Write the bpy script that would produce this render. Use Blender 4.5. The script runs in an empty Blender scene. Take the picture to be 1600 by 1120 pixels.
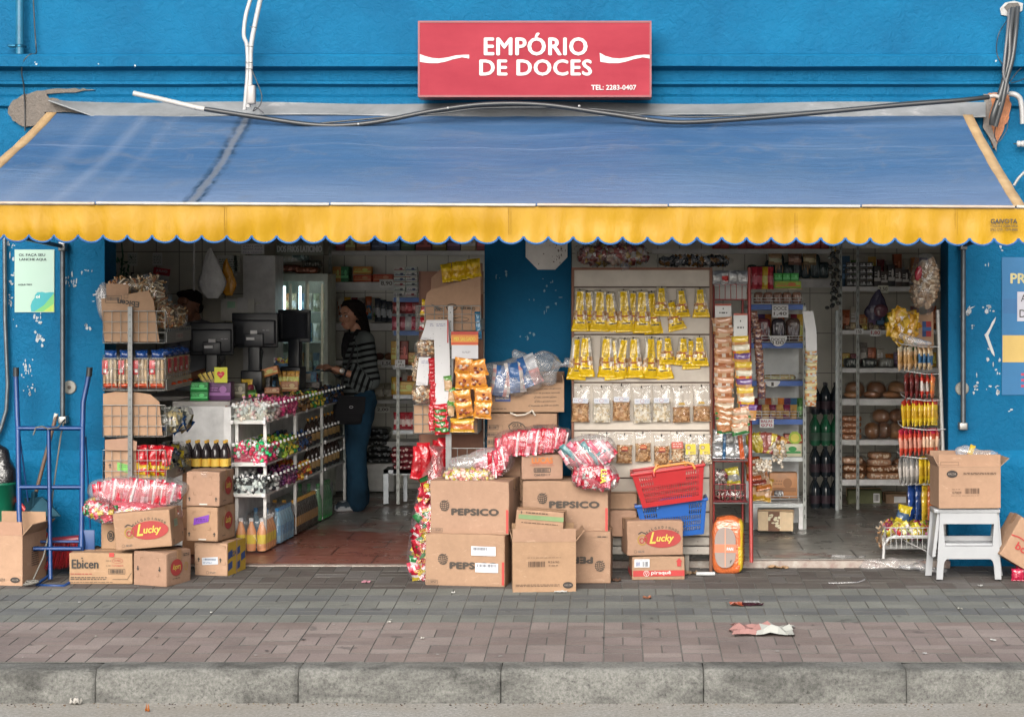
import bpy, bmesh, math, random
from mathutils import Vector, Matrix, Euler, noise
R=math.radians; rnd=random.Random(7)
S=bpy.context.scene; COL=S.collection
# ---------------- camera ----------------
F,PX,PY,CZ=3300.0,960.0,440.0,2.077
cam=bpy.data.objects.new("camera",bpy.data.cameras.new("camera")); COL.objects.link(cam)
cam.location=(0,0,CZ); cam.rotation_euler=(R(90),0,0)
cam.data.sensor_width=36; cam.data.lens=F/1600*36
cam.data.shift_x=-0.1; cam.data.shift_y=-0.075
cam.data.clip_start=.1; cam.data.clip_end=500
S.camera=cam
# ---------------- light ----------------
w=bpy.data.worlds.new("World"); S.world=w; w.use_nodes=True
nt=w.node_tree; bg=nt.nodes["Background"]
sky=nt.nodes.new("ShaderNodeTexSky"); sky.sky_type='NISHITA'; sky.sun_disc=False
SUN_EL,SUN_AZ=27,190     # azimuth as a compass bearing, street side (behind the camera)
sky.sun_elevation=R(SUN_EL); sky.sun_rotation=R(SUN_AZ); sky.dust_density=8; sky.air_density=1.0; sky.ozone_density=1.0
hs=nt.nodes.new("ShaderNodeHueSaturation"); hs.inputs['Saturation'].default_value=.35
nt.links.new(sky.outputs[0],hs.inputs['Color']); nt.links.new(hs.outputs[0],bg.inputs[0]); bg.inputs[1].default_value=.15
sl=bpy.data.lights.new("sun",'SUN'); sl.energy=2.0; sl.angle=R(66); sl.color=(1,.96,.9)
so=bpy.data.objects.new("sun",sl); COL.objects.link(so)
az=R(SUN_AZ); el=R(SUN_EL)
sd=Vector((math.sin(az)*math.cos(el),math.cos(az)*math.cos(el),math.sin(el)))
so.rotation_euler=sd.to_track_quat('Z','Y').to_euler(); so.location=(0,0,12)
S.view_settings.view_transform='Standard'; S.view_settings.look='None'; S.view_settings.exposure=.66; S.view_settings.gamma=1
S.render.engine='CYCLES'; S.cycles.use_denoising=True; S.cycles.max_bounces=9; S.cycles.transparent_max_bounces=24
S.cycles.diffuse_bounces=7; S.cycles.glossy_bounces=4; S.cycles.sample_clamp_indirect=6
# ---------------- helpers ----------------
def W(px,py,D): return Vector(((px-PX)/F*D,D,CZ+(PY-py)/F*D))
SL=.0377
def zp(Y): return .17+(Y-10.58)*SL
def DG(py): return 7610.0/((py-440)+F*SL)          # depth of a pavement point seen at image row py
def G(px,py): D=DG(py); return Vector(((px-PX)/F*D,D,zp(D)))
ZF=.30                                             # shop floor
def lin(c): return tuple((x/12.92 if x<=.04045 else ((x+.055)/1.055)**2.4) for x in c)
def C(h,k=1.0):
    h=h.lstrip('#'); return tuple(v*k for v in lin([int(h[i:i+2],16)/255 for i in (0,2,4)]))
class NT:
    def __init__(s,name):
        s.m=bpy.data.materials.new(name); s.m.use_nodes=True; s.t=s.m.node_tree; s.b=s.t.nodes['Principled BSDF']; s.out=s.t.nodes['Material Output']
    def n(s,t,**k):
        x=s.t.nodes.new('ShaderNode'+t)
        for a,v in k.items():
            if a[0]=='i' and a[1:].isdigit(): x.inputs[int(a[1:])].default_value=v
            else: setattr(x,a,v)
        return x
    def l(s,a,b): s.t.links.new(a,b)
    def co(s,kind='Object',sc=(1,1,1)):
        c=s.n('TexCoord'); m=s.n('Mapping'); m.inputs['Scale'].default_value=sc; s.l(c.outputs[kind],m.inputs[0]); return m.outputs[0]
    def noise(s,scale,det=4,rough=.55,co=None,dist=0):
        x=s.n('TexNoise'); x.inputs['Scale'].default_value=scale; x.inputs['Detail'].default_value=det; x.inputs['Roughness'].default_value=rough; x.inputs['Distortion'].default_value=dist
        s.l(co or s.co(),x.inputs['Vector']); return x.outputs['Fac']
    def ramp(s,fac,stops,interp='LINEAR'):
        x=s.n('ValToRGB'); cr=x.color_ramp; cr.interpolation=interp
        while len(cr.elements)<len(stops): cr.elements.new(.5)
        for e,(p,c) in zip(cr.elements,stops):
            e.position=p; e.color=(c,c,c,1) if not isinstance(c,tuple) else (*c[:3],1)
        s.l(fac,x.inputs[0]); return x.outputs[0]
    def math(s,op,a,b=None,c=None,clamp=False):
        x=s.n('Math',operation=op,use_clamp=clamp)
        for i,v in enumerate((a,b,c)):
            if v is None: continue
            if isinstance(v,(int,float)): x.inputs[i].default_value=v
            else: s.l(v,x.inputs[i])
        return x.outputs[0]
    def mix(s,f,a,b,mode='MIX'):
        x=s.n('Mix',data_type='RGBA',blend_type=mode)
        for i,v in ((0,f),(6,a),(7,b)):
            if isinstance(v,(int,float)): x.inputs[i].default_value=v
            elif isinstance(v,tuple): x.inputs[i].default_value=(*v[:3],1)
            else: s.l(v,x.inputs[i])
        return x.outputs[2]
    def bump(s,h,st=.3,d=.01,nrm=None):
        x=s.n('Bump'); x.inputs['Strength'].default_value=st; x.inputs['Distance'].default_value=d; s.l(h,x.inputs['Height'])
        if nrm: s.l(nrm,x.inputs['Normal'])
        s.l(x.outputs[0],s.b.inputs['Normal']); return x.outputs[0]
    def base(s,c):
        if isinstance(c,tuple): s.b.inputs['Base Color'].default_value=(*c[:3],1)
        else: s.l(c,s.b.inputs['Base Color'])
    def set(s,rough=None,metal=None,spec=None):
        if rough is not None:
            if isinstance(rough,(int,float)): s.b.inputs['Roughness'].default_value=rough
            else: s.l(rough,s.b.inputs['Roughness'])
        if metal is not None: s.b.inputs['Metallic'].default_value=metal
        if spec is not None: s.b.inputs['Specular IOR Level'].default_value=spec
        return s
    def attr(s,name='Col'):
        x=s.n('Attribute'); x.attribute_name=name; return x.outputs['Color']
M={}
def vmat(name,rough,metal=0,bs=0,bst=.3,bd=.004,var=.25,vs=6,spec=.5,aniso=None):
    "material whose colour is the mesh's own colour attribute, with wear noise and bump"
    k=NT(name); c=k.attr()
    f=k.ramp(k.noise(vs,5,.6),[(.3,1-var),(.7,1.0)])
    k.base(k.mix(1.0,c,f,'MULTIPLY')); k.set(rough,metal,spec)
    if bs: k.bump(k.noise(bs,3,.6,k.co(sc=aniso) if aniso else None,.6),bst,bd)
    M[name]=k.m; return k
vmat('matte',.75,bs=60,bst=.15)
vmat('paint',.42,bs=25,bst=.12,var=.3,vs=9)
vmat('plastic',.35,bs=15,bst=.1,var=.12)
vmat('wrap',.22,bs=22,bst=.85,bd=.012,var=.2,vs=14,spec=.8)
vmat('foil',.28,metal=.55,bs=26,bst=.9,bd=.014,var=.2,vs=14)
vmat('metal',.42,metal=.75,bs=40,bst=.12,var=.35,vs=14)
vmat('cloth',.9,bs=30,bst=.4,bd=.006,var=.25,spec=.2)
vmat('wood',.6,bs=40,bst=.25,var=.35,vs=5,aniso=(1,1,.12))
vmat('paper',.6,bs=12,bst=.25,bd=.006,var=.1)
vmat('skin',.5,var=.12,vs=12)
vmat('glassdark',.08,var=.05,spec=.6)
vmat('food',.55,bs=70,bst=.6,bd=.006,var=.35,vs=30)
# cardboard: own colour, faint fluting, scuffs and creases
k=NT('card'); c=k.attr()
f=k.ramp(k.noise(4,5,.65),[(.25,.80),(.75,1.0)]); f2=k.ramp(k.noise(34,4,.7),[(.35,.93),(.7,1.02)])
a=k.mix(1,k.mix(1,c,f,'MULTIPLY'),f2,'MULTIPLY'); 
sc=k.ramp(k.noise(7,6,.75,k.co(sc=(1,1,3)),1.2),[(.60,0.),(.72,.35)])
k.base(k.mix(sc,a,(.55,.42,.31))); k.set(.8,spec=.25)
wv=k.n('TexWave',bands_direction='X'); wv.inputs['Scale'].default_value=55; k.l(k.co(),wv.inputs['Vector'])
k.bump(k.math('ADD',k.math('MULTIPLY',wv.outputs['Fac'],.10),k.noise(5,4,.6)),.5,.006); M['card']=k.m
# clear film
def film(name,tint,haze,gl,bs=14,bst=1.0,aniso=(1,1,1)):
    k=NT(name); k.t.nodes.remove(k.b); k.b=None
    tr=k.n('BsdfTransparent'); tr.inputs[0].default_value=(*tint,1)
    g=k.n('BsdfGlossy'); g.inputs['Roughness'].default_value=.16; g.inputs[0].default_value=(1,1,1,1)
    d=k.n('BsdfDiffuse'); d.inputs[0].default_value=(.8,.8,.8,1)
    bp=k.n('Bump'); bp.inputs['Strength'].default_value=bst; bp.inputs['Distance'].default_value=.02
    k.l(k.noise(bs,2,.5,k.co(sc=aniso),1.5),bp.inputs['Height'])
    for q in (g,d): k.l(bp.outputs[0],q.inputs['Normal'])
    m1=k.n('MixShader'); m1.inputs[0].default_value=haze; k.l(tr.outputs[0],m1.inputs[1]); k.l(d.outputs[0],m1.inputs[2])
    lw=k.n('LayerWeight'); lw.inputs[0].default_value=.35; k.l(bp.outputs[0],lw.inputs['Normal'])
    m2=k.n('MixShader'); k.l(k.math('ADD',k.math('MULTIPLY',lw.outputs['Fresnel'],gl*.8),.02,clamp=True),m2.inputs[0]); k.l(m1.outputs[0],m2.inputs[1]); k.l(g.outputs[0],m2.inputs[2])
    k.l(m2.outputs[0],k.out.inputs[0]); M[name]=k.m
film('film',(.98,.98,.98),.03,.45,bs=7)
film('filmhazy',(.96,.96,.97),.13,.6,bs=10)
film('filmpink',(1,.93,.95),.04,.5,bs=12)
film('glass',(.9,.95,.93),.03,.4,bs=1,bst=0)

PAL=.66      # colour gain per area: darker outdoors, brighter indoors, standing in for light
class MB:
    "collects shapes for ONE mesh object; every face carries the colour current when it was added"
    def __init__(s,c=(.5,.5,.5)): s.v=[]; s.f=[]; s.c=c; s.fc=[]; s.sm=[]; s.X=Matrix()
    def at(s,loc=(0,0,0),rot=(0,0,0),sc=(1,1,1)):
        s.X=Matrix.Translation(loc)@Euler([R(a) for a in rot]).to_matrix().to_4x4()@Matrix.Diagonal((*sc,1)); return s
    def add(s,vs,fs,sm=False,c=None):
        o=len(s.v); s.v+=[s.X@Vector(p) for p in vs]; s.f+=[tuple(o+i for i in f) for f in fs]
        s.fc+=[c or s.c]*len(fs); s.sm+=[sm]*len(fs); return s
    def box(s,x0,x1,y0,y1,z0,z1,c=None):
        return s.add([(x0,y0,z0),(x1,y0,z0),(x1,y1,z0),(x0,y1,z0),(x0,y0,z1),(x1,y0,z1),(x1,y1,z1),(x0,y1,z1)],
          [(0,3,2,1),(4,5,6,7),(0,1,5,4),(1,2,6,5),(2,3,7,6),(3,0,4,7)],c=c)
    def rbox(s,x0,x1,y0,y1,z0,z1,r=.005,c=None):
        "box with chamfered edges"
        bm=bmesh.new(); bmesh.ops.create_cube(bm,size=1)
        for v in bm.verts: v.co=Vector(((x0+x1)/2+v.co.x*(x1-x0),(y0+y1)/2+v.co.y*(y1-y0),(z0+z1)/2+v.co.z*(z1-z0)))
        bmesh.ops.bevel(bm,geom=bm.edges[:],offset=min(r,.45*min(x1-x0,y1-y0,z1-z0)),segments=2,affect='EDGES',profile=.6)
        bm.verts.index_update(); s.add([v.co[:] for v in bm.verts],[tuple(v.index for v in f.verts) for f in bm.faces],True,c); bm.free(); return s
    def quad(s,a,b,c_,d,c=None): return s.add([a,b,c_,d],[(0,1,2,3)],c=c)
    def poly(s,pts,c=None): return s.add(pts,[tuple(range(len(pts)))],c=c)
    def rect(s,x0,z0,x1,z1,y=0,c=None): return s.add([(x0,y,z0),(x1,y,z0),(x1,y,z1),(x0,y,z1)],[(0,1,2,3)],c=c)
    def ell(s,cx,cz,rx,rz,y=0,n=28,c=None,a0=0):
        return s.add([(cx+rx*math.cos(t*math.tau/n),y,cz+rz*math.sin(t*math.tau/n)) for t in range(n)],[tuple(range(n))],c=c)
    def ring(s,cx,cz,rx,rz,t,y=0,n=28,c=None):
        v=[];f=[]
        for i in range(n):
            a=i*math.tau/n; v+=[(cx+rx*math.cos(a),y,cz+rz*math.sin(a)),(cx+(rx-t)*math.cos(a),y,cz+(rz-t)*math.sin(a))]
            j=(i+1)%n; f.append((2*i,2*j,2*j+1,2*i+1))
        return s.add(v,f,c=c)
    def line(s,pts,t,y=0,c=None):
        "flat stroke in the xz plane"
        for (x0,z0),(x1,z1) in zip(pts,pts[1:]):
            d=Vector((x1-x0,z1-z0)); 
            if d.length<1e-6: continue
            d=d.normalized()*t/2; n=(-d.y,d.x)
            s.add([(x0-n[0],y,z0-n[1]),(x1-n[0],y,z1-n[1]),(x1+n[0],y,z1+n[1]),(x0+n[0],y,z0+n[1])],[(0,1,2,3)],c=c)
        return s
    def frame(s,x0,z0,x1,z1,t,y=0,c=None): return s.line([(x0,z0),(x1,z0),(x1,z1),(x0,z1),(x0,z0)],t,y,c)
    def tube(s,pts,r,n=8,c=None,cap=True,sm=True):
        pts=[Vector(p) for p in pts]; rs=r if isinstance(r,(list,tuple)) else [r]*len(pts)
        v=[];f=[]; up=None
        for i,p in enumerate(pts):
            d=(pts[min(i+1,len(pts)-1)]-pts[max(i-1,0)]).normalized()
            if up is None: up=Vector((0,0,1)) if abs(d.z)<.9 else Vector((0,1,0))
            a=d.cross(up).normalized(); b=a.cross(d).normalized(); up=b
            for j in range(n):
                t=j*math.tau/n; v.append(p+(a*math.cos(t)+b*math.sin(t))*rs[i])
        m=len(pts)
        for i in range(m-1):
            for j in range(n):
                k_=(j+1)%n; f.append((i*n+j,i*n+k_,(i+1)*n+k_,(i+1)*n+j))
        s.add(v,f,sm,c)
        if cap: s.add(v[:n],[tuple(range(n))],False,c); s.add(v[-n:],[tuple(reversed(range(n)))],False,c)
        return s
    def bar(s,a,b,w,d=None,c=None):
        "square bar from a to b"
        return s.tube([a,b],w*.707,4,c,True,False)
    def lathe(s,prof,n=14,c=None,cols=None,sm=True,cap=True):
        v=[];f=[]
        for r_,z in prof: v+=[(r_*math.cos(j*math.tau/n),r_*math.sin(j*math.tau/n),z) for j in range(n)]
        o=len(s.v); s.v+=[s.X@Vector(p) for p in v]
        for i in range(len(prof)-1):
            for j in range(n):
                k_=(j+1)%n; s.f.append(tuple(o+q for q in (i*n+j,i*n+k_,(i+1)*n+k_,(i+1)*n+j))); s.fc.append(cols[i] if cols else (c or s.c)); s.sm.append(sm)
        if cap:
            for i in (0,len(prof)-1):
                s.f.append(tuple(o+i*n+j for j in range(n))); s.fc.append(cols[min(i,len(cols)-1)] if cols else (c or s.c)); s.sm.append(False)
        return s
    def blob(s,rx,ry,rz,p=2.0,n=14,m=10,amp=.0,fr=6,seed=0,c=None,colf=None):
        "superellipsoid with lumpy noise"
        v=[];f=[]
        sg=lambda x,e: math.copysign(abs(x)**e,x); e=2/p
        for i in range(m+1):
            a=-math.pi/2+math.pi*i/m
            for j in range(n):
                b=math.tau*j/n
                q=Vector((rx*sg(math.cos(a),e)*sg(math.cos(b),e),ry*sg(math.cos(a),e)*sg(math.sin(b),e),rz*sg(math.sin(a),e)))
                if amp: q*=1+amp*noise.noise(q*fr+Vector((seed*7.3,seed*3.1,seed)))
                v.append(q)
        for i in range(m):
            for j in range(n):
                k_=(j+1)%n; f.append((i*n+j,i*n+k_,(i+1)*n+k_,(i+1)*n+j))
        if colf:
            for ff in f:
                s.add([v[t] for t in ff],[(0,1,2,3)],True,colf(sum((v[t] for t in ff),Vector())/4))
            return s
        return s.add(v,f,True,c)
    def pouch(s,w,h,t,nx=6,nz=8,seed=0,c=None,colf=None,seal=.09,tp=0,flat=.0,y0=0):
        "sealed pillow bag, width w, height h, thickness t, base at z=0, front towards -y"
        v=[];f=[];cols=[]
        for side in (-1,1):
            for i in range(nz+1):
                vz=i/nz; z=h*vz
                tz=max(0,min(1,min(vz,1-vz)/seal-1+.0)) if min(vz,1-vz)<2*seal else 1
                for j in range(nx+1):
                    u=j/nx*2-1
                    th=t/2*(1-abs(u)**2.6)**.6*(tz**.55)*(1-flat*vz)
                    nn=noise.noise(Vector((u*2.3+seed*5.1,vz*4.2,seed*1.7+side)))*.35*t*(.3+tz)
                    xx=w/2*u*(1+tp*(.5-vz))*(1-.07*tz*(1 if abs(u)>.9 else 0))*(1+.05*noise.noise(Vector((vz*5,seed*2.2,u))))
                    v.append((xx,y0+side*(th+abs(t)*.02)+nn*(1-abs(u)**4),z))
        n1=(nx+1)*(nz+1)
        for sd_ in (0,1):
            for i in range(nz):
                for j in range(nx):
                    a=sd_*n1+i*(nx+1)+j; q=(a,a+1,a+nx+2,a+nx+1) if sd_==0 else (a,a+nx+1,a+nx+2,a+1)
                    f.append(q); cols.append(colf((j+.5)/nx,(i+.5)/nz,sd_) if colf else (c or s.c))
        for i in range(nz):
            for j in (0,nx):
                a=i*(nx+1)+j; f.append((a,a+nx+1,n1+a+nx+1,n1+a)); cols.append(cols[i*nx+min(j,nx-1)])
        for i in (0,nz):
            for j in range(nx):
                a=i*(nx+1)+j; f.append((a,a+1,n1+a+1,n1+a)); cols.append(cols[min(i,nz-1)*nx+j])
        o=len(s.v); s.v+=[s.X@Vector(p) for p in v]; s.f+=[tuple(o+i for i in q) for q in f]; s.fc+=cols; s.sm+=[True]*len(f); return s
    def prism(s,pts,y0,y1,c=None):
        "outline in xz, extruded from y0 to y1"
        n=len(pts); v=[(x,y0,z) for x,z in pts]+[(x,y1,z) for x,z in pts]
        f=[tuple(range(n)),tuple(reversed(range(n,2*n)))]+[(i,n+i,n+(i+1)%n,(i+1)%n) for i in range(n)]
        return s.add(v,f,c=c)
    def mesh(s,name,mat):
        me=bpy.data.meshes.new(name); me.from_pydata([tuple(p) for p in s.v],[],s.f)
        me.materials.append(M[mat] if isinstance(mat,str) else mat)
        a=me.color_attributes.new('Col','FLOAT_COLOR','CORNER'); buf=[]
        for q,c in zip(s.f,s.fc): buf+=[min(.82,c[0]*PAL),min(.82,c[1]*PAL),min(.82,c[2]*PAL),1.0]*len(q)
        a.data.foreach_set('color',buf); me.polygons.foreach_set('use_smooth',s.sm)
        return me
    def build(s,name,mat,parent=None,loc=None,rot=None):
        o=bpy.data.objects.new(name,s.mesh(name,mat)); COL.objects.link(o)
        if parent: o.parent=parent
        if loc is not None: o.location=loc
        if rot is not None: o.rotation_euler=[R(a) for a in rot]
        return o
def tag(o,label=None,cat=None,group=None,kind=None):
    if label: o['label']=label
    if cat: o['category']=cat
    if group: o['group']=group
    if kind: o['kind']=kind
    return o
def thing(name,label,cat,loc=(0,0,0),rot=(0,0,0),group=None):
    o=bpy.data.objects.new(name,None); o.empty_display_size=.1; COL.objects.link(o); o.location=loc
    o.rotation_euler=[R(a) for a in rot] if isinstance(rot,(tuple,list)) else (0,0,R(rot))
    return tag(o,label,cat,group)
def copytree(o,parent=None):
    c=o.copy(); COL.objects.link(c); c.parent=parent
    for ch in list(o.children): copytree(ch,c)
    return c
def dup(o,label,loc,rot=None,sc=None,group=None):
    c=copytree(o); c.location=loc
    if rot is not None: c.rotation_euler=[R(a) for a in rot]
    if sc is not None: c.scale=sc
    c['label']=label
    if group: c['group']=group
    return c
def textmb(mb,s,x,z,w,h,y=0,c=(0,0,0),bold=.0,sp=1.0,flip=False,shear=0,rot=0,curve=0):
    "letters as flat faces in mb, bbox centre (x,z), size w by h"
    cu=bpy.data.curves.new('t','FONT'); cu.body=s; cu.size=1; cu.offset=bold; cu.space_character=sp; cu.shear=shear; cu.resolution_u=3
    o=bpy.data.objects.new('t',cu); COL.objects.link(o); dg=bpy.context.evaluated_depsgraph_get(); me=o.evaluated_get(dg).to_mesh()
    vs=[v.co.copy() for v in me.vertices]; fs=[tuple(p.vertices) for p in me.polygons]; o.evaluated_get(dg).to_mesh_clear()
    bpy.data.objects.remove(o); bpy.data.curves.remove(cu)
    if not vs: return
    x0=min(v.x for v in vs);x1=max(v.x for v in vs);y0=min(v.y for v in vs);y1=max(v.y for v in vs)
    kx=w/(x1-x0); ky=h/(y1-y0) if h else kx
    cr,sr=math.cos(R(rot)),math.sin(R(rot)); out=[]
    for v in vs:
        a=(v.x-(x0+x1)/2)*kx; b=(v.y-(y0+y1)/2)*ky
        if curve: b-=curve*(a/(w/2))**2
        if flip: a,b=-a,-b
        out.append((x+a*cr-b*sr,y,z+a*sr+b*cr))
    mb.add(out,[tuple(f) for f in fs],c=c)
def heavy(mb,s,x,z,w,h,y,c,t=.004,**kw):
    for i,(dx,dz) in enumerate(((0,0),(t,0),(-t,0),(0,t*.7),(0,-t*.7))): textmb(mb,s,x+dx,z+dz,w,h,y-i*.0003,c,**kw)
ORD=['first','second','third','fourth','fifth','sixth','seventh','eighth','ninth','tenth','eleventh','twelfth','thirteenth','fourteenth','fifteenth','sixteenth','seventeenth','eighteenth','nineteenth','twentieth']
INK=(.05,.045,.04)
DW=13.42
# ---------------- ground ----------------
k=NT('asphalt'); n1=k.noise(55,6,.8); n2=k.noise(2.2,4)
sp=k.n('TexVoronoi'); sp.inputs['Scale'].default_value=160; k.l(k.co(),sp.inputs['Vector'])
b=k.ramp(n1,[(.3,(.08,.08,.075)),(.5,(.25,.245,.23)),(.72,(.50,.49,.46))]); b=k.mix(k.ramp(n2,[(.35,.0),(.7,.6)]),b,(.20,.175,.14))
k.base(b); k.set(.9); k.bump(n1,.7,.006); M['asphalt']=k.m
k=NT('concrete_kerb'); n1=k.noise(62,6,.8); n2=k.noise(2.2,6,.65,k.co(sc=(1,1,2.5)),1.2)
b=k.ramp(n1,[(.3,(.03,.03,.028)),(.44,(.13,.13,.12)),(.72,(.25,.248,.23))])
k.base(k.mix(1,b,k.ramp(n2,[(.32,.36),(.60,1.0)]),'MULTIPLY')); k.set(.9)
k.bump(k.math('ADD',k.math('MULTIPLY',k.noise(26,6,.8),.8),n1),.85,.012); M['kerbm']=k.m
k=vmat('paver',.85,var=.28,vs=9,spec=.08); 
n1=k.noise(150,4,.7); x=k.mix(1,k.mix(1,k.attr(),k.ramp(k.noise(1.6,5,.65),[(.3,.72),(.65,1.0)]),'MULTIPLY'),k.ramp(n1,[(.3,.72),(.7,1.15)]),'MULTIPLY')
st=k.ramp(k.noise(7,3,.5),[(.70,0.),(.72,.5)]); k.base(k.mix(st,x,(.05,.05,.05))); k.bump(k.math('ADD',n1,k.noise(12,4)),.4,.004)
k=NT('sand_joint'); k.base(k.ramp(k.noise(80,4),[(.3,(.07,.07,.065)),(.7,(.16,.155,.14))])); k.set(.95); M['joint']=k.m
mb=MB(); mb.add([(-60,-30,0),(60,-30,0),(60,10.42,0),(-60,10.42,0)],[(0,1,2,3)])
tag(mb.build('road','asphalt'),kind='structure')
YK=10.60                                    # kerb back edge
mb=MB(); x=-8*1.0-2.56-.0; i=0
while x<8:
    x0,x1=x+.003,x+.997; dz=rnd.uniform(-.004,.004); dy=rnd.uniform(-.004,.004); n=26; rough=.009 if i in (0,4,8,9) or i%5==2 else .0025
    prof=[(10.408,-.02),(10.411,.06),(10.414,.12),(10.418,.146),(10.432,.161),(10.455,.167),(10.50,.168),(YK-.002,.1685)]
    v=[];f=[]
    for a in range(n+1):
        for q,(y,z) in enumerate(prof):
            nn=noise.noise(Vector((x0*3+a*.35,q*.7,i)))+.6*noise.noise(Vector((a*1.3,q*1.7,i*3)))
            e=.004 if a in(0,n) and 2<q<8 else 0
            v.append((x0+(x1-x0)*a/n,y+dy+nn*rough*(q<7)+e,z+dz+nn*rough*.5*(0<q<7)-e))
    P=len(prof)
    for a in range(n):
        for q in range(P-1): f.append((a*P+q,(a+1)*P+q,(a+1)*P+q+1,a*P+q+1))
    f+=[tuple(range(P)),tuple(n*P+q for q in reversed(range(P)))]
    mb.add(v,f,True); x+=1; i+=1
mb.box(-12,12,10.45,YK-.02,-.05,.150)
tag(mb.build('kerb','kerbm'),kind='structure')
# pavers: 20 cm squares, alternately two bricks across and two along
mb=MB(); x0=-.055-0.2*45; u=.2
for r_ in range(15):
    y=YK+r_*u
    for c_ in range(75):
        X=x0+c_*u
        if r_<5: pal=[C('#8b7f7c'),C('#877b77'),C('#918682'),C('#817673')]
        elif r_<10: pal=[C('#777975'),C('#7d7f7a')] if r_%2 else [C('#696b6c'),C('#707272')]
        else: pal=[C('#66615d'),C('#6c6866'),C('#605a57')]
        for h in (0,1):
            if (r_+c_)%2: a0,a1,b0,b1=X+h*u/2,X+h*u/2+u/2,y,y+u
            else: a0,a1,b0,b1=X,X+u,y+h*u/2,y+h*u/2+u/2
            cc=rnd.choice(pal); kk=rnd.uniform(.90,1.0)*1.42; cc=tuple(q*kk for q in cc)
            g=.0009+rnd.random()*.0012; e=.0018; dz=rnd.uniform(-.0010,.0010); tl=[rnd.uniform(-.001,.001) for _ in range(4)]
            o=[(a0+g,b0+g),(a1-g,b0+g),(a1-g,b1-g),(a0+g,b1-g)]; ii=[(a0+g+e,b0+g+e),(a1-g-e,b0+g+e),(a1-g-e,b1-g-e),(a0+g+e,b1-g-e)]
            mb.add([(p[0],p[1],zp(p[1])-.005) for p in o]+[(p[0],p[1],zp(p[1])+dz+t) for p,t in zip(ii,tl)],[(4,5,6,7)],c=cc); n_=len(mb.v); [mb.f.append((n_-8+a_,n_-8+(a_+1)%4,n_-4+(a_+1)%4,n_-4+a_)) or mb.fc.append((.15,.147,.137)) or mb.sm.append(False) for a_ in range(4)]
tag(mb.build('pavement','paver'),kind='structure')
mb=MB(); mb.add([(-20,YK-.01,zp(YK)-.0035),(20,YK-.01,zp(YK)-.0035),(20,13.6,zp(13.6)-.0035),(-20,13.6,zp(13.6)-.0035)],[(0,1,2,3)])
tag(mb.build('pavement_bed','joint'),kind='structure')
# shop floor, worn red paint and stone slabs
k=NT('shop_floor'); co=k.co()
br=k.n('TexBrick'); br.offset=.5; br.inputs['Scale'].default_value=1; br.inputs['Brick Width'].default_value=.62; br.inputs['Row Height'].default_value=.42; br.inputs['Mortar Size'].default_value=.006
br.inputs['Color1'].default_value=(1,1,1,1); br.inputs['Color2'].default_value=(.8,.8,.8,1); br.inputs['Mortar'].default_value=(.25,.25,.25,1); k.l(co,br.inputs['Vector'])
sx=k.n('SeparateXYZ'); k.l(co,sx.inputs[0])
nn=k.noise(2.2,6,.65,None,.8)
m_=k.math('ADD',k.math('MULTIPLY',k.math('ADD',sx.outputs['X'],1.55),-1.1),k.math('MULTIPLY',nn,2.6)); 
m2=k.math('ADD',k.math('MULTIPLY',k.math('ADD',sx.outputs['Y'],-15.0),-1.2),0)
red=k.math('MINIMUM',k.ramp(m_,[(.95,0.),(1.0,1.)]),k.ramp(k.math('ADD',m2,k.math('MULTIPLY',nn,1.6)),[(.5,0.),(.62,1.)]))
red2=k.ramp(k.noise(1.6,5,.7),[(.53,0.),(.60,.6)]); red=k.math('MAXIMUM',red,red2)
gr=k.ramp(k.noise(9,6,.7),[(.3,(.17,.16,.15)),(.7,(.36,.35,.32))])
b=k.mix(red,gr,k.mix(k.noise(14,4),(.20,.06,.042),(.30,.13,.10)))
k.base(k.mix(1,b,br.outputs['Color'],'MULTIPLY')); k.set(k.ramp(k.noise(5,5),[(.3,.18),(.7,.5)])); k.bump(k.math('MULTIPLY',br.outputs['Color'],1),.4,.004); M['shopfloor']=k.m
mb=MB(); 
mb.box(-6,-.55,DW+.02,19,-.1,ZF-.015); mb.box(-.55,4,DW-.02,19,-.1,ZF+.02)
tag(mb.build('floor','shopfloor'),kind='structure')
mb=MB(); mb.rbox(-.27,2.12,DW-.10,DW-.022,.1,ZF+.018,.008); mb.rbox(-3.24,-.83,DW-.05,DW+.018,.1,ZF-.017,.006)
k=NT('threshold'); k.base(k.ramp(k.noise(14,6,.7),[(.3,(.16,.10,.085)),(.6,(.27,.24,.21)),(.8,(.4,.37,.33))])); k.set(.7); k.bump(k.noise(40,5),.5,.006); M['threshold']=k.m
tag(mb.build('threshold_path','threshold'),kind='structure')

# ---------------- building ----------------
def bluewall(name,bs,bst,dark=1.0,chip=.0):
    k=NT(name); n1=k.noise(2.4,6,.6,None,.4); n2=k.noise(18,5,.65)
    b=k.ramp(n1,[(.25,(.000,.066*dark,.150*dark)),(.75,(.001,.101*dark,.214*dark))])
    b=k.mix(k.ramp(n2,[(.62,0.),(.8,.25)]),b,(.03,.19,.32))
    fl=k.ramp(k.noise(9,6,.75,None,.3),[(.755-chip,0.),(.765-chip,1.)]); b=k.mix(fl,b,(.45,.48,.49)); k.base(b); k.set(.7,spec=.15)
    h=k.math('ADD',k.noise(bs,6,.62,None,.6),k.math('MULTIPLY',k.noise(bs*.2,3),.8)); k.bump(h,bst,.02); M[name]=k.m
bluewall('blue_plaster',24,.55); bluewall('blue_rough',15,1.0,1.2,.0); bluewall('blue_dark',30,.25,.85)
bld=thing('shop_building','blue rendered street front shop with two wide openings under an awning','building',(0,DW,0))
def bpart(name,mat,fn,sub=None):
    mb=MB(); mb.X=Matrix.Translation((0,-DW,0)); fn(mb); return mb.build(name,mat,sub or bld)
XL,XM0,XM1,XR=(163-960)/246,(757-960)/246,(892-960)/246,(1482-960)/246
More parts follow.
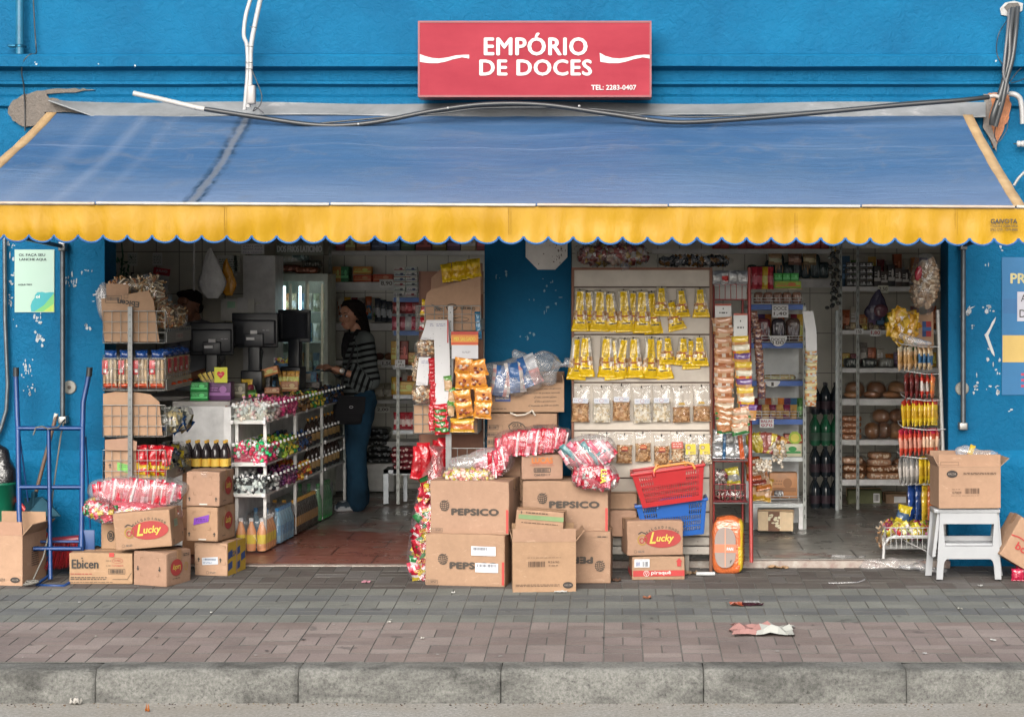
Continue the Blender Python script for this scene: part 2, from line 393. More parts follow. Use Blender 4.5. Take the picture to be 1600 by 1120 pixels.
def zw(py,D=DW): return CZ+(440-py)/F*D
dado=zw(703)
bpart('upper_wall','blue_plaster',lambda m:m.box(-9,9,DW,DW+.31,2.72,6.5))
bpart('pier','blue_plaster',lambda m:m.box(-9,XL,DW,DW+.31,dado,2.72))
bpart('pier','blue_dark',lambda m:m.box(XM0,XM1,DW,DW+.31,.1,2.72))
bpart('pier','blue_plaster',lambda m:m.box(XR,9,DW,DW+.31,dado,2.72))
def rough(m,x0,x1):
    nx=int((x1-x0)/.03); nz=34; v=[];f=[]
    for i in range(nz+1):
        z=.05+(dado-.05)*i/nz
        for j in range(nx+1):
            x=x0+(x1-x0)*j/nx; n_=noise.noise(Vector((x*5,z*7,1)))*.6+noise.noise(Vector((x*17,z*22,5)))*.4
            e=min(1,(dado-z)/.06); v.append((x,DW-.026*e-.003+n_*.012*e,z))
    for i in range(nz):
        for j in range(nx): a=i*(nx+1)+j; f.append((a,a+1,a+nx+2,a+nx+1))
    m.add(v,f,True)
    m.box(x0,x1,DW+.012,DW+.31,.05,dado)
bpart('dado','blue_rough',lambda m:rough(m,-6.5,XL)); bpart('dado','blue_rough',lambda m:rough(m,XR,4.6))
# cornice: moulded profile run along the wall
prof=[(0,zw(84)),(-.115,zw(88)),(-.125,zw(91)),(-.122,zw(107)),(-.10,zw(108.5)),(-.045,zw(112)),(-.035,zw(127)),(-.058,zw(129)),(-.058,zw(133)),(-.022,zw(137)),(-.018,zw(148)),(-.012,zw(151)),(-.03,zw(153)),(-.03,zw(166)),(0,zw(170))]
def corn(m):
    n=120; v=[];f=[]; P=len(prof)
    for i in range(n+1):
        x=-7+i*14/n
        for q,(y,z) in enumerate(prof): v.append((x,DW+y-.001+.002*noise.noise(Vector((x*2,q,0))),z+.004*noise.noise(Vector((x*1.3,q*.3,4)))))
    for i in range(n):
        for q in range(P-1): f.append((i*P+q,i*P+q+1,(i+1)*P+q+1,(i+1)*P+q))
    m.add(v,f)
bpart('cornice','blue_plaster',corn)
vmat('tile',.28,bs=3,bst=.05,var=.3,vs=3)
k=NT('wall_tiles'); br=k.n('TexBrick'); br.offset=0; co=k.co(); sx=k.n('SeparateXYZ'); k.l(co,sx.inputs[0]); cx=k.n('CombineXYZ'); k.l(sx.outputs['X'],cx.inputs[0]); k.l(sx.outputs['Z'],cx.inputs[1])
br.inputs['Scale'].default_value=1; br.inputs['Brick Width'].default_value=.18; br.inputs['Row Height'].default_value=.33; br.inputs['Mortar Size'].default_value=.004
br.inputs['Color1'].default_value=(.78,.77,.68,1); br.inputs['Color2'].default_value=(.72,.70,.62,1); br.inputs['Mortar'].default_value=(.34,.32,.28,1); k.l(cx.outputs[0],br.inputs['Vector'])
k.base(k.mix(1,br.outputs['Color'],k.ramp(k.noise(3,5),[(.3,.7),(.7,1.)]),'MULTIPLY')); k.set(.3); M['walltile']=k.m
k=NT('plain_interior'); k.base(k.ramp(k.noise(2,4),[(.3,(.50,.49,.45)),(.7,(.62,.61,.57))])); k.set(.7); M['interior']=k.m
bpart('interior_wall','walltile',lambda m:m.box(-6,-2.9,16.6,16.7,0,3.2))
bpart('interior_wall','walltile',lambda m:(m.box(-2.9,-.6,18.3,18.4,0,3.2),m.box(-.6,4,17.5,17.6,0,3.2)))
bpart('side_wall','interior',lambda m:(m.box(-6.1,-6,DW+.32,16.6,0,3.2),m.box(3.2,3.3,DW+.32,17.5,0,3.2),m.box(-2.95,-2.9,16.7,18.3,0,3.2),m.box(-.65,-.6,17.6,18.3,0,3.2)))
bpart('ceiling','interior',lambda m:m.box(-6.1,3.3,DW+.32,18.4,3.2,3.3))

def ragged(pts,a=.010,n=5):
    out=[]
    for (x0,z0),(x1,z1) in zip(pts,pts[1:]+pts[:1]):
        for i in range(n):
            t=i/n; x,z=x0+(x1-x0)*t,z0+(z1-z0)*t; out.append((x+a*noise.noise(Vector((x*40,z*40,1))),z+a*noise.noise(Vector((x*40,z*40,7)))))
    return out
def jag(cx,cz,rx,rz,n,seed,rough=.45):
    return [(cx+rx*math.cos(a)*(1+rough*noise.noise(Vector((math.cos(a)*2,math.sin(a)*2,seed)))*1.8),cz+rz*math.sin(a)*(1+rough*noise.noise(Vector((math.cos(a)*2+9,math.sin(a)*2,seed)))*1.8)) for a in [i*math.tau/n for i in range(n)]]
def flakes(name,items,D,c,mat='matte',jit=12):
    mb=MB(c); mb.X=Matrix.Translation((0,-DW,0)); q=0
    for (px,py,sx_,sy_,cnt) in items:
        for i in range(cnt):
            dx,dy=(rnd.gauss(0,sx_),rnd.gauss(0,sy_)) if cnt>1 else (0,0)
            r1=(abs(rnd.gauss(0,1.0))+.5)/246 if cnt>1 else sx_*.75/246; r2=(abs(rnd.gauss(0,1.6))+.5)/246 if cnt>1 else sy_*.8/246
            p=W(px+dx,py+dy,D); q+=1
            pts=jag(p.x,p.z,r1,r2,jit,q*3.3,.6); mb.prism(pts,D,D+.0012)
    return mb.build(name,mat,bld)
flakes('chipped_paint',[(14,385,4,9,14),(16,470,4,8,8),(112,440,5,6,14),(135,424,5,2,5),(136,512,5,3,4),(136,512,3,3,1),(58,500,4,6,8),(62,530,5,7,9),(40,580,5,10,14),(48,608,5,5,9),(58,530,3,6,1),(40,575,2.5,7,1),(150,470,4,3,3),(100,625,3,3,2),(25,500,2,5,2),(20,430,2,12,5)],DW-.0032,(.50,.56,.60))
flakes('chipped_paint',[(1510,490,3,6,5),(1514,485,4,8,1),(1545,485,6,4,6),(1545,478,5,2,1),(1521,512,2,4,4),(1545,545,2,7,3),(1558,573,3,8,6),(1525,598,3,9,8),(1557,612,2,8,6),(1547,616,3,6,2),(1565,385,1,6,3),(1540,415,5,2,2),(1575,640,4,3,2)],DW-.0032,(.50,.56,.60))
mb=MB((.66,.68,.68)); mb.X=Matrix.Translation((0,-DW,0))
def wp(px,py): p=W(px,py,DW); return (p.x,p.z)
mb.prism([wp(*p) for p in [(1556,495),(1550,503),(1546,512),(1541,520),(1538,523),(1541,530),(1545,541),(1549,551),(1554,557),(1553,550),(1548,536),(1544,524),(1549,513),(1554,503)]],DW-.0045,DW-.003)
mb.prism([wp(*p) for p in [(1524,478),(1514,484),(1506,494),(1499,495),(1508,487),(1518,480)]],DW-.0045,DW-.003)
mb.build('chipped_paint','matte',bld)
flakes('chipped_paint',[(790,428,6,5,5),(858,445,6,8,5),(853,480,2,10,4),(835,470,10,3,2),(822,525,8,3,5),(870,470,4,12,3)],DW-.0032,(.25,.42,.5))
flakes('chipped_paint',[(30,98,20,4,3),(250,100,120,2,2),(1560,98,12,4,2)],DW-.126,(.55,.62,.66))
# bare render patch, top corner beside the awning
mb=MB((.125,.10,.08)); mb.X=Matrix.Translation((0,-DW,0))
mb.prism(ragged([wp(*p) for p in [(150,142),(120,139),(72,141),(40,148),(20,160),(14,176),(22,190),(38,199),(60,197),(84,190),(70,176),(110,176),(158,181),(140,170),(110,160),(78,154),(76,148)]]),DW-.034,DW-.001)
mb.build('bare_render','food',bld)
mb=MB((.5,.17,.05)); mb.X=Matrix.Translation((0,-DW,0))
mb.prism(ragged([wp(*p) for p in [(1537,150),(1545,146),(1560,146),(1575,150),(1579,165),(1574,185),(1566,205),(1556,226),(1551,232),(1547,218),(1538,200),(1535,170)]]),DW-.036,DW-.001)
mb.build('exposed_brick','food',bld)
mb=MB((.22,.19,.17)); mb.X=Matrix.Translation((0,-DW,0))
mb.prism([wp(*p) for p in [(1535,148),(1546,149),(1548,165),(1543,184),(1551,210),(1556,226),(1555,238),(1548,222),(1534,200),(1537,168)]],DW-.040,DW-.03)
mb.prism([wp(*p) for p in [(1562,14),(1570,5),(1584,2),(1598,6),(1597,17),(1588,23),(1574,26),(1564,24)]],DW-.012,DW-.001,c=(.5,.5,.5))
mb.prism([wp(*p) for p in [(1568,12),(1575,6),(1590,5),(1594,12),(1586,19),(1574,20)]],DW-.014,DW-.010,c=(.10,.09,.08))
mb.build('broken_plaster','food',bld)
for p_,D_ in (((109,605),DW),((1503,607),DW)):
    p=W(*p_,D_); mb=MB((.42,.42,.38)); mb.X=Matrix.Translation((p.x,-.006,p.z))@Matrix.Rotation(R(90),4,'X'); mb.lathe([(.042,-.004),(.044,0),(.036,.005)],18); mb.lathe([(.012,.004),(.012,.009)],8,c=(.1,.08,.07)); mb.build('round_cover_plate','matte',bld)

# ---------------- awning ----------------
YF=F/289.0; ZFt=CZ+(440-321)/289; XF0=(-82-960)/289; XF1=(1603-960)/289
YB=DW-.05; ZB=CZ+(440-178)/246; XB0=(76-960)/246; XB1=(1516-960)/246
aw=thing('awning','faded blue canvas awning with scalloped yellow valance over the shop front','awning',(0,YF,ZFt))
def rel(mb): mb.X=Matrix.Translation((0,-YF,-ZFt)); return mb
k=NT('canvas_blue'); co=k.co(); sx=k.n('SeparateXYZ'); k.l(co,sx.inputs[0])
n1=k.noise(1.6,6,.6,k.co(sc=(.35,1,1))); n2=k.noise(5,6,.7,k.co(sc=(.15,2,2)),.4)
b=k.ramp(n1,[(.2,(.014,.058,.150)),(.5,(.034,.084,.176)),(.8,(.064,.110,.186))]); b=k.mix(k.ramp(n2,[(.5,0.),(.75,.35)]),b,(.15,.20,.30))
# paler band towards the front bar
fy=k.ramp(k.math('ADD',k.math('MULTIPLY',sx.outputs['Y'],.5),k.math('MULTIPLY',n2,.25)),[(.1,1.),(.55,0.)]); b=k.mix(k.math('MULTIPLY',fy,.38),b,(.22,.26,.36))
# rusty run-off streak with dark edges
u=k.math('SUBTRACT',sx.outputs['X'],k.math('ADD',k.math('MULTIPLY',sx.outputs['Y'],-.0115),-2.295)); u=k.math('ADD',u,k.math('MULTIPLY',k.math('SUBTRACT',k.noise(6,5,.7),.5),.05)); au=k.math('ABSOLUTE',u)
b=k.mix(k.math('MULTIPLY',k.ramp(au,[(.0,.0),(.012,.3),(.030,1.),(.062,0.)]),k.ramp(k.noise(9,4,.7),[(.38,.15),(.55,1.)])),b,(.008,.022,.045))
b=k.mix(k.ramp(au,[(.0,.8),(.014,.6),(.026,0.)]),b,(.12,.125,.135))
for xc,ww,st_ in ((-3.05,.06,.25),(-3.3,.1,.18),(-2.85,.05,.12)):
    u2=k.math('ABSOLUTE',k.math('ADD',k.math('SUBTRACT',sx.outputs['X'],xc),k.math('MULTIPLY',sx.outputs['Y'],-.05)))
    b=k.mix(k.ramp(u2,[(0.,st_),(ww,0.)]),b,(.22,.25,.31))
# faint cross-wise weld seam and grey grime
sm_=k.ramp(k.math('ABSOLUTE',k.math('SUBTRACT',sx.outputs['Y'],1.28)),[(0,.35),(.012,0.)]); b=k.mix(sm_,b,(.18,.23,.32))
b=k.mix(k.ramp(k.noise(3,6,.7,None,1.0),[(.54,0.),(.68,.5)]),b,(.10,.125,.175))
k.base(b); k.set(.55,spec=.35); k.bump(k.math('ADD',k.noise(1.5,3,.5,k.co(sc=(.5,1.5,1))),k.math('MULTIPLY',k.noise(14,5,.6,k.co(sc=(.3,2,1)),1.0),.35)),.55,.05); M['canvasblue']=k.m
k=NT('canvas_yellow'); n1=k.noise(2.5,5,.6,k.co(sc=(1,1,.5)))
b=k.ramp(n1,[(.25,(.255,.135,.002)),(.8,(.335,.195,.004))]); b=k.mix(k.ramp(k.noise(6,6,.7,None,.7),[(.6,0.),(.8,.35)]),b,(.42,.20,.02)); k.base(b); k.set(.5,spec=.3)
k.bump(k.math('ADD',k.noise(3.5,4,.6,k.co(sc=(1,1,.35)),.5),k.math('MULTIPLY',k.noise(16,4,.6,None,.8),.12)),.4,.04); M['canvasyellow']=k.m
k=NT('trim_beige'); k.base(k.ramp(k.noise(8,5),[(.3,(.30,.19,.09)),(.7,(.42,.29,.15))])); k.set(.6); M['trimbeige']=k.m
def awpt(u,v):
    x=(XB0+(XB1-XB0)*u)*(1-v)+(XF0+(XF1-XF0)*u)*v; y=YB+(YF-YB)*v; z=ZB+(ZFt-ZB)*v
    z-=.035*math.sin(math.pi*v)*(1-.4*math.cos(u*math.tau*3)); z+=(.012*noise.noise(Vector((u*14,v*3,2)))+.007*noise.noise(Vector((u*40+v*9,v*5,6)))+.004*noise.noise(Vector((u*30,v*22,8))))*math.sin(math.pi*v)**.6+.016*abs(math.sin(u*math.pi*5))**3*0
    z-= .022*v*(u-.5)
    return x,y,z
mb=rel(MB()); NX,NY=90,24; v=[awpt(i/NX,j/NY) for j in range(NY+1) for i in range(NX+1)]
f=[(j*(NX+1)+i,(j+1)*(NX+1)+i,(j+1)*(NX+1)+i+1,j*(NX+1)+i+1) for j in range(NY) for i in range(NX)]
f2=[tuple(q+len(v) for q in reversed(t)) for t in f]; v2=[(a,b_+.0,c_-.003) for a,b_,c_ in v]
mb.add(v+v2,f+f2,True); mb.build('canopy','canvasblue',aw)
for u0,u1 in ((0,.0105),(.9895,1)):
    mb=rel(MB()); n=24
    v=[(awpt(u0,j/n)[0],awpt(u0,j/n)[1],awpt(u0,j/n)[2]+.006) for j in range(n+1)]+[(awpt(u1,j/n)[0],awpt(u1,j/n)[1],awpt(u1,j/n)[2]+.006) for j in range(n+1)]
    mb.add(v+[(a,b_,c_-.02) for a,b_,c_ in v],[(j,j+1,n+2+j,n+1+j) for j in range(n)]+[(j,2*n+2+j,2*n+3+j,j+1) for j in range(n)]+[(n+1+j,n+2+j,3*n+4+j,3*n+3+j) for j in range(n)],True); mb.build('edge_binding','trimbeige',aw)
# valance with scalloped hem
ZV=58/289; pitch=38.7/289
def vz(u,t): return -.022*(u-.5)
mb=rel(MB()); tr=rel(MB(C('#3f78bd',.8))); n_s=int((XF1-XF0)/pitch); X0=(5.5-960)/289-3*pitch
xs=[];s_=0
mbv=[];mbf=[]; sub=12; cols=0
x=X0; allx=[]
while x<XF1-.005:
    for q in range(sub): allx.append((x+pitch*q/sub,q/sub))
    x+=pitch
allx=[a for a in allx if a[0]<=XF1]+[(XF1,0)]
allx=[a for a in allx if a[0]>=XF0]
rows=8
def vy(x,t): return YF-.006-.020*t*t*0+ (.026*noise.noise(Vector((x*1.9,t*1.2,3)))+.014*noise.noise(Vector((x*7,t*.8,9)))+.006*math.sin(x*math.tau/pitch*1+.8))*(.15+t)+.010*t
for x,ph in allx:
    u=(x-XF0)/(XF1-XF0); zt=ZFt-.022*(u-.5)-.006
    hem=ZV+.006*noise.noise(Vector((x*9,1,1)))-.038*(1-math.sin(math.pi*ph)**.6) if 0<ph<1 else ZV-.038
    for r_ in range(rows+1):
        t=r_/rows; mbv.append((x,vy(x,t),zt-hem*t))
P=rows+1
mb.add(mbv,[(i*P+r_+1,(i+1)*P+r_+1,(i+1)*P+r_,i*P+r_) for i in range(len(allx)-1) for r_ in range(rows)],True); mb.build('valance','canvasyellow',aw)
for i in range(len(allx)-1):
    a,b_=Vector(mbv[i*P+rows]),Vector(mbv[(i+1)*P+rows]); tr.tube([a,b_],.0062,6,cap=False)
tr.build('hem_trim','cloth',aw)
mb=rel(MB((.62,.60,.55)))
xx=XF0
while xx<XF1:
    L=rnd.uniform(.7,1.3); x2=min(XF1,xx+L); u=lambda x:(x-XF0)/(XF1-XF0)
    mb.tube([(xx,YF-.014,ZFt-.022*(u(xx)-.5)+.004),(x2-.01,YF-.014,ZFt-.022*(u(x2)-.5)+.002)],.009,6,c=(.62,.58,.52) if rnd.random()<.6 else (.55,.45,.36)); xx=x2
mb.build('front_bar','paint',aw)
mb=rel(MB((.30,.16,.02)))
for px in (351,795,1242,1492):
    x=(px-960)/289; mb.line([(x,ZFt-.01),(x,ZFt-.16)],.0022,y=vy(x,.3)-.004); mb.line([(x+.012,ZFt-.01),(x+.012,ZFt-.16)],.0012,y=vy(x,.3)-.004)
mb.build('seam','cloth',aw)
mb=rel(MB()); x=(1568-960)/289; z=lambda py:CZ+(440-py)/289
yy=YF-.016
textmb(mb,'GAIVOTA',x,z(346),.145,.026,yy,INK,.03); textmb(mb,'TOLDOS E COBERTURAS',x,z(353.5),.148,.013,yy,INK,.01); textmb(mb,'2962-2730 / 5670-8880',x,z(359),.148,.013,yy,INK,.01)
mb.build('lettering','matte',aw)
# grey sheet-metal flashing above the canvas
k=NT('flashing'); k.base(k.ramp(k.noise(6,6,.7,k.co(sc=(.5,1,1)),.5),[(.3,(.11,.12,.125)),(.6,(.18,.19,.20)),(.8,(.4,.4,.4))])); k.set(.5,.2); k.bump(k.noise(9,4),.4,.01); M['flash']=k.m
mb=rel(MB()); n=60; top=[];bot=[]
for i in range(n+1):
    px=76+(1540-76)*i/n; yt=155+min(1,(px-76)/150)*6+2*math.sin(px*.013)+(6 if px>1400 else 0)*(px-1400)/140*-.5; yb=183 if px>150 else 157+(px-76)*.35
    yb=min(yb,181+3*math.sin(px*.01)); a=W(px,yt,DW-.04); b_=W(px,yb,DW-.11); top.append(tuple(a)); bot.append(tuple(b_))
mb.add(top+bot,[(n+1+i,n+2+i,i+1,i) for i in range(n)],True)
mb.tube([(p[0],p[1],p[2]-.002) for p in bot],.006,6,c=(.6,.6,.6))
mb.build('flashing','flash',aw)
# support arms: wall tube and folding arm each side
for px,top_,bot_ in ((98,385,655),(1505,383,665)):
    a=W(px,top_,DW-.06); b_=W(px,bot_,DW-.06); mb=rel(MB((.18,.20,.22)))
    mb.tube([a,b_],.0165,10); mb.lathe([(.001,0)],3) if 0 else None
    fx=(a.x+ (-.28 if px<500 else .26), YF+.06, ZFt-.06)
    mb.tube([a,(fx[0],fx[1],fx[2])],.014,8)
    mb.X=mb.X@Matrix.Translation(a); mb.rbox(-.022,.022,-.03,.05,-.03,.03,.006,c=(.30,.31,.32)); mb.X=Matrix.Translation((0,-YF,-ZFt))@Matrix.Translation(b_)
    mb.rbox(-.026,.026,-.02,.055,-.026,.02,.006,c=(.5,.5,.48))
    mb.build('support_arm','metal',aw)

# ---------------- sign ----------------
DS=13.12; sc_=F/DS; x0,x1=(653-960)/sc_,(1018-960)/sc_; zt,zb=CZ+(440-33)/sc_,CZ+(440-152)/sc_
sg=thing('shop_sign','red rectangular shop name board with white lettering above the awning','sign',((x0+x1)/2,DS,zb))
w_=(x1-x0)/2; h_=zt-zb
k=NT('sign_red'); k.base(k.ramp(k.noise(2.2,5,.6,k.co(sc=(1,1,2.5))),[(.3,(.205,.017,.030)),(.7,(.255,.028,.042))])); k.set(.6,spec=.12); k.bump(k.noise(2.5,3,.5,k.co(sc=(6,1,.6))),.12,.02); M['signred']=k.m
MB().box(-w_+.012,w_-.012,.004,.2,.012,h_-.012).build('panel','signred',sg)
m=MB((.27,.025,.04)); m.box(-w_,w_,0,.21,0,.012); m.box(-w_,w_,0,.21,h_-.012,h_); m.box(-w_,-w_+.012,0,.21,.012,h_-.012); m.box(w_-.012,w_,0,.21,.012,h_-.012)
m.rbox(-.5,-.44,.2,.31,.1,.16); m.rbox(.44,.5,.2,.31,.1,.16); m.build('frame','paint',sg)
WH=(.72,.70,.70); L=lambda px,py:((px-835.5)/sc_,(152-py)/sc_)
m=MB(WH)
a=L(837,72.5); heavy(m,'EMPÓRIO',a[0],a[1]+.012,160/sc_,34/sc_,-.001,WH,t=.0045,sp=1.08)
a=L(837,106); heavy(m,'DE DOCES',a[0],a[1],174/sc_,24/sc_,-.001,WH,t=.0045,sp=1.08)
a=L(959,137); heavy(m,'TEL: 2283-0407',a[0],a[1],70/sc_,7.5/sc_,-.001,WH,t=.001)
m.build('lettering','paint',sg)
m=MB(WH)
for ox in (0,282):
    up=[(656,85),(664,88),(675,91),(686,92),(700,90),(712,87),(724,86),(733,86)]; lo=[(733,92),(729,91),(722,90),(708,93),(695,97),(684,99),(670,99),(656,97)]
    up2=up if ox==0 else [(655,83)]+up[1:]
    P_=[L(px+ox,py) for px,py in up2+lo]; n=len(up2)
    for i in range(n-1):
        a,b_=P_[i],P_[i+1]; c_,d_=P_[len(P_)-2-i],P_[len(P_)-1-i]
        m.quad((a[0],.001,a[1]),(d_[0],.001,d_[1]),(c_[0],.001,c_[1]),(b_[0],.001,b_[1]))
m.build('wave_stripe','paint',sg)
# ---------------- cartons ----------------
CB=C('#d0a98c',.80)
def cardcol(): 
    k_=rnd.uniform(.84,1.08); return (CB[0]*k_,CB[1]*k_*rnd.uniform(.97,1.02),CB[2]*k_*rnd.uniform(.92,1.04))
def carton(label,anchor,w,d,h,rz=0,D=None,side='l',ry=0,rx=0,group='cardboard cartons on the pavement',opened=None,col=None,prints=None,tape=True,name='cardboard_box',cat='cardboard box'):
    """anchor: pixel of the front bottom corner (side l or r); D: depth of that corner when it does not stand on the pavement"""
    p=G(*anchor) if D is None else W(anchor[0],anchor[1],D)
    rot=Euler((R(rx),R(ry),R(rz))); lc=Vector((-w/2 if side=='l' else w/2,-d/2,0)); lc.rotate(rot)
    o=thing(name,label,cat,p-lc,(rx,ry,rz),group); c=col or cardcol(); dk=tuple(q*.92 for q in c)
    m=MB(c); n=rnd.random()*50; j=lambda x,y,z:(x+.003*noise.noise(Vector((x*9+n,y*9,z*9))),y+.003*noise.noise(Vector((x*9,y*9+n,z*9))),z+(.003*noise.noise(Vector((x*9,y*9,z*9+n))) if z>.01 else 0))
    if not opened:
        m.rbox(-w/2,w/2,-d/2,d/2,0,h,.005); 
        bm=bmesh.new(); vs_=[bm.verts.new(q) for q in m.v]; [bm.faces.new([vs_[i_] for i_ in f_]) for f_ in m.f]; bmesh.ops.subdivide_edges(bm,edges=[e_ for e_ in bm.edges if e_.calc_length()>.05],cuts=9,use_grid_fill=True)
        bm.verts.index_update(); m=MB(c); cx_=[rnd.uniform(0,.009) for _ in range(8)]
        def dent(q):
            q=Vector(q); u_,v_,w_=abs(q.x)/(w/2),abs(q.y)/(d/2),abs(q.z-h/2)/(h/2); k8=(q.x>0)+2*(q.y>0)+4*(q.z>h/2)
            e_=max(0,u_+v_+w_-2.55)/.45; s_=1-e_*cx_[k8]*12*.5 if q.z>.01 else 1
            b_=.0032*noise.noise(q*7+Vector((n,0,0)))+.0012*noise.noise(q*26+Vector((0,n,0)))
            return Vector((q.x*(1+(b_/w*2 if u_>.97 else 0)),q.y*(1+(b_/d*2 if v_>.97 else 0)),q.z+(b_ if w_>.97 and q.z>.01 else 0)-(e_*cx_[k8] if q.z>h/2 else 0)))
        m.add([dent(v_.co) for v_ in bm.verts],[tuple(x_.index for x_ in f_.verts) for f_ in bm.faces],True); bm.free(); body=m.build('body','card',o)
        t=MB(tuple(q*.55 for q in c)); t.box(-w/2+.004,w/2-.004,-.0012,.0012,h+.0004,h+.0026); t.build('seam','matte',o)
        if tape:
            t=MB(C('#b98f6b',.8)); t.box(-w/2-.0015,w/2+.0015,-.024,.024,h+.001,h+.0034); t.box(-w/2-.0045,-w/2-.0032,-.024,.024,h-.06,h+.0034); t.box(w/2+.0032,w/2+.0045,-.024,.024,h-.06,h+.0034); t.build('tape','plastic',o)
    else:
        t=.004; m.box(-w/2,w/2,-d/2,d/2,0,t)
        m.box(-w/2,w/2,-d/2,-d/2+t,t,h); m.box(-w/2,w/2,d/2-t,d/2,t,h); m.box(-w/2,-w/2+t,-d/2+t,d/2-t,t,h); m.box(w/2-t,w/2,-d/2+t,d/2-t,t,h); body=m.build('body','card',o)
        fl=opened; L=d*.42
        for key,(ang,ln) in fl.items():
            m=MB(tuple(q*rnd.uniform(.95,1.05) for q in c))
            if key=='f': m.at((0,-d/2,h),(ang,0,0)); m.box(-w/2,w/2,-.0,t,.001,ln)
            if key=='b': m.at((0,d/2,h),(-ang,0,0)); m.box(-w/2,w/2,-t,0,.001,ln)
            if key=='r': m.at((w/2,0,h),(0,ang,0)); m.box(-t,0,-d/2+.004,d/2-.004,.001,ln)
            if key=='l': m.at((-w/2,0,h),(0,-ang,0)); m.box(0,t,-d/2+.004,d/2-.004,.001,ln)
            m.build('flap','card',o)
    if prints:
        P={}
        def pen(mat='matte',name='printing',face='f'):
            key=(mat,name,face)
            if key not in P:
                q=MB(INK)
                if face=='f': q.at((0,-d/2-.0050,0))
                if face=='r': q.at((w/2+.0050,0,0),(0,0,90))
                if face=='l': q.at((-w/2-.0045,0,0),(0,0,-90))
                P[key]=q
            return P[key]
        prints(pen,w,d,h)
        for (mat,nm,face),q in P.items():
            if q.f: q.build(nm,mat,o)
    return o
def barcode(m,x,z,w,h,c=INK,y=0,n=22):
    xx=x-w/2
    for i in range(n):
        a=w/n*rnd.uniform(.25,.75); m.rect(xx,z-h/2,xx+a,z+h/2,y,c); xx+=w/n
def scrib(m,x,z,w,h,c=INK,y=0,rows=1):
    "lines of small print too fine to read"
    for r_ in range(rows):
        xx=x-w/2; zz=z+h/2-(r_+.5)*h/rows
        while xx<x+w/2:
            a=rnd.uniform(.008,.025); m.rect(xx,zz-h/rows*.22,min(xx+a,x+w/2),zz+h/rows*.22,y,c); xx+=a+.005
def arrow(m,x,z,s,c=INK,up=1,y=0):
    m.poly([(x-s*.5,y,z),(x+s*.5,y,z),(x,y,z+s*.7*up)],c=c); m.rect(x-s*.17,min(z,z-s*up*.8),x+s*.17,max(z,z-s*up*.8),y,c)
def globe(m,x,z,r,c=INK,y=0):
    for i in range(5):
        a=-.75+i*.375; ww=math.sqrt(1-a*a)*r*.95; pts=[(x-ww+2*ww*t/8,z+a*r-math.sin(math.pi*t/8)*r*.22+r*.12+(2*t/8-1)*r*.12) for t in range(9)]; m.line(pts,r*.13,y,c)
    for i in range(5):
        a=-.8+i*.4; pts=[(x+a*r*math.cos(math.pi*(t/8-.5))*1.0+math.sin(math.pi*(t/8-.5))*-.1*r,z+math.sin(math.pi*(t/8-.5))*r*.95) for t in range(9)]; m.line(pts,r*.10,y-.0003,c)
def fragile(m,x,z): m.ring(x,z,.009,.009,.0015); scrib(m,x+.035,z,.04,.014,tuple(q*3 for q in INK),0,2)
def corners(m,w,z0,z1):
    t=.0018; c=C('#9a7355',.7)
    for sx in(-1,1):
        for zz,dz in((z0,1),(z1,-1)): m.line([(sx*w/2-sx*.018,zz),(sx*w/2,zz),(sx*w/2,zz+dz*.018)],t,0,c)
RD=C('#b8403e',.9); YL=C('#e8cf5a',.9)
def lucky(m,x,z,s,txt='Lucky',yoff=0):
    "red oval with slanted yellow lettering, curved small caps above"
    m.ell(x,z,s*.62,s*.30,0,c=RD); 
    textmb(m,txt[0],x-s*.33,z+s*.03,s*.22,s*.38,-.0006,YL,bold=.02,shear=.3); textmb(m,txt[1:],x+s*.09,z-s*.01,s*.58,s*.30,-.0006,YL,bold=.02,shear=.25)
    heavy(m,txt[1:],x+s*.09,z-s*.01,s*.58,s*.30,-.0010,YL,t=.0015,shear=.25)
def salg(m,x,z,s):
    t='SALGADINHOS'
    for i,ch in enumerate(t):
        a=R(62-i*124/10+0)*.9; textmb(m,ch,x+s*.62*math.sin(-a)*1.0,z+s*.40*math.cos(a)-s*.02,s*(.018 if ch=='I' else .062),s*.085,-.0012,INK,.01,rot=math.degrees(a)*.55)
def pr_lucky(pen,w,d,h):
    m=pen(); s=.20
    lucky(m,.045,h*.48,.185); salg(m,.045,h*.48,.185); fragile(m,-w/2+.05,.025)
    c=C('#c39a3c',.8); m.line([(-.105,h*.62),(-.085,h*.68),(-.055,h*.62)],.006,0,INK)   # plain swirl beside the oval
    m.ring(-.080,h*.45,.030,.032,.006,c=c); m.ring(-.083,h*.43,.015,.017,.005,-.0004,c=RD)
g1='small cartons piled by the hand truck'
carton('open cardboard box with raised flaps beside the blue hand truck',(35,915),.52,.34,.30,-9,side='r',opened={'f':(8,.085),'b':(-3,.11),'r':(42,.09)},group=g1,
  prints=lambda pen,w,d,h:(pen().ell(w/2-.045,.035,.030,.017,c=C('#3c3431',.8)),textmb(pen(),'ARCOR',w/2-.045,.035,.042,.010,-.0006,(.4,.33,.27)),scrib(pen(),w/2-.16,.035,.10,.02,rows=2),scrib(pen(face='r'),0,.16,.10,.12,rows=9)))
